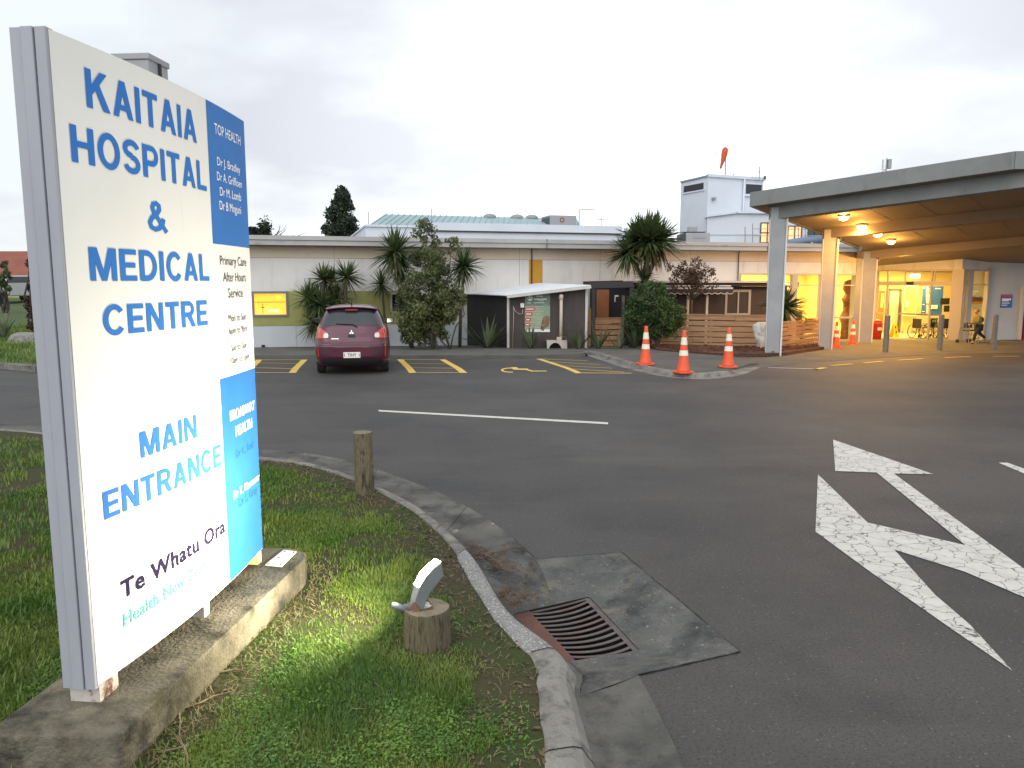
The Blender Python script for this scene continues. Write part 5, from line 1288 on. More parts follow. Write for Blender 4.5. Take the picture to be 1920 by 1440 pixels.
# traffic cones
cn = None
for i, (u, v, lab, rz) in enumerate([(1210, 683.5, 'orange traffic cone by the round bush, leftmost of the kerb trio', .2), (1281, 698.8, 'orange traffic cone on the kerb edge with a scuffed sleeve, nearest the road', .5), (1365, 688.5, 'orange traffic cone by the timber fence, rightmost of the kerb trio', -.1), (1598, 646, 'orange traffic cone in front of the carved figure', .3), (1567, 652, 'orange traffic cone half hidden by the second pillar', 0)]):
    p = GP(u, v, .1 if i < 3 else 0.006)
    q = GF(u, v, gz(p.y) + .1) if i < 3 else p; q = Vector(q)
    if i < 3:
        dd = ray(u, v); t = 1
        for _ in range(20): z = gz(dd[1] * t) + .09; t = (z - H) / dd[2]
        q = Vector((dd[0] * t, dd[1] * t, z + .003))
    if cn is None:
        cn = thing('traffic_cone', lab, 'traffic cone', q, rz, 'orange traffic cones')
        m = MB(); oc = [(.20 * c_ + .0, .20 * s_) for c_, s_ in ((1, .6), (.6, 1), (-.6, 1), (-1, .6), (-1, -.6), (-.6, -1), (.6, -1), (1, -.6))]
        m.prism(oc, 0, .035); m.build('base', M['cone'], cn, bevel=.008)
        m = MB(); m.lathe([(.145, .035), (.135, .06), (.112, .22), (.042, .86), (.036, .90), (.02, .905)], n=24); m.build('cone_body', M['cone'], cn, smooth=True)
        for z0, z1 in ((.37, .48), (.60, .755)):
            m = MB(); r_ = lambda z: .112 + (z - .22) * (.042 - .112) / .64 + .0025
            m.lathe([(r_(z0) - .003, z0 - .001), (r_(z0), z0), (r_(z1), z1), (r_(z1) - .003, z1 + .001)], n=24); m.build('reflective_sleeve', M['reflect'], cn)
    else: dup(cn, q, rz, lab)

# ================================================================== BUILDINGS BEHIND
bq = WP.p - WP.n * 9.0; BP = Plane(bq, bq + WP.d)
bb = thing('rear_block', 'white parapet block with blue-green hipped roof behind the long wing', 'building', (bq.x, bq.y, -.3), world=True)
s0, zt = BP.hit(685.7, 424); s1 = BP.hit(1200, 433)[0]
m = MB(); m.pbox(BP, s0, s1, 2.5, zt, -9, 0); m.build('wall', M['tower'], bb)
m = MB(); sa = BP.hit(800, 425)[0]; sb = BP.hit(1164, 431)[0]
m.pbox(BP, s0 - .05, sa, zt - .02, zt + .07, -9, .10); m.pbox(BP, sa, sb, zt - .13, zt + .22, -5.5, .16); m.build('parapet_cap', M['tower'], bb)
m = MB(); m.pbox(BP, sa, sb, zt - .19, zt - .13, -.3, .10); m.build('gutter', M['dark_metal'], bb)
B2 = Plane(BP.p - BP.n * 5, BP.p - BP.n * 5 + BP.d)
e0, e1 = BP.hit(692.5, 423)[0], BP.hit(1095, 424)[0]; r0, r1 = B2.hit(724.5, 403)[0], B2.hit(1080, 409)[0]; zr = B2.hit(900, 406)[1]
A_, B_, C_, D_ = BP.pt(e0, zt + .02, -.3), BP.pt(e1, zt + .02, -.3), B2.pt(r1, zr), B2.pt(r0, zr)
bk0, bk1 = B2.pt(e0, zt, -5), B2.pt(e1, zt, -5)
m = MB(); m.add([A_, B_, C_, D_, bk0, bk1], [(0, 1, 2, 3), (0, 3, 4), (1, 5, 2), (3, 2, 5, 4)])
rib = m.build('roof', M['blue_roof'], bb)
m = MB()
for k in range(34):
    t = k / 33; a = A_.lerp(B_, t); b = D_.lerp(C_, t); m.beam(a + Vector((0, 0, .02)), b + Vector((0, 0, .02)), .05, .03)
m.build('roof_ribs', M['blue_roof'], rib)
for u in (916, 966.6, 994):
    s = B2.hit(u, 408)[0]; p = B2.pt(s, zr - .02, .3); m = MB(); m.lathe([(.34, -.1), (.34, .02), (.27, .10), (.12, .15), (.01, .16)], p, 14); m.build('skylight_dome', M['roof_flat'], bb, smooth=True)
ac = thing('plant_box', 'grey plant box with a red and black emblem on the rear roof', 'plant box', BP.pt(sb, zt, -2), world=True)
B3 = Plane(BP.p - BP.n * 2, BP.p - BP.n * 2 + BP.d)
a, b = B3.hit(1031, 424), B3.hit(1080.6, 404.5); m = MB(); m.pbox(B3, a[0], b[0], a[1] - .3, b[1], -1.4, 0); m.build('casing', M['frame_pale'] if 0 else M['metal'], ac)
c_ = B3.hit(1054, 412.5); m = MB()
for k in range(14):
    t = k * 2 * math.pi / 14; t2 = t + 2 * math.pi / 14; r_, w = .13, .05
    m.add([B3.pt(c_[0] + (r_ - w) * math.cos(t), c_[1] + (r_ - w) * math.sin(t), .012), B3.pt(c_[0] + r_ * math.cos(t), c_[1] + r_ * math.sin(t), .012), B3.pt(c_[0] + r_ * math.cos(t2), c_[1] + r_ * math.sin(t2), .012), B3.pt(c_[0] + (r_ - w) * math.cos(t2), c_[1] + (r_ - w) * math.sin(t2), .012)], [(0, 1, 2, 3)], k % 2)
m.build('emblem', [M['dot_red'], M['black']], ac)
m = MB(); m.pbox(B3, a[0] - .004, a[0], a[1], b[1] - .1, -1.3, -.05); m.build('dark_side_face', M['louvre'], ac)  # left face drawn darker than the casing
def mast(name, label, parts, Y, cat='antenna'):
    d = thing(name, label, cat, AT(parts[0][0][0], parts[0][0][1], Y), world=True)
    for k, (a, b, r_) in enumerate(parts):
        m = MB(); m.tube([AT(a[0], a[1], Y), AT(b[0], b[1], Y)], r_, 6); m.build('mast' if k == 0 else 'arm', M['metal'], d)
    return d
yb = bq.y + 4
mast('whip_antenna', 'thin whip antenna at the left end of the rear roof', [((690.6, 424), (690.6, 397), .02)], yb)
mast('whip_antenna', 'thin whip antenna beside the satellite dish on the rear roof', [((809, 416), (809, 392), .02)], yb)
mast('pole_arm', 'thin pole with a long sideways arm beside the plant box', [((1086, 426), (1086, 393), .03), ((1086, 393.5), (1115, 392), .025)], yb + 2, 'pole')
mast('tv_aerial', 'small television aerial with crossbars on the rear roof', [((1128, 432), (1128, 408), .02), ((1119.5, 412), (1141, 410.5), .015), ((1122, 409), (1122, 415), .012), ((1126, 409), (1126, 415), .012), ((1132, 408), (1132, 414), .012), ((1139, 408), (1139, 413), .012)], yb + 2, 'aerial')
p = AT(798, 414, yb - 2); d = thing('satellite_dish', 'grey satellite dish on the rear roof above the tall shrub', 'satellite dish', p)
m = MB(); m.lathe([(.02, .06), (.10, .045), (.17, 0), (.16, -.01), (.02, .03)], n=16, M=Matrix.Rotation(R(75), 3, 'X')); m.build('dish', M['louvre'], d, smooth=True)
m = MB(); m.tube([(0, .05, 0), (0, .12, -.25), (0, .12, -.6)], .025, 6); m.build('mount', M['metal'], d)

# tower block with the windsock
Tc, Tl, Tr = AT(1328, 331, 45), AT(1277, 342, 47.4), AT(1432, 338, 46.5)
Tb = Tl + (Tr - Tc)
tw = thing('tower_block', 'tall pale lift tower with louvres and a windsock on its roof', 'building', (Tc.x, Tc.y, -1), world=True)
m = MB(); P = [Tc, Tr, Tb, Tl]; n = 4
m.v = [(p.x, p.y, -1) for p in P] + [(p.x, p.y, z) for p, z in zip(P, (Tc.z, Tr.z, Tr.z, Tl.z))]
m.f = [(4, 5, 6, 7)] + [(i, (i + 1) % 4, 4 + (i + 1) % 4, 4 + i) for i in range(4)]; m.m = [0] * 5
m.build('wall', M['tower'], tw)
TL, TR = Plane(Tl, Tc), Plane(Tc, Tr)
def capbar(P, s0, s1, z0, z1, o=.12, h=.16):
    a, b = P.pt(s0, z0, .0), P.pt(s1, z1, .0); m = MB(); m.beam(a + Vector((0, 0, h / 2)), b + Vector((0, 0, h / 2)), o * 2, h); return m
capbar(TR, -.05, TR.L + .1, Tc.z - .02, Tr.z - .02).build('roof_cap', M['tower'], tw); capbar(TL, 0, TL.L, Tl.z - .02, Tc.z, .08, .08).build('roof_cap', M['metal'], tw)
def louvre(P, u0, u1, v0, v1, nb, v0b=None, v1b=None):
    a, b = P.hit(u0, v0), P.hit(u1, v0b if v0b else v0); c = P.hit(u0, v1)
    z1, z0 = (a[1] + b[1]) / 2, c[1]
    m = MB(); m.pbox(P, a[0], b[0], z0, z1, -.1, .01); o = m.build('louvre', M['louvre'], tw)
    m = MB()
    for k in range(nb): z = z0 + (k + .5) * (z1 - z0) / nb; m.pbox(P, a[0] + .03, b[0] - .03, z - .03, z + .01, .01, .05)
    m.build('blades', M['dark_metal'], o)
    m = MB(); f = .08
    for q in [(a[0] - f, b[0] + f, z1, z1 + f), (a[0] - f, b[0] + f, z0 - f, z0), (a[0] - f, a[0], z0, z1), (b[0], b[0] + f, z0, z1)]: m.pbox(P, *q, -.05, .06)
    m.build('frame', M['tower'], o)
louvre(TL, 1283, 1321, 350, 361.5, 6, 342); louvre(TR, 1397.5, 1428, 346, 363.5, 7)
m = MB(); s = TR.hit(1392.5, 380)[0]; m.tube([TR.pt(s, Tr.z, .08), TR.pt(s, 4.5, .08)], .06, 8); s2 = TR.hit(1432, 368)[0]; z2 = TR.hit(1410, 368)[1]; m.tube([TR.pt(s, z2, .1), TR.pt(s2, z2 + .05, .1)], .05, 8); m.build('pipe', M['tower'], tw, smooth=True)
m = MB(); s, z = TR.hit(1336, 373.5); m.pbox(TR, s - .07, s + .07, z - .08, z + .08, 0, .25); m.pbox(TR, s, s + .12, z + .06, z + .1, 0, .2); m.build('flood_lamp', M['metal'], tw)
# windsock
ws_ = thing('windsock', 'limp orange windsock on a pole on the tower roof', 'windsock', AT(1360, 333, 46.2), world=True)
m = MB(); m.tube([AT(1360, 336, 46.2), AT(1360.5, 292, 46.2)], .035, 6); m.build('pole', M['metal'], ws_)
pts = [(1361, 276.5, .08), (1360, 280, .17), (1358.5, 287, .185), (1357, 295, .155), (1354.5, 304, .105), (1352, 312, .07), (1351, 316, .06)]
m = MB(); m.tube([AT(u, v, 46.2) for u, v, _ in pts], [r_ for _, _, r_ in pts], 12); m.build('sock', M['windsock'], ws_, smooth=True)
mast('guyed_mast', 'thin guyed mast with a dark tip at the right of the tower roof', [((1424, 338), (1424.5, 312), .03), ((1424, 320), (1406, 336), .012), ((1424, 320), (1415, 337), .012)], 46, 'mast')
p = AT(1425, 311.5, 46)
mast('leaning_whip', 'long thin leaning antenna at the tower roof corner', [((1336, 332), (1342, 286), .015)], 45.5)
mast('short_rod', 'short rod on the tower roof behind the windsock', [((1375, 336), (1375, 326), .03)], 46)
d = thing('roof_camera', 'small dark camera at the right corner of the tower roof', 'camera', AT(1433, 334, 46.3), world=True)
m = MB(); m.box(AT(1434, 332.5, 46.3), (.10, .16, .14)); m.build('housing', M['black'], d); m = MB(); m.tube([AT(1431, 338, 46.3), AT(1433, 334, 46.3)], .03, 6); m.build('arm', M['metal'], d)
# lower block beside the tower
lb = thing('stair_block', 'pale lower block right of the tower with small lit windows', 'building', AT(1326, 456, 43.6), world=True)
La, Lm, Lr = AT(1326, 407, 43.6), AT(1381, 400, 43.0), AT(1620, 402, 43.0)
m = MB(); P = [(La.x, La.y, La.z), (Lm.x, Lm.y, Lm.z), (Lr.x, Lr.y, Lr.z)]
fr_ = [Vector(p) for p in P]; bk_ = [p + Vector((.6, 4, .2)) for p in fr_]
m.v = [(p.x, p.y, -1) for p in fr_] + [tuple(p) for p in fr_] + [tuple(p) for p in bk_]
m.f = [(0, 1, 4, 3), (1, 2, 5, 4), (3, 4, 7, 6), (4, 5, 8, 7)]; m.m = [0] * 4
m.build('wall', M['tower'], lb)
LP2 = Plane(Lm, Lr)
m = MB(); m.beam(La + Vector((0, -.05, .04)), Lm + Vector((0, -.05, .04)), .25, .10); m.beam(Lm + Vector((0, -.05, .04)), Lr + Vector((0, -.05, .04)), .25, .10); m.build('roof_cap', M['tower'], lb)
glow = emis('stair_window_glow', (1.0, .55, .25), .55); 
for u0, u1, v0, v1, gm, nv, nh in ((1425, 1452, 418, 455, glow, 2, 2), (1476, 1503, 424, 456, glow, 2, 1), (1514, 1552, 430, 456, M['win_dark'], 3, 1)):
    a, b = LP2.hit(u0, v1), LP2.hit(u1, v0); m = MB(); m.pbox(LP2, a[0], b[0], a[1], b[1], -.05, .01); w_ = m.build('window', gm, lb); m = MB()
    for k in range(nv + 1): s = a[0] + (b[0] - a[0]) * k / nv; m.pbox(LP2, s - .03, s + .03, a[1], b[1], .01, .06)
    for k in range(nh + 1): z = a[1] + (b[1] - a[1]) * k / nh; m.pbox(LP2, a[0], b[0], z - .03, z + .03, .01, .055)
    m.build('window_frame', M['dark_metal'], w_)
m = MB(); a, b = AT(1300, 470, 39.5), AT(1424, 440, 39.5); m.box(((a.x + b.x) / 2, 39.6, (a.z + b.z) / 2), (b.x - a.x, .2, b.z - a.z)); m.box(((a.x + b.x) / 2, 39.6, b.z + .02), (b.x - a.x + .1, .3, .05)); m.build('parapet', M['tower'], lb)
rl = thing('roof_railing', 'grey pipe railing on the roof behind the canopy pillars', 'railing', AT(1397, 440, 39), world=True)
for u in (1397, 1411, 1497, 1510, 1545): m = MB(); m.tube([AT(u, 456, 39), AT(u, 419 if u > 1400 else 425, 39)], .025, 6); m.build('post', M['metal'], rl)
m = MB()
for v0, v1 in ((429, 430), (442, 442)): m.tube([AT(1411, v0, 39), AT(1560, v1, 39)], .02, 6)
m.build('rail', M['metal'], rl)
d = thing('roof_duct', 'thick blue-grey duct lying on the roof between the first two pillars', 'duct', AT(1480, 457, 38), world=True)
m = MB(); m.tube([AT(1476, 456, 38), AT(1500, 452, 38.3), AT(1560, 446, 39)], .17, 12); m.build('duct_pipe', mat('duct_blue', (.13, .19, .27), .5), d, smooth=True)
for k in (1490, 1520): m = MB(); m.box(AT(k, 459, 38.2), (.1, .3, .25)); m.build('support', M['metal'], d)
ac2 = thing('air_conditioner', 'beige rooftop air conditioning unit behind the large cabbage tree', 'air conditioner', AT(1300, 455, 36), world=True)
a, b = AT(1286, 456, 36), AT(1331.5, 436.5, 36); c_ = AT(1272, 437, 37); m = MB()
m.prism([(a.x, 36), (b.x, 36), (b.x + .3, 37.4), (a.x - .1, 37.4)], a.z - .4, b.z); m.build('casing', M['cream_pipe'] if 0 else M['pillar'], ac2, bevel=.02)
m = MB(); m.prism([(c_.x, 36.7), (a.x - .005, 36.02), (a.x - .1, 37.38), (c_.x, 37.38)], a.z - .4, b.z - .03); m.build('dark_end', M['dark_metal'], ac2)  # left end drawn as a darker block
m = MB(); q = AT(1298, 432, 36.6); m.box(q, (.40, .4, .30)); m.build('fan_box', M['metal'], ac2); m = MB(); m.box(AT(1300, 436, 36.5), (1.0, .8, .03)); m.build('lid', M['dark_metal'], ac2)
m = MB(); q = AT(1309, 445, 35.98); m.box(q, (.36, .01, .06)); q = AT(1320.5, 445.5, 35.98); m.box(q, (.10, .01, .05)); m.build('badge', M['metal'], ac2)

# ================================================================== SHEDS, AWNING, FENCES
K = GP(954, 656); YS = K.y
sh = thing('dark_shed', 'dark boarded shed with white sloping iron roof and a green poster', 'shed', (K.x, K.y, gz(YS)), world=True)
SX1 = AT(1100, 600, YS).x; SP = Plane((K.x, YS), (SX1, YS)); zk = AT(953, 553, YS).z; zr1 = AT(1100, 537, YS).z
LB = AT(866, 600, YS + 2.2)
m = MB(); g0 = gz(YS) - .2
m.add([(K.x, YS, g0), (SX1, YS, g0), (SX1, YS, zr1), (K.x, YS, zk)], [(0, 1, 2, 3)]); m.add([(SX1, YS, g0), (SX1, YS + 2.6, g0), (SX1, YS + 2.6, zr1), (SX1, YS, zr1)], [(0, 1, 2, 3)])
m.build('front_wall', M['shed'], sh)
m = MB(); m.add([(LB.x, LB.y, g0), (K.x, YS + .004, g0), (K.x, YS + .004, zk), (LB.x, LB.y, zk)], [(0, 1, 2, 3)]); m.build('side_wall', M['shed_deep'], sh)  # shade on this side is put into its darker colour
m = MB()
for u0, u1 in ((950.5, 955), (1097, 1101.5)): a, b = SP.hit(u0, 600)[0], SP.hit(u1, 600)[0]; m.pbox(SP, a, b, g0, zk - .02 if u0 < 1000 else zr1 - .02, 0, .03)
m.build('corner_trim', M['white_trim'], sh)
# corrugated roof
e0, e1 = Vector((LB.x - .12, LB.y - .05, zk + .02)), Vector((K.x - .12, YS - .30, zk + .0))
r1_, r0_ = Vector((SX1 + .10, YS - .30, zr1 + .04)), Vector((AT(1010, 527, YS + 2.6).x, YS + 2.6, zr1 + .10))
m = MB(); NC = 54
for k in range(NC + 1):
    t = k / NC; a = e0.lerp(e1, t); b = r0_.lerp(r1_, t); o_ = .014 * math.sin(k * math.pi)  if 0 else (.014 if k % 2 else -.014)
    m.v += [(a.x, a.y, a.z + o_), (b.x, b.y, b.z + o_), (b.x, b.y, b.z + o_ - .02), (a.x, a.y, a.z + o_ - .02)]
for k in range(NC): a = 4 * k; m.f += [(a, a + 4, a + 5, a + 1), (a + 3, a + 2, a + 6, a + 7), (a, a + 3, a + 7, a + 4), (a + 1, a + 5, a + 6, a + 2)]; m.m += [0] * 4
m.build('roof', M['roof_iron'], sh)
m = MB(); m.beam(e1 + Vector((.06, -.02, -.05)), r1_ + Vector((0, -.02, -.05)), .03, .10); m.build('barge_board', M['white_trim'], sh)
# poster
po = thing('green_poster', 'faded green poster with red panels on the dark shed wall', 'poster', SP.pt(0, 1), world=True)
a, b = SP.hit(984, 622.5), SP.hit(1031.5, 548.5); W_, Hh = b[0] - a[0], b[1] - a[1]
def PB(name, x0, x1, y0, y1, mt, o): m = MB(); m.pbox(SP, a[0] + W_ * x0, a[0] + W_ * x1, b[1] - Hh * y1, b[1] - Hh * y0, o - .004, o); return m.build(name, mt, po)
m = MB(); m.pbox(SP, a[0], b[0], a[1], b[1], .001, .016); m.build('board', M['poster_green'], po)
PB('header', .0, 1, .02, .34, M['poster_dark'], .020); PB('top_edge', 0, 1, 0, .02, M['plate'], .0205); PB('foot_strip', .10, 1, .93, 1.0, M['plate'], .020)
m = MB(); cx, cz = a[0] + W_ * .20, b[1] - Hh * .145
for k in range(18):
    t = k * math.pi / 9; t2 = t + math.pi / 9; m.add([SP.pt(cx + .085 * math.cos(t), cz + .085 * math.sin(t), .024), SP.pt(cx + .085 * math.cos(t2), cz + .085 * math.sin(t2), .024), SP.pt(cx, cz, .024)], [(0, 2, 1)])
m.build('emblem', M['plate'], po)
m = MB(); m.add([SP.pt(cx + .03 + .018 * math.cos(t), cz + .02 + .045 * math.sin(t), .027) for t in np.linspace(0, 6.28, 13)[:-1]], [tuple(range(12))]); m.add([SP.pt(cx - .04 + .02 * math.cos(t), cz + .0 + .04 * math.sin(t), .027) for t in np.linspace(0, 6.28, 13)[:-1]], [tuple(range(12))]); m.build('emblem_shape', M['poster_dark'], po)
m = MB()
for x0, x1, y0, y1 in [(.45, .58, .08, .10), (.60, .70, .08, .105), (.36, .62, .155, .18), (.64, .86, .152, .178), (.52, .74, .20, .21), (.10, .24, .255, .268), (.36, .76, .25, .263)]: m.pbox(SP, a[0] + W_ * x0, a[0] + W_ * x1, b[1] - Hh * y1, b[1] - Hh * y0, .020, .0235)
m.build('text_lines', M['plate'], po)
for y, w in ((.375, .38), (.50, .28), (.645, .22), (.77, .20)):
    PB('red_panel', .02, .02 + w, y, y + .085, M['dot_red'], .021); m = MB(); m.pbox(SP, a[0] + W_ * .05, a[0] + W_ * (w - .03), b[1] - Hh * (y + .055), b[1] - Hh * (y + .028), .021, .0245); m.build('text_line', M['plate'], po)
m = MB()
for y in (.355, .475, .625, .755, .885): m.pbox(SP, a[0] + W_ * .02, a[0] + W_ * .75, b[1] - Hh * y, b[1] - Hh * (y - .012), .020, .022)
for y in (.40, .42, .53, .55, .575, .67, .69, .80, .82): m.pbox(SP, a[0] + W_ * .44, a[0] + W_ * (.62 + .1 * math.sin(y * 40)), b[1] - Hh * y, b[1] - Hh * (y - .006), .020, .022)
m.build('rule_lines', M['cream_pipe'], po)
m = MB(); pts = [(.62, .92), (.66, .78), (.72, .62), (.84, .585), (.98, .60), (.99, .72), (.94, .86), (.80, .90), (.74, .98), (.68, .96)]
m.add([SP.pt(a[0] + W_ * x, b[1] - Hh * y, .022) for x, y in pts], [tuple(range(10))[::-1]]); m.build('picture', M['poster_tan'], po)
# meter, cable, pipe, concrete foot
d = thing('wall_meter', 'small pale meter box with looping cable left of the green poster', 'meter', SP.pt(0, 1), world=True)
s, z = SP.hit(979.5, 573); m = MB(); m.pbox(SP, s - .07, s + .06, z - .07, z + .08, 0, .10); m.build('box', M['plate'], d, bevel=.02)
m = MB(); c_ = [SP.hit(u, v) for u, v in ((980, 580), (980, 588), (974, 589), (966, 583), (963, 576))]; m.tube([SP.pt(s, z, .03) for s, z in c_], .010, 6); c_ = [SP.hit(u, v) for u, v in ((963, 574), (963, 600), (961, 655))]; m.tube([SP.pt(s, z, .03) for s, z in c_], .010, 6); m.build('cable', M['cream_pipe'], d, smooth=True)
d = thing('vent_pipe', 'cream vent pipe with a capped head beside the green poster', 'pipe', SP.pt(0, 1, .2), world=True)
s, z1 = SP.hit(1051.5, 553); z0 = SP.hit(1051.5, 640)[1]; m = MB(); m.tube([SP.pt(s, z0 - .1, .22), SP.pt(s, z1 - .02, .22)], .052, 12); m.build('pipe', M['cream_pipe'], d, smooth=True)
m = MB(); m.lathe([(.045, -.16), (.07, -.14), (.07, -.02), (.05, .02), (.01, .025)], SP.pt(s, z1, .22), 12); m.build('cap', M['cream_pipe'], d, smooth=True)
m = MB(); m.box(SP.pt(s - .06, z0 + .10, .22), (.16, .12, .12)); m.build('valve_box', M['cream_pipe'], d, bevel=.01)
a, b = SP.hit(1024, 656), SP.hit(1062, 637); m = MB(); L_ = b[0] - a[0]; N = 14
top = [(a[0], b[1]), (b[0], b[1]), (b[0], a[1] - .05), (a[0] + L_ * .76, a[1] - .05)] + [(a[0] + L_ * (.42 + .32 * math.cos(t)), a[1] + .27 * math.sin(t)) for t in np.linspace(0, math.pi, N)] + [(a[0] + .02, a[1] - .05)]
ff = [SP.pt(x, z, .40) for x, z in top]; kb = [SP.pt(x, z, .05) for x, z in top]; n = len(top)
tri = tessellate_polygon([[Vector((x, z, 0)) for x, z in top]])
m.add(ff + kb, [tuple(t) for t in tri] + [tuple(i + n for i in reversed(t)) for t in tri] + [(i, (i + 1) % n, (i + 1) % n + n, i + n) for i in range(n)])
tag(m.build('concrete_arch', M['cream_pipe']), 'low cream concrete block with an arched opening at the shed foot', 'block')

# open porch between the sheds
ph = thing('porch_frame', 'dark timber porch frame between the shed and the round bush', 'porch', (SX1, YS, g0), world=True)
zb = AT(1140, 534, YS + .3).z
m = MB(); a, b = AT(1106, 535, YS + .3), AT(1187, 533, YS + .3); m.beam(a, b, .16, .20); m.beam(a + Vector((0, 2.4, .05)), b + Vector((0, 2.4, .05)), .12, .16); m.build('beam', M['dark_gap'], ph)
for u, dy in ((1112, .3), (1183, .3)): m = MB(); a = AT(u, 600, YS + dy); m.box((a.x, a.y, (g0 + zb) / 2), (.13, .13, zb - g0)); m.build('post', M['dark_gap'], ph)
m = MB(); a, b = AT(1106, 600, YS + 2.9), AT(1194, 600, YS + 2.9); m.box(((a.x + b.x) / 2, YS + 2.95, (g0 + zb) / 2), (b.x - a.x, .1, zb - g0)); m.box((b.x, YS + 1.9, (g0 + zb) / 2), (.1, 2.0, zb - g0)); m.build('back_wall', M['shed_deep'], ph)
m = MB(); a, b = AT(1118, 600, YS + 2.2), AT(1142, 543, YS + 2.2); m.box(((a.x + b.x) / 2, YS + 2.2, (g0 + b.z) / 2), (b.x - a.x, .06, b.z - g0)); m.build('door', M['orange_panel'], ph)
m = MB(); a, b = AT(1104, 600, YS + 2.6), AT(1112, 578, YS + 2.6); m.box(((a.x + b.x) / 2, YS + 2.6, (g0 + b.z) / 2), (b.x - a.x, .05, b.z - g0)); m.build('yellow_panel', M['ochre'], ph)
m = MB(); a = AT(1153, 566, YS + .9); m.tube([a, a + Vector((0, 0, .18)), a + Vector((.07, 0, .22))], .02, 6); m.box(a + Vector((.05, 0, .2)), (.14, .03, .05)); m.build('tap', M['white_trim'], ph)
m = MB(); a = AT(1166, 655, YS); z1 = AT(1166, 556, YS).z; o_ = MB(); o_.box((a.x, YS - .1, (g0 + z1) / 2), (.085, .085, z1 - g0)); o_.lathe([(.065, 0), (.05, .03), (.01, .04)], (a.x, YS - .1, z1), 4); tag(o_.build('timber_gate_post', M['timber_post']), 'pale timber post standing beside the round bush', 'post')
# second dark building with awning
Y2 = 28.3
XB = lambda u: AT(u, 600, Y2).x
s2 = thing('dark_annexe', 'low dark-clad annexe with a timber window and flat pale roof edge', 'building', (XB(1300), Y2, gz(Y2)), world=True)
Q = Plane((XB(1186), Y2), (XB(1466), Y2 + .9)); QL = Q.L; zq = lambda v: Q.hit(1320, v)[1]
m = MB(); m.pbox(Q, 0, QL, -.8, zq(537), -.9, 0); m.build('wall', M['shed'], s2)
m = MB(); m.pbox(Q, -.3, QL, zq(530), zq(526.5), -1.2, .38); m.build('roof_edge', M['white_trim'], s2)
m = MB(); m.pbox(Q, -.3, QL, zq(536.5), zq(530.2), -.9, .30); m.build('eave_band', M['shed_deep'], s2)  # dark band under the roof edge
a, b = Q.hit(1358, 592), Q.hit(1408, 543); window(a[0], b[0], a[1], b[1], M['frame_pale'], M['win_dark'], .09, s2, Q, mull=[Q.hit(1384, 560)[0]])
m = MB()
for u in (1391, 1399): q = Q.hit(u, 570)[0]; m.pbox(Q, q - .012, q + .012, Q.hit(1390, 583)[1], Q.hit(1390, 551)[1], -.05, -.045)
m.build('curtain_edge', M['plate'], s2)
m = MB()
for u in (1367, 1377): q = Q.hit(u, 579); m.pbox(Q, q[0] - .05, q[0] + .05, q[1] - .02, q[1] + .03, -.055, -.05)
m.build('inside_lamp', emis('small_white_glow', (1, .9, .75), 1.0), s2)
for u in (1278, 1313): q = Q.hit(u, 570)[0]; m = MB(); m.pbox(Q, q - .04, q + .04, -.6, zq(540), .55, .63); m.build('awning_post', M['white_trim'] if u > 1300 else M['cream_pipe'], s2)
aw = thing('striped_awning', 'dark scalloped awning with white strips on the annexe', 'awning', Q.pt(1, 1.6, .5), world=True)
a0, a1 = Q.hit(1232, 540)[0], Q.hit(1357, 540)[0]
for k, (va, vb, off) in enumerate(((535.0, 536.8, .62), (538.5, 541.5, .78))):
    z1, z0 = Q.hit(1300, va)[1], Q.hit(1300, vb)[1]; m = MB(); m.pbox(Q, a0, a1, z0, z1, .2, off); m.build('slat', M['roof_iron'], aw)
m = MB(); zt_, zm_ = Q.hit(1300, 541.5)[1], Q.hit(1300, 548)[1]; N = 90; L_ = a1 - a0
for k in range(N + 1):
    s = a0 + L_ * k / N; z = zm_ - .055 * abs(math.sin(k / N * math.pi * 11)); m.v += [tuple(Q.pt(s, zt_, .80)), tuple(Q.pt(s, z, .82))]
for k in range(N): a = 2 * k; m.f.append((a, a + 2, a + 3, a + 1)); m.m.append(0)
m.build('valance', mat('awning_cloth', (.045, .038, .040), .9), aw)
m = MB()
for k in range(N):
    s, s_b = a0 + L_ * k / N, a0 + L_ * (k + 1) / N; z = lambda j: zm_ - .055 * abs(math.sin(j / N * math.pi * 11)); m.beam(Q.pt(s, z(k), .825), Q.pt(s_b, z(k + 1), .825), .008, .02)
m.build('valance_trim', M['pillar_edge'], aw)

# horizontal board fences
def fence(name, label, pa, pb, ztop, nb, gap, zg=None, group=None):
    P = Plane(pa, pb); f = thing(name, label, 'fence', (pa[0], pa[1], gz(pa[1])), world=True, group=group); g = gz((pa[1] + pb[1]) / 2) + .06 if zg is None else zg
    h = (ztop - g - gap * (nb - 1)) / nb
    for k in range(nb):
        z = g + k * (h + gap); j = rr.uniform(-.012, .012); m = MB(); cut = P.L * rr.choice((.35, .5, .62, .7))
        m.pbox(P, 0, cut - .004, z + j, z + h + j * .4, 0, .025); m.pbox(P, cut + .004, P.L, z, z + h, 0, .025 + rr.uniform(-.004, .004)); m.build('board', M['fence'], f, bevel=.004)
    for s in np.linspace(.06, P.L - .06, max(2, int(P.L / 1.5) + 1)):
        m = MB(); m.pbox(P, s - .05, s + .05, g - .3, ztop - .05, -.1, -.002); m.build('post', M['fence'], f)
    m = MB(); m.pbox(P, -.01, P.L + .01, ztop + .014, ztop + .045, -.11, .04); m.build('cap_rail', M['fence'], f)
    return f
rr = random.Random(9)
fa, fb = GP(1102, 653), GP(1166, 652); fence('board_fence', 'short timber board fence closing the porch beside the shed', (fa.x, fa.y + .1), (fb.x, fb.y + .1), AT(1130, 599, fa.y).z, 5, .035)
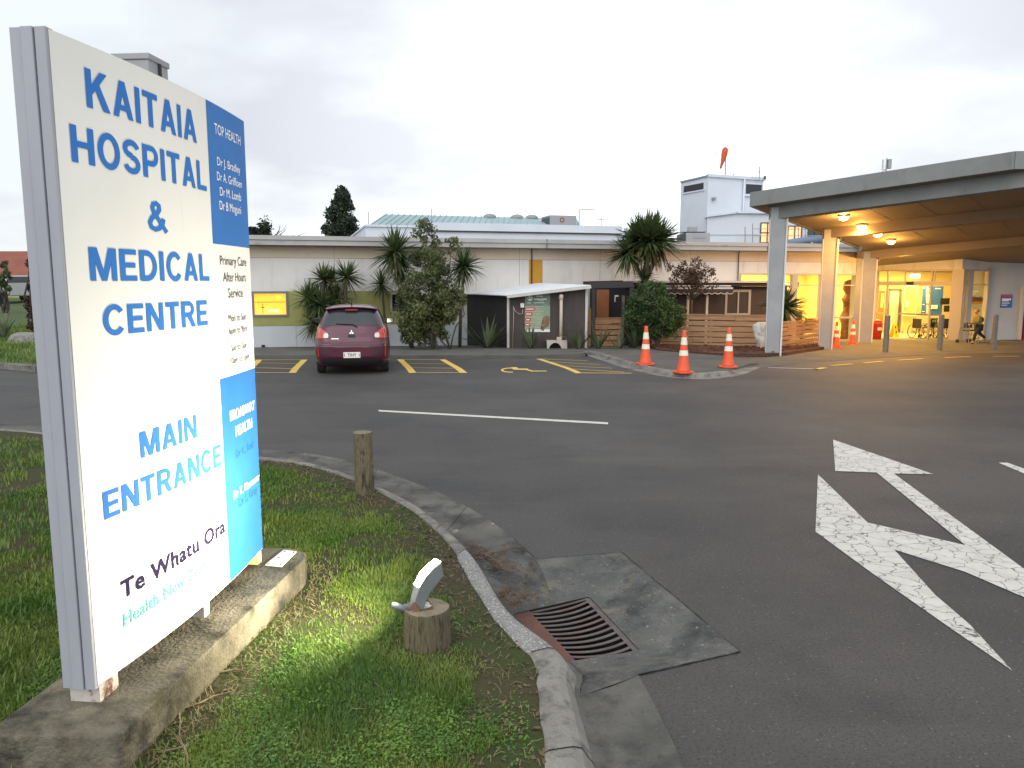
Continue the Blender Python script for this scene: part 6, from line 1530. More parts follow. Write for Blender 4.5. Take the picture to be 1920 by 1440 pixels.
fa, fb = AT(1222, 650, 26.4), AT(1446, 657, 25.2); fence('board_fence', 'long timber board fence behind the three cones', (fa.x, fa.y), (fb.x, fb.y), AT(1380, 592.5, 25.5).z, 6, .03)
fa, fb = AT(1458, 652, 25.3), AT(1548, 649, 27.6); fence('board_fence', 'timber board fence between the first two canopy pillars', (fa.x, fa.y), (fb.x, fb.y), AT(1500, 603, 26.6).z, 6, .03)
# white rock
p = GP(1431, 660); m = MB(); N = 28; prof = [(.10 + .17 * math.sin(min(z_ * 2.1, 1.55)) * (1 if z_ < .75 else math.sqrt(max(0, 1 - ((z_ - .75) / .26) ** 2))), z_) for z_ in np.linspace(-.05, 1.0, 18)]; hr = np.random.default_rng(4)
for k, (r_, z) in enumerate(prof):
    for j in range(N): t = 2 * math.pi * j / N; ww = 1 + .16 * math.sin(3 * t + z * 6) + .12 * math.sin(5 * t - z * 9) + .09 * math.sin(9 * t + z * 23) + float(hr.normal(0, .07)); m.v.append((p.x + r_ * ww * math.cos(t), p.y + .1 + r_ * .7 * ww * math.sin(t), p.z + z * .95))
for k in range(len(prof) - 1):
    for j in range(N): a = k * N + j; b = k * N + (j + 1) % N; m.f.append((a, b, b + N, a + N)); m.m.append(0)
tag(m.build('white_rock', M['rock'], smooth=True), 'tall knobbly white rock standing against the first canopy pillar', 'rock')

# ================================================================== PLANTS
def strips(m, c, dirs, L, W, droop, nseg=5, fold=.3, mi=0):
    """sword leaves from c"""
    for d, l, w, dr in zip(dirs, L, W, droop):
        d = Vector(d).normalized(); up = Vector((0, 0, 1)); sd = d.cross(up)
        sd = sd.normalized() if sd.length > .05 else Vector((1, 0, 0))
        sd = (sd + up * random.uniform(-.5, .5)).normalized(); k0 = len(m.v)
        for i in range(nseg + 1):
            t = i / nseg; p = Vector(c) + d * (l * t) - up * (dr * l * t * t); ww = w * (.55 + 1.2 * t) * (1 - t) ** .6 if t < 1 else .001
            ww = w * min(1, .5 + 2 * t) * max(.03, (1 - t ** 3))
            m.v += [tuple(p - sd * ww), tuple(p + sd * ww)]
        for i in range(nseg): a = k0 + 2 * i; m.f.append((a, a + 1, a + 3, a + 2)); m.m.append(mi)
def sword_head(name, c, Rr, n, parent, low=-.8, mt=None, dead=True):
    Rr *= 1.15; n = int(n * 1.25)
    m = MB(); dirs, L, W, D = [], [], [], []
    for k in range(n):
        z = random.uniform(low, 1) ; z = max(-.95, min(.99, z)); t = random.random() * 6.283; r_ = math.sqrt(1 - z * z)
        dirs.append((r_ * math.cos(t), r_ * math.sin(t), z + .15)); L.append(Rr * random.uniform(.78, 1.12)); W.append(Rr * .046 * random.uniform(.7, 1.2)); D.append(random.uniform(.05, .35) * (1 - max(0, z) * .6))
    strips(m, c, dirs, L, W, D)
    if dead:
        dirs, L, W, D = [], [], [], []
        for k in range(n // 5):
            t = random.random() * 6.283; dirs.append((math.cos(t) * .5, math.sin(t) * .5, -.6)); L.append(Rr * random.uniform(.5, .85)); W.append(Rr * .028); D.append(.5)
        strips(m, c, dirs, L, W, D, mi=1)
    return m.build(name, [mt or M['leaf_cabbage'], M['leaf_dead']], parent)
def cabbage(label, base, heads, trunks, Y, group='cabbage trees'):
    d = thing('cabbage_tree', label, 'tree', (base.x, base.y, base.z), world=True, group=group)
    for pts, r0, r1 in trunks:
        P = [AT(u, v, Y + dy) for u, v, dy in pts]; n = len(P); m = MB(); m.tube(P, [r0 + (r1 - r0) * i / (n - 1) for i in range(n)], 8); m.build('trunk', M['bark'], d, smooth=True)
    for u, v, r_, n, dy, low in heads: sword_head('leaf_head', AT(u, v, Y + dy), r_, n, d, low)
    return d
Yc = 25.0; gpx = lambda u: GP(u, 657)
b_ = GP(640, 657)
cabbage('many-headed low cabbage tree left of the parked car', AT(640, 656, Yc),
        [(606, 524, .60, 90, .3, -.5), (621, 528, .55, 70, .6, -.4), (650, 520, .62, 100, 0, -.5), (578, 560, .62, 90, -.2, -.6), (598, 572, .70, 110, -.3, -.7), (632, 560, .6, 70, .2, -.6), (590, 608, .62, 80, -.3, -.8), (612, 600, .6, 70, 0, -.8)],
        [([(612, 656, 0), (608, 590, .1), (606, 526, .3)], .07, .045), ([(616, 656, 0), (630, 600, .2), (648, 560, 0), (650, 522, 0)], .07, .045), ([(610, 656, 0), (596, 600, -.2), (580, 562, -.2)], .06, .04), ([(614, 656, 0), (620, 580, .5), (621, 530, .6)], .06, .04)], Yc)
cabbage('slim young cabbage tree with one sparse head over the car', AT(722, 656, 26.2), [(715, 534, .55, 60, 0, -.7)], [([(724, 656, 0), (720, 580, 0), (716, 536, 0)], .05, .035)], 26.2)
cabbage('tall cabbage tree behind the shrub with a leaning stem', AT(770, 656, 25.2), [(741, 474, .85, 150, 0, -.8), (748, 505, .7, 60, .2, -.9)], [([(772, 656, 0), (765, 590, 0), (755, 540, 0), (743, 478, 0)], .085, .055)], 25.2)
cabbage('cabbage tree head above the left end of the shed roof', AT(866, 656, 25.8), [(870, 500, .68, 130, 0, -.8), (866, 515, .55, 40, .1, -.9)], [([(862, 656, 0), (864, 580, 0), (870, 503, 0)], .06, .045)], 25.8)
cabbage('largest cabbage tree, standing behind the round bush', AT(1207, 640, 26.8),
        [(1215, 452, 1.0, 260, 0, -.45), (1232, 452, .95, 150, .2, -.5), (1177, 474, .80, 130, -.1, -.8), (1208, 521, .50, 60, -.2, -.9), (1196, 450, .85, 100, .3, -.4)],
        [([(1204, 640, 0), (1207, 560, 0), (1209, 520, 0), (1213, 490, 0), (1215, 448, 0)], .15, .085), ([(1208, 530, 0), (1222, 500, .1), (1230, 480, .2), (1232, 456, .2)], .10, .07), ([(1208, 528, 0), (1196, 505, 0), (1180, 478, -.1)], .07, .05)], 26.8)
yu = thing('yucca', 'spiky dark yucca behind the first canopy pillar', 'plant', AT(1470, 640, 27.0), world=True)
sword_head('leaf_head', AT(1470, 578, 27.0), .85, 150, yu, -.6); m = MB(); m.tube([AT(1470, 650, 27.0), AT(1470, 578, 27.0)], .09, 8); m.build('trunk', M['bark'], yu)
def leafcloud(name, clumps, mt, parent, n, size, asp=.45, spread=.16, bias=0.0):
    """leaf-sized faces gathered round clump centres (world space)"""
    cl = np.array([tuple(c) for c, _ in clumps]); rad = np.array([r_ for _, r_ in clumps])
    w = rad ** 2; idx = rng.choice(len(cl), n, p=w / w.sum())
    g = rng.normal(0, 1, (n, 3)); g /= np.linalg.norm(g, axis=1)[:, None]; rr_ = rng.uniform(.25, 1, n) ** .5
    P = cl[idx] + g * (rad[idx] * rr_)[:, None]
    a = rng.normal(0, 1, (n, 3)); a[:, 2] += bias; a /= np.linalg.norm(a, axis=1)[:, None]; b = np.cross(a, rng.normal(0, 1, (n, 3))); b /= np.linalg.norm(b, axis=1)[:, None]
    s = rng.uniform(.6, 1.35, n)[:, None] * size
    V = np.stack([P - a * s, P - b * s * asp, P + a * s, P + b * s * asp], 1).reshape(-1, 3); F = np.arange(n)[:, None] * 4 + np.arange(4)[None]
    return npmesh(name, V, F, mt, parent)
def branches(d, base, tips, r0, mt, name='trunk', wob=.08, n=5):
    m = MB()
    for tip, r1 in tips:
        P = []
        for i in range(n + 1): t = i / n; p = base.lerp(tip, t); P.append(p + Vector((random.gauss(0, wob), random.gauss(0, wob), 0)) * (math.sin(math.pi * t)))
        m.tube(P, [r0 + (r1 - r0) * i / n for i in range(n + 1)], 6)
    return m.build(name, mt, d, smooth=True)
# tall open shrub
Yt = 24.4; sbase = AT(812, 656, Yt); d = thing('tall_shrub', 'tall open olive-leaved shrub right of the parked car', 'shrub', sbase, world=True)
tips = [(800, 425), (812, 440), (845, 470), (860, 460), (775, 520), (830, 500), (870, 545), (770, 570), (790, 480), (835, 560), (805, 560)]
branches(d, sbase, [(AT(u, v, Yt + random.uniform(-.5, .5)), .012) for u, v in tips[:6]], .035, M['bark'])
branches(d, sbase + Vector((.55, 0, 0)), [(AT(u, v, Yt + random.uniform(-.4, .4)), .012) for u, v in tips[6:]], .03, M['bark'])
cl = []
for u, v, r_, k in [(800, 428, .18, 5), (792, 445, .20, 5), (812, 452, .2, 5), (778, 470, .2, 3), (845, 458, .14, 3), (862, 456, .16, 4), (852, 470, .1, 3), (790, 485, .28, 7), (815, 490, .28, 7), (835, 500, .2, 5), (805, 515, .32, 7), (780, 515, .22, 5), (830, 525, .25, 5), (770, 560, .34, 9), (790, 575, .36, 9), (812, 565, .3, 7), (840, 555, .28, 7), (858, 545, .24, 6), (770, 595, .36, 12), (795, 608, .34, 12), (830, 590, .32, 9), (780, 615, .3, 9), (765, 610, .3, 8), (815, 600, .3, 9), (848, 585, .22, 5), (775, 625, .28, 5), (802, 632, .22, 4), (832, 620, .2, 4), (760, 580, .26, 5), (862, 565, .2, 4)]:
    for _ in range(k): c = AT(u + random.gauss(0, 9), v + random.gauss(0, 8), Yt + random.gauss(0, .35)); cl.append((c, r_ * random.uniform(.5, 1.05)))
leafcloud('crown', cl, M['leaf_shrub'], d, 21000, .052, .5)
# round bush
Yb = 25.1; d = thing('round_bush', 'dense round glossy green bush behind the cones', 'bush', AT(1225, 655, Yb), world=True)
branches(d, AT(1235, 656, Yb), [(AT(u, v, Yb), .02) for u, v in [(1200, 580), (1225, 560), (1255, 585), (1240, 570), (1210, 600)]], .05, M['bark_dark'])
cl = []
for _ in range(190):
    t = random.random() * 6.283; q = random.random() ** .5; cu, cv = 1228, 585; ru, rv = 52, 50
    u = cu + ru * q * math.cos(t); v = cv + rv * q * math.sin(t) * (1 if math.sin(t) < 0 else .95)
    if v < 560 and u > 1245: u -= 10; v += 12
    dy = math.sqrt(max(0, 1 - q * q)) * .75; cl.append((AT(u, v, Yb + random.uniform(-dy, dy * .4)), random.uniform(.10, .22)))
cl += [(AT(u, v, Yb - .3), random.uniform(.08, .14)) for u, v in [(1190, 545), (1205, 535), (1222, 531), (1243, 538), (1262, 556), (1275, 575), (1282, 595), (1278, 612), (1180, 565), (1176, 590), (1250, 545), (1268, 630), (1215, 632)]]
leafcloud('crown', cl, M['leaf_bush'], d, 14500, .038, .45)
# brown-leaved small tree
Yn = 26.8; d = thing('brown_tree', 'small brown-leaved tree in front of the striped awning', 'tree', AT(1297, 650, Yn), world=True)
branches(d, AT(1297, 655, Yn), [(AT(1297, 560, Yn), .035)], .05, M['bark_dark'])
branches(d, AT(1297, 562, Yn), [(AT(u, v, Yn + random.uniform(-.4, .4)), .006) for u, v in [(1262, 520), (1280, 498), (1297, 492), (1318, 505), (1333, 515), (1270, 540), (1340, 527), (1308, 520), (1285, 520), (1322, 540)]], .03, M['bark_dark'], 'branches')
cl = [(AT(random.gauss(1297, 21), random.gauss(518, 12), Yn + random.gauss(0, .35)), random.uniform(.06, .2)) for _ in range(110)] + [(AT(u, v, Yn), .12) for u, v in ((1258, 525), (1341, 526), (1336, 508), (1282, 494), (1300, 490), (1265, 538), (1325, 545))]
leafcloud('crown', cl, M['leaf_brown'], d, 3800, .038, .5)
# flax
def flax(label, u, v, spec, Y=None):
    p = GP(u, v); Y = Y or p.y - .25; base = Vector((AT(u, v, Y).x, Y, gz(Y)))
    o = MB(); dirs, L, W, D = [], [], [], []
    for tx, ty, l, w, dr in spec: dirs.append((tx, ty, 1)); L.append(l * 1.4); W.append(w * 1.9); D.append(dr)
    strips(o, base, dirs, L, W, D, 6); return tag(o.build('flax_plant', M['leaf_flax'], None), label, 'plant', 'flax plants along the sheds')
def fan(n, spread, l0, l1, w=.032):
    n = int(n * 1.5); return [(random.uniform(-spread, spread), random.uniform(-.35, .15), random.uniform(l0, l1), w * random.uniform(.7, 1.2), random.uniform(.02, .35)) for _ in range(n)]
flax('wide flax clump spreading in front of the dark shed side', 915, 656, fan(22, .75, .6, .95, .036) + [(-1.3, -.1, .95, .034, .3), (-1.0, -.1, .85, .036, .1), (1.0, 0, .7, .034, .2), (-.9, 0, 1.0, .036, .12), (1.3, 0, .6, .03, .3)])
flax('flax clump right below the green poster', 995, 657, fan(22, .6, .45, .85))
flax('thin flax clump by the white shed corner trim', 1085, 657, fan(10, .7, .5, .8) + [(-.9, 0, .85, .03, .2), (-.3, 0, 1.0, .035, .03), (-.4, 0, .95, .03, .03)])
flax('flax clump in front of the short porch fence', 1122, 657, fan(18, .6, .45, .8, .026))
flax('tall flax clump between the porch fence and the round bush', 1190, 655, fan(26, .5, .6, 1.05, .03) + [(.6, -.1, 1.2, .03, .05), (.45, -.1, 1.25, .03, .05)])
flax('sprawling flax tuft at the foot of the round bush', 1160, 657, fan(10, .8, .35, .65, .024))
for u, v, lab in ((1378, 642, 'small green weed against the long fence behind the right cone'), (1480, 645, 'small dark plant against the fence between the pillars')):
    p = GP(u, v + 8); d = thing('small_plant', lab, 'plant', (p.x, p.y, p.z), world=True); leafcloud('leaves', [(AT(u + random.gauss(0, 5), v + random.gauss(-6, 7), p.y), .09) for _ in range(9)], M['leaf_shrub'], d, 500, .03, .35)
# far trees behind the building
def conifer(label, u, v0, v1, w, Y, n, size):
    d = thing('conifer_tree', label, 'tree', AT(u, v1, Y), world=True)
    b_ = AT(u, v1 + 12, Y); t_ = AT(u, v0 + 5, Y); m = MB(); m.tube([b_, t_], [.35, .06], 8); m.build('trunk', M['bark_dark'], d)
    cl = []; hgt = v1 - v0
    for k in range(120):
        f = random.random() ** .8; ww = w * (.16 + .84 * min(1, f * 1.7)) * (1 + .18 * math.sin(f * 19)) ; a = random.random() * 6.283; q = random.uniform(.35, 1)
        cl.append((AT(u + ww * q * math.cos(a), v0 + hgt * f + random.gauss(0, 2), Y + math.sin(a) * ww * q / FPX * Y), random.uniform(.18, .55)))
    leafcloud('crown', cl, M['leaf_conifer'], d, n, size, .35, bias=.3); return d
conifer('dark conifer rising behind the roof left of the rear block', 640, 355, 452, 31, 62, 6200, .17)
d = thing('bare_tree', 'bare winter tree with thin twigs behind the roof beside the sign', 'tree', AT(505, 460, 55), world=True)
for k in range(26): branches(d, AT(505, 470, 55), [(AT(random.gauss(508, 24), random.uniform(418, 442), 55 + random.uniform(-1, 1)), .008)], .05, M['bark_dark'], 'branches', .35)
conifer('small dark treetop spike behind the roof beside the sign', 497, 417, 450, 5, 54, 900, .12)
cl = [(AT(random.uniform(466, 485), random.gauss(437, 3), 54), .25) for _ in range(12)]
d = thing('far_bush', 'dark leafy bush top behind the roof at the sign edge', 'bush', AT(475, 450, 54), world=True); leafcloud('crown', cl, M['leaf_conifer'], d, 500, .13, .5)

# ================================================================== FAR LEFT: BANK, HOUSE
def bz(x, y): return .06 + max(0, (y - 18.2)) * .036
nx, ny = 30, 30; m = MB()
edge_px = [(-300, 676), (0, 690), (75, 697), (120, 697), (165, 690)]
eg = [GP(u, v) for u, v in edge_px] + [Vector((-9.3, 19.6, 0)), Vector((-10.2, 23, 0)), Vector((-14.5, 30, 0)), Vector((-16, 46, 0))]
tl = [Vector((-30, 46, 0))] * 1
for i, p in enumerate(eg):
    for j in range(12):
        t = j / 11; q = Vector((p.x, p.y, 0)).lerp(Vector((-40, max(46, p.y), 0)), t); m.v.append((q.x, q.y, bz(q.x, q.y) + .04 * math.sin(q.x * 2 + q.y)))
for i in range(len(eg) - 1):
    for j in range(11): a = i * 12 + j; m.f.append((a, a + 1, a + 13, a + 12)); m.m.append(0)
bank_m = overlay(mat('bank_grass', (.040, .070, .014), .95, (.065, .095, .022), 1.4, 7, bump=.6, bscale=9), (.075, .060, .030), .6, .55, .72, 6, amount=.8)
struct(m.build('grass_bank', bank_m))
m = MB(); kb = [GP(u, v) for u, v in edge_px]
for a, b in zip(kb[:-1], kb[1:]): m.beam((a.x, a.y, .05), (b.x, b.y, .05), .22, .16)
struct(m.build('far_kerb', M['concrete']))
P = np.stack([rng.uniform(-18, -9.5, 16000), rng.uniform(17.6, 32, 16000)], 1); pe = np.array([(p.x, p.y) for p in eg] + [(-40, 46), (-40, 18)]); P = P[inside(P, pe)]
v, f = blades(P, .06, .16, .012); v = v.reshape(-1, 6, 3); v[:, :, 2] += (np.array([bz(a, b) for a, b in P]) - .104)[:, None]
tag(npmesh('bank_tufts', v.reshape(-1, 3), f, M['grass']), 'longer grass on the bank across the road', kind='stuff')
ho = thing('red_roof_house', 'yellow house with a red tiled roof beyond the far bank', 'house', AT(0, 545, 62), world=True)
a, b = AT(-260, 519, 62), AT(160, 470, 66); z0 = AT(0, 560, 62).z - .6; ze = AT(0, 518, 62).z; zr = AT(0, 471, 66).z
m = MB(); m.add([(a.x - 1, 61.3, ze), (b.x, 61.3, ze), (b.x, 66, zr), (a.x - 1, 66, zr), (a.x - 1, 71, ze), (b.x, 71, ze)], [(0, 1, 2, 3), (3, 2, 5, 4), (0, 3, 4), (1, 5, 2)]); m.build('roof', M['red_roof'], ho)
m = MB(); m.prism([(a.x, 62), (b.x - 1, 62), (b.x - 1, 70), (a.x, 70)], z0, ze + .1); m.build('wall', M['house_yellow'], ho)
for u0, u1 in ((4, 18), (40, 52)): c_, e_ = AT(u0, 541, 61.9), AT(u1, 524, 61.9); m = MB(); m.box(((c_.x + e_.x) / 2, 61.95, (c_.z + e_.z) / 2), (e_.x - c_.x, .1, e_.z - c_.z)); m.build('window', M['win_dark'], ho)
m = MB(); c_ = AT(-260, 521, 61.4); m.box(((c_.x + b.x) / 2, 61.35, ze - .08), (b.x - c_.x, .12, .18)); m.build('gutter', M['white_trim'], ho)
def far_car(label, u, v, Y, mt, w):
    p = AT(u, v, Y); d = thing('parked_car', label, 'car', (p.x, Y, bz(p.x, Y) - .02), R(70), 'cars by the far house')
    L = 4.2; pr = [(-2.1, .35), (-2.1, .75), (-1.9, .95), (-1.2, 1.05), (-.7, 1.42), (.7, 1.46), (1.35, 1.05), (1.95, .95), (2.1, .7), (2.1, .35)]
    m = MB(); n = len(pr); m.v = [(x, -.82, z) for x, z in pr] + [(x, .82, z) for x, z in pr]; m.f = [tuple(range(n)), tuple(range(n, 2 * n))[::-1]] + [(i, i + n, (i + 1) % n + n, (i + 1) % n) for i in range(n)]; m.m = [0] * len(m.f); m.build('body', mt, d, bevel=.06)
    m = MB()
    for sy in (-.83, .83): m.add([(-1.1, sy, 1.06), (-.66, sy, 1.38), (.66, sy, 1.40), (1.2, sy, 1.07)], [(0, 1, 2, 3)])
    m.add([(1.3, -.7, 1.085), (1.3, .7, 1.085), (.76, .66, 1.43), (.76, -.66, 1.43)], [(0, 1, 2, 3)]); m.add([(-1.17, -.7, 1.09), (-1.17, .7, 1.09), (-.75, .66, 1.40), (-.75, -.66, 1.40)], [(0, 1, 2, 3)]); m.build('windows', M['car_glass'], d)
    for sx in (-1.3, 1.3):
        for sy in (-.78, .78): m = MB(); m.lathe([(.31, -.1), (.31, .1)], (sx, sy, .31), 14, M=Matrix.Rotation(R(90), 3, 'X')); m.build('wheel', M['tyre'], d)
    return d
far_car('silver car parked by the house across the road', 26, 566, 42, M['silver'], 1)
d = thing('flax_plant', 'broad-leaved flax on the grass bank at the left edge', 'plant', AT(8, 640, 24), world=True)
m = MB(); q = AT(8, 642, 24); q.z = bz(q.x, 24); sp_ = fan(26, 1.0, .5, 1.0, .04); strips(m, q, [(a, b, 1) for a, b, *_ in sp_], [c for _, _, c, *_ in sp_], [w for *_, w, _ in sp_], [e_ for *_, e_ in sp_], 6); m.build('leaves', M['leaf_flax'], d)
q = AT(48, 648, 23); m = MB(); N = 14
for k, (r_, z) in enumerate([(1.05, -.1), (1.0, .05), (.8, .2), (.45, .28), (.05, .3)]):
    for j in range(N): t = 2 * math.pi * j / N; ww = 1 + .12 * math.sin(3 * t); m.v.append((q.x + .55 * r_ * ww * math.cos(t), 23 + .35 * r_ * math.sin(t), bz(q.x, 23) + z))
for k in range(4):
    for j in range(N): a = k * N + j; b = k * N + (j + 1) % N; m.f.append((a, b, b + N, a + N)); m.m.append(0)
tag(m.build('boulder', M['concrete'], smooth=True), 'low grey boulder lying on the grass bank beside the sign edge', 'boulder')
def small_tree(label, u, vb, Y, pts, n, mt, size=.07):
    b_ = AT(u, vb, Y); d = thing('young_tree', label, 'tree', b_, world=True); tips = [(AT(a, c, Y + random.uniform(-.4, .4)), .012) for a, c, _ in pts]; branches(d, b_, tips, .06, M['bark_dark'], wob=.15)
    leafcloud('crown', [(AT(a + random.gauss(0, r_ * .5), c + random.gauss(0, r_ * .5), Y + random.gauss(0, .3)), r_ * Y / FPX * .55) for a, c, r_ in pts for _ in range(6)], mt, d, n, size, .5); return d
small_tree('young dark tree by the sign edge on the bank', 66, 640, 25, [(62, 490, 10), (68, 515, 10), (60, 545, 9), (70, 560, 12), (64, 590, 10), (55, 500, 7), (74, 480, 12), (58, 610, 8), (66, 535, 12), (62, 575, 12), (72, 610, 12)], 4600, M['leaf_brown'], .05)
small_tree('small thin tree in front of the silver car', 10, 590, 34, [(8, 500, 7), (12, 512, 9), (6, 530, 8), (14, 540, 8), (2, 520, 6)], 900, M['leaf_shrub'], .08)

# ================================================================== PARKED CAR
car = thing('parked_car', 'small burgundy hatchback with TINY plate parked facing the building', 'car', (0, 0, 0))
Zs = [.17, .22, .30, .40, .52, .62, .68, .74, .82, .92, 1.02, 1.08, 1.20, 1.32, 1.40, 1.45, 1.485, 1.51, 1.522]
HWt = [.70, .78, .815, .828, .832, .828, .822, .820, .815, .800, .770, .735, .685, .625, .578, .535, .47, .36, .18]
YR = [.22, .10, .03, .0, .0, .0, .015, .06, .085, .105, .13, .165, .275, .395, .475, .50, .56, .75, 1.05]
YF = [3.5, 3.7, 3.76, 3.78, 3.78, 3.75, 3.72, 3.66, 3.5, 3.2, 2.95, 2.80, 2.55, 2.28, 2.10, 1.98, 1.85, 1.70, 1.5]
PW = [7] * 7 + [6.5, 6, 5.5, 5.2, 5, 4.8, 4.6, 4.4, 4.0, 3.6, 3.0, 2.6]
def itp(A, z): return float(np.interp(z, Zs, A))
def carR(x, z, off=0.0):                     # point on the rear surface
    hw, yr, yf, pw = itp(HWt, z), itp(YR, z), itp(YF, z), itp(PW, z); hl = (yf - yr) / 2
    q = min(abs(x) / hw, 1); y = yr + hl * (1 - (1 - q ** pw) ** (1 / pw)); return Vector((x, y - off, z))
def carS(sx, y, z, off=0.0):                 # point on the side surface
    hw, yr, yf, pw = itp(HWt, z), itp(YR, z), itp(YF, z), itp(PW, z); hl = (yf - yr) / 2; q = min(abs(y - yr - hl) / hl, 1)
    return Vector((sx * (hw * (1 - q ** pw) ** (1 / pw) + off), y, z))
m = MB(); N = 72; zl = list(np.linspace(.17, 1.522, 46)); zl = sorted(set(zl + Zs))
for z in zl:
    hw, yr, yf, pw = itp(HWt, z), itp(YR, z), itp(YF, z), itp(PW, z); hl = (yf - yr) / 2; cy = yr + hl
    for j in range(N):
        t = 2 * math.pi * j / N; c_, s_ = math.cos(t), math.sin(t); r_ = (abs(c_) ** pw + abs(s_) ** pw) ** (-1 / pw); m.v.append((hw * c_ * r_, cy + hl * s_ * r_, z))
for k in range(len(zl) - 1):
    for j in range(N): a = k * N + j; b = k * N + (j + 1) % N; m.f.append((a, b, b + N, a + N)); m.m.append(0)
m.f += [tuple(range(N))[::-1], tuple((len(zl) - 1) * N + j for j in range(N))]; m.m += [1, 0]
body = m.build('body', [M['car'], M['car_trim']], car, smooth=True)
def rpanel(name, zs, xin, xout, mt, off, parent=car, nx=10, two=False):
    m = MB(); 
    for z in zs:
        a, b = xin(z), xout(z)
        for i in range(nx + 1): m.v.append(tuple(carR(a + (b - a) * i / nx, z, off)))
    for k in range(len(zs) - 1):
        for i in range(nx): a = k * (nx + 1) + i; m.f.append((a, a + 1, a + nx + 2, a + nx + 1)); m.m.append(0)
    return m.build(name, mt, parent, smooth=True)
L_ = lambda pts: (lambda z: float(np.interp(z, [p[0] for p in pts], [p[1] for p in pts])))
xw = L_([(1.075, .665), (1.20, .615), (1.33, .555), (1.37, .50), (1.395, .40)])
rw = rpanel('rear_window', np.linspace(1.075, 1.395, 12), lambda z: -xw(z), xw, M['car_glass'], .006, nx=20)
m = MB()                                    # spoiler over the window
for i in range(21):
    x = -.56 + 1.12 * i / 20; y = .46 - .0 + .10 * abs(x / .56) ** 3; zt = 1.475 - .05 * abs(x / .56) ** 2.5
    m.v += [(x, y - .04, zt - .035), (x, y - .055, zt - .005), (x, y + .22, zt + .03), (x, y + .20, zt - .05)]
for i in range(20):
    a = 4 * i
    for j in range(4): m.f.append((a + j, a + 4 + j, a + 4 + (j + 1) % 4, a + (j + 1) % 4)); m.m.append(0)
m.f += [(0, 1, 2, 3), (83, 82, 81, 80)]; m.m += [0, 0]
m.build('spoiler', M['car'], car, smooth=False, bevel=.006)
m = MB(); m.box((0, .405, 1.408), (.26, .02, .022)); m.build('high_brake_light', M['lamp_red'], car)
for sx in (-1, 1):
    zi = L_([(.80, .52), (.84, .49), (.90, .51), (.985, .60), (1.03, .69)]); zo = L_([(.80, .785), (.86, .795), (.95, .778), (1.03, .745)])
    tl_ = rpanel('tail_light', np.linspace(.80, 1.03, 9), (lambda z: zi(z)) if sx > 0 else (lambda z: -zo(z)), (lambda z: zo(z)) if sx > 0 else (lambda z: -zi(z)), M['lamp_red'], .014, nx=10)
    cr = L_([(.815, .045), (.86, .058), (.915, .035)]); cc = .545
    rpanel('reversing_lamp', np.linspace(.815, .915, 7), lambda z: sx * cc - cr(z), lambda z: sx * cc + cr(z), M['lamp_clear'], .020, tl_, nx=6)
    rpanel('recess_shade', np.linspace(.37, .62, 6), L_([(.37, .50), (.62, .36)]) if sx > 0 else (lambda z: -.765), (lambda z: .765) if sx > 0 else (lambda z: -L_([(.37, .50), (.62, .36)])(z)), mat('shaded_burgundy', (.045, .006, .018), .4), .004, nx=8)  # shade of the bumper recess put into a darker panel on the body
    rpanel('reflector', np.linspace(.40, .60, 5), (lambda z: .705) if sx > 0 else (lambda z: -.73), (lambda z: .73) if sx > 0 else (lambda z: -.705), M['lamp_red'], .012, nx=2)
    m = MB(); c_ = Vector((sx * .86, 2.35, 1.10)); Mx = Matrix.Rotation(0, 3, 'X'); m.box(c_, (.19, .09, .135)); m.box((sx * .76, 2.38, 1.05), (.10, .05, .05)); mi_ = m.build('door_mirror', M['car_trim'], car, bevel=.03, seg=3)
    m = MB(); m.box(c_ + Vector((0, -.047, 0)), (.155, .006, .10)); m.build('mirror_glass', M['car_glass'], mi_, bevel=.002)
    zz = [1.09, 1.2, 1.32, 1.40]; m = MB()
    for k, z in enumerate(zz):
        ya, yb2 = itp(YR, z) + .32, itp(YF, z) - .32
        for i in range(9): m.v.append(tuple(carS(sx, ya + (yb2 - ya) * i / 8, z, .004)))
    for k in range(3):
        for i in range(8): a = k * 9 + i; m.f.append((a, a + 1, a + 10, a + 9)); m.m.append(0)
    m.build('side_window', M['car_glass'], car, smooth=True)
    for y in (.68, 3.05):
        m = MB(); Mx = Matrix.Rotation(R(90), 3, 'Y'); m.lathe([(.20, -.085), (.275, -.085), (.29, -.06), (.29, .06), (.275, .085), (.20, .085)], (sx * .70, y, .29), 24, M=Mx); w_ = m.build('wheel', M['tyre'], car, smooth=False)
        m = MB(); m.lathe([(.20, -.05), (.20, .06)], (sx * .71, y, .29), 16, M=Mx); m.build('rim', M['metal'], w_)
rpanel('lower_valance', np.linspace(.205, .36, 5), lambda z: -.70 + (z - .2) * .6, lambda z: .70 - (z - .2) * .6, M['car_trim'], .008, nx=14)
rpanel('bumper_crease', np.linspace(.655, .685, 3), lambda z: -.80, lambda z: .80, M['car'], .018, nx=20)
rpanel('tailgate_gap', np.linspace(.668, .676, 2), lambda z: -.46, lambda z: .46, M['black'], .020, nx=10)
for sx in (-1, 1): rpanel('tailgate_gap', np.linspace(.68, .80, 4), (lambda z: sx * (.46 + (z - .68) * .3) - .004), (lambda z: sx * (.46 + (z - .68) * .3) + .004), M['black'], .003, nx=2)
m = MB(); m.box((0, carR(0, .44).y - .012, .44), (.36, .012, .125)); pl_ = m.build('number_plate', M['plate'], car, bevel=.003)
text_on(lambda s, z, off: Vector((s, carR(0, .44).y - .0185 - off * .3, z)), 'TINY', -.095, .095, .405, .478, M['black'], 'lettering', pl_, .012)
m = MB()
for x in (-.155, .155): m.box((x, carR(0, .44).y - .0188, .44), (.012, .0012, .07))
m.build('plate_bar', M['black'], pl_)
m = MB()                                     # three-diamond badge
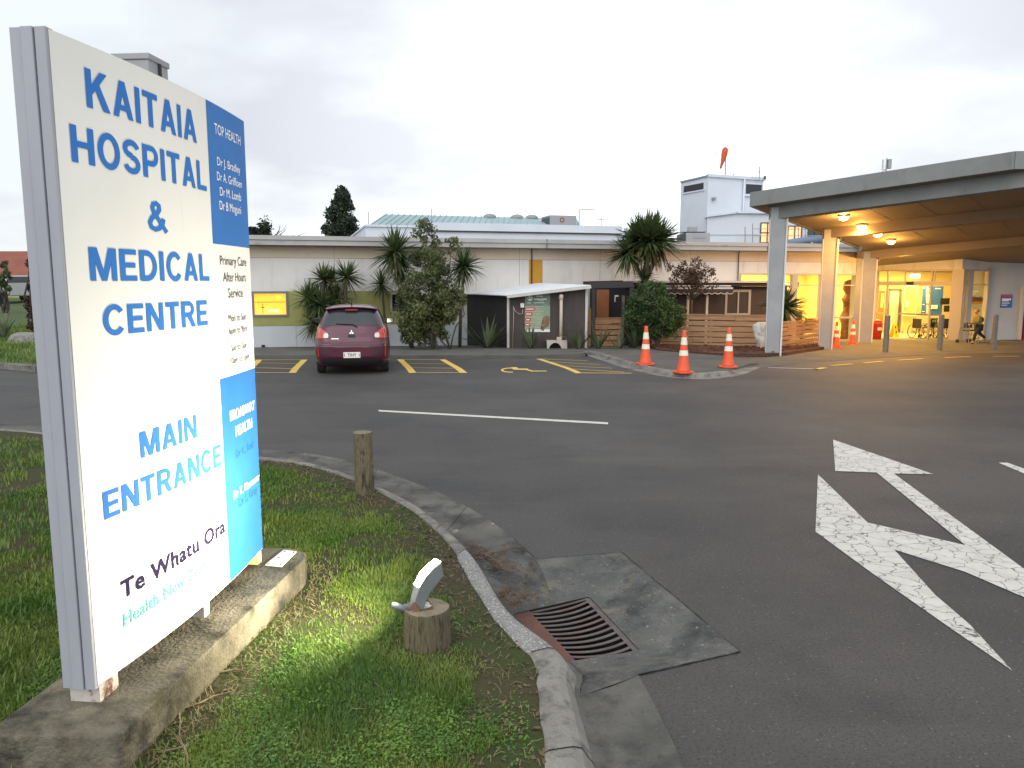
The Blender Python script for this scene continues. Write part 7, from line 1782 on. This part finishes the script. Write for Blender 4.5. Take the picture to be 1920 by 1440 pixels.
for a in (90, 210, 330):
    t = R(a); d1 = Vector((math.cos(t), math.sin(t))); sd = Vector((-d1.y, d1.x)); Lr_, Wr = .052, .0165
    pts = [Vector((0, 0)), d1 * Lr_ * .5 + sd * Wr, d1 * Lr_, d1 * Lr_ * .5 - sd * Wr]
    m.add([carR(p.x, .925 + p.y, .014) for p in pts], [(0, 3, 2, 1)])
m.build('badge', M['chrome'], car)
rpanel('name_badge', np.linspace(.785, .80, 2), lambda z: -.43, lambda z: -.275, M['chrome'], .014, nx=3)
rpanel('handle_recess', np.linspace(.815, .875, 3), lambda z: -.08, lambda z: .08, M['car_trim'], .005, nx=3)
m = MB(); m.tube([carR(.12, 1.045, .02), carR(.03, 1.10, .035), carR(-.33, 1.115, .02)], [.016, .012, .008], 6); m.build('rear_wiper', M['car_trim'], car)
m = MB(); m.tube([(0, .62, 1.49), (0, .56, 1.585), (0, .54, 1.62)], [.012, .006, .004], 6); m.build('roof_aerial', M['car_trim'], car)
q0, q1 = GP(604, 697.5), GP(739, 697.5); cmid = (q0 + q1) / 2
rear = Vector((cmid.x, cmid.y - .62, 0)); car.location = (rear.x, rear.y, 0.004); car.rotation_euler = (-.010, 0, R(9.5))

# ================================================================== PERSON
def skin(name, joints, edges, mt, parent, sub=2, root=0):
    me = bpy.data.meshes.new(name); me.from_pydata([j[:3] for j in joints], edges, []); me.materials.append(mt)
    o = bpy.data.objects.new(name, me); C.objects.link(o); o.parent = parent
    md = o.modifiers.new('skin', 'SKIN'); md.use_smooth_shade = True
    if not me.skin_vertices: 
        pass
    lay = me.skin_vertices[0].data if me.skin_vertices else None
    if lay is None:
        import bmesh
        bm = bmesh.new(); bm.from_mesh(me); bm.verts.layers.skin.verify(); bm.to_mesh(me); bm.free(); lay = me.skin_vertices[0].data
    for i, j in enumerate(joints):
        r_ = j[3]; lay[i].radius = (r_, r_) if not isinstance(r_, tuple) else r_; lay[i].use_root = (i == root)
    s = o.modifiers.new('sub', 'SUBSURF'); s.levels = sub; s.render_levels = sub
    return o
pp_ = GP(1833, 645.5)
pe_ = thing('person', 'hurrying person in an olive jacket with a dark pack, mid-stride by a bollard', 'person', pp_, R(8))
k = 1.34 / 1.40
J = [(.0, 0, .70, .105), (-.04, 0, .88, .105), (-.09, 0, 1.06, .115), (-.125, 0, 1.16, .05), (-.145, 0, 1.21, .05), (-.155, 0, 1.28, .085), (-.16, 0, 1.36, .065),
     (-.04, -.075, .68, .085), (-.17, -.075, .42, .062), (-.235, -.075, .10, .042), (-.34, -.075, .035, .032),
     (.03, .075, .68, .085), (.10, .075, .42, .062), (.34, .075, .23, .042), (.33, .075, .12, .032),
     (-.10, -.15, 1.07, .055), (-.19, -.17, .87, .042), (-.36, -.14, .86, .03), (-.42, -.13, .87, .026),
     (-.08, .15, 1.07, .055), (-.10, .18, .84, .042), (-.26, .16, .76, .03), (-.32, .15, .76, .026)]
E = [(0, 1), (1, 2), (2, 3), (3, 4), (4, 5), (5, 6), (0, 7), (7, 8), (8, 9), (9, 10), (0, 11), (11, 12), (12, 13), (13, 14), (2, 15), (15, 16), (16, 17), (17, 18), (2, 19), (19, 20), (20, 21), (21, 22)]
J = [(x * k * 1.12, y * k, z * k, r_ * k * (1.12 if i_ < 3 else 1)) for i_, (x, y, z, r_) in enumerate(J)]
skin('body', J, E, M['skin'], pe_)
G = lambda idx, f: [(J[i][0], J[i][1], J[i][2], J[i][3] * f) for i in idx]
jk = G([0, 1, 2, 3, 15, 16, 17, 19, 20, 21], 1.22); jk[3] = (*jk[3][:3], .062)
skin('jacket', jk, [(0, 1), (1, 2), (2, 3), (2, 4), (4, 5), (5, 6), (2, 7), (7, 8), (8, 9)], M['jacket'], pe_)
tr = G([0, 7, 8, 9, 11, 12, 13], 1.16); skin('trousers', tr, [(0, 1), (1, 2), (2, 3), (0, 4), (4, 5), (5, 6)], M['trouser'], pe_)
for i, j in ((9, 10), (13, 14)):
    a, b = J[i], J[j]; skin('shoe', [(a[0] + .01, a[1], a[2] - .03, .045), (b[0], b[1], b[2], .040)], [(0, 1)], M['black'], pe_)
skin('hair', [(-.128 * k, 0, 1.25 * k, .07), (-.125 * k, 0, 1.32 * k, .098), (-.145 * k, 0, 1.40 * k, .065)], [(0, 1), (1, 2)], M['hair'], pe_)
skin('backpack', [(.06, 0, .82, .10), (.055, 0, .93, .125), (.01, 0, 1.04, .10)], [(0, 1), (1, 2)], M['pack'], pe_)
m = MB(); hx, hz = J[5][0], J[5][2]
for sy in (-.03, .03): m.lathe([(.009, -.006), (.009, .006)], (hx - .082, sy, hz + .005), 8, M=Matrix.Rotation(R(90), 3, 'Y'))
m.build('eyes', M['black'], pe_)
# walking frame parked by the door
wf_ = thing('walking_frame', 'folded grey walking frames standing by the entrance corner', 'walking frame', GP(1813, 644), R(20))
for k_ in range(2):
    m = MB(); o_ = k_ * .16
    for sx in (-.25, .25): m.tube([(sx + o_, -.15, 0), (sx + o_, -.12, .75), (sx + o_, .0, .86), (sx + o_, .12, .75), (sx + o_, .22, .05)], .014, 6)
    m.tube([(-.25 + o_, .12, .6), (.25 + o_, .12, .6)], .013, 6); m.tube([(-.25 + o_, -.12, .35), (.25 + o_, -.12, .35)], .013, 6); m.build('frame', M['metal'], wf_)
m = MB(); m.box((.1, .02, .5), (.4, .22, .05)); m.box((.1, .1, .7), (.4, .04, .2)); m.build('seat', M['pack'], wf_)
for sx in (-.25, .25, .41): m = MB(); m.lathe([(.08, -.015), (.08, .015)], (sx, .22, .08), 12, M=Matrix.Rotation(R(90), 3, 'Y')); m.build('wheel', M['tyre'], wf_)
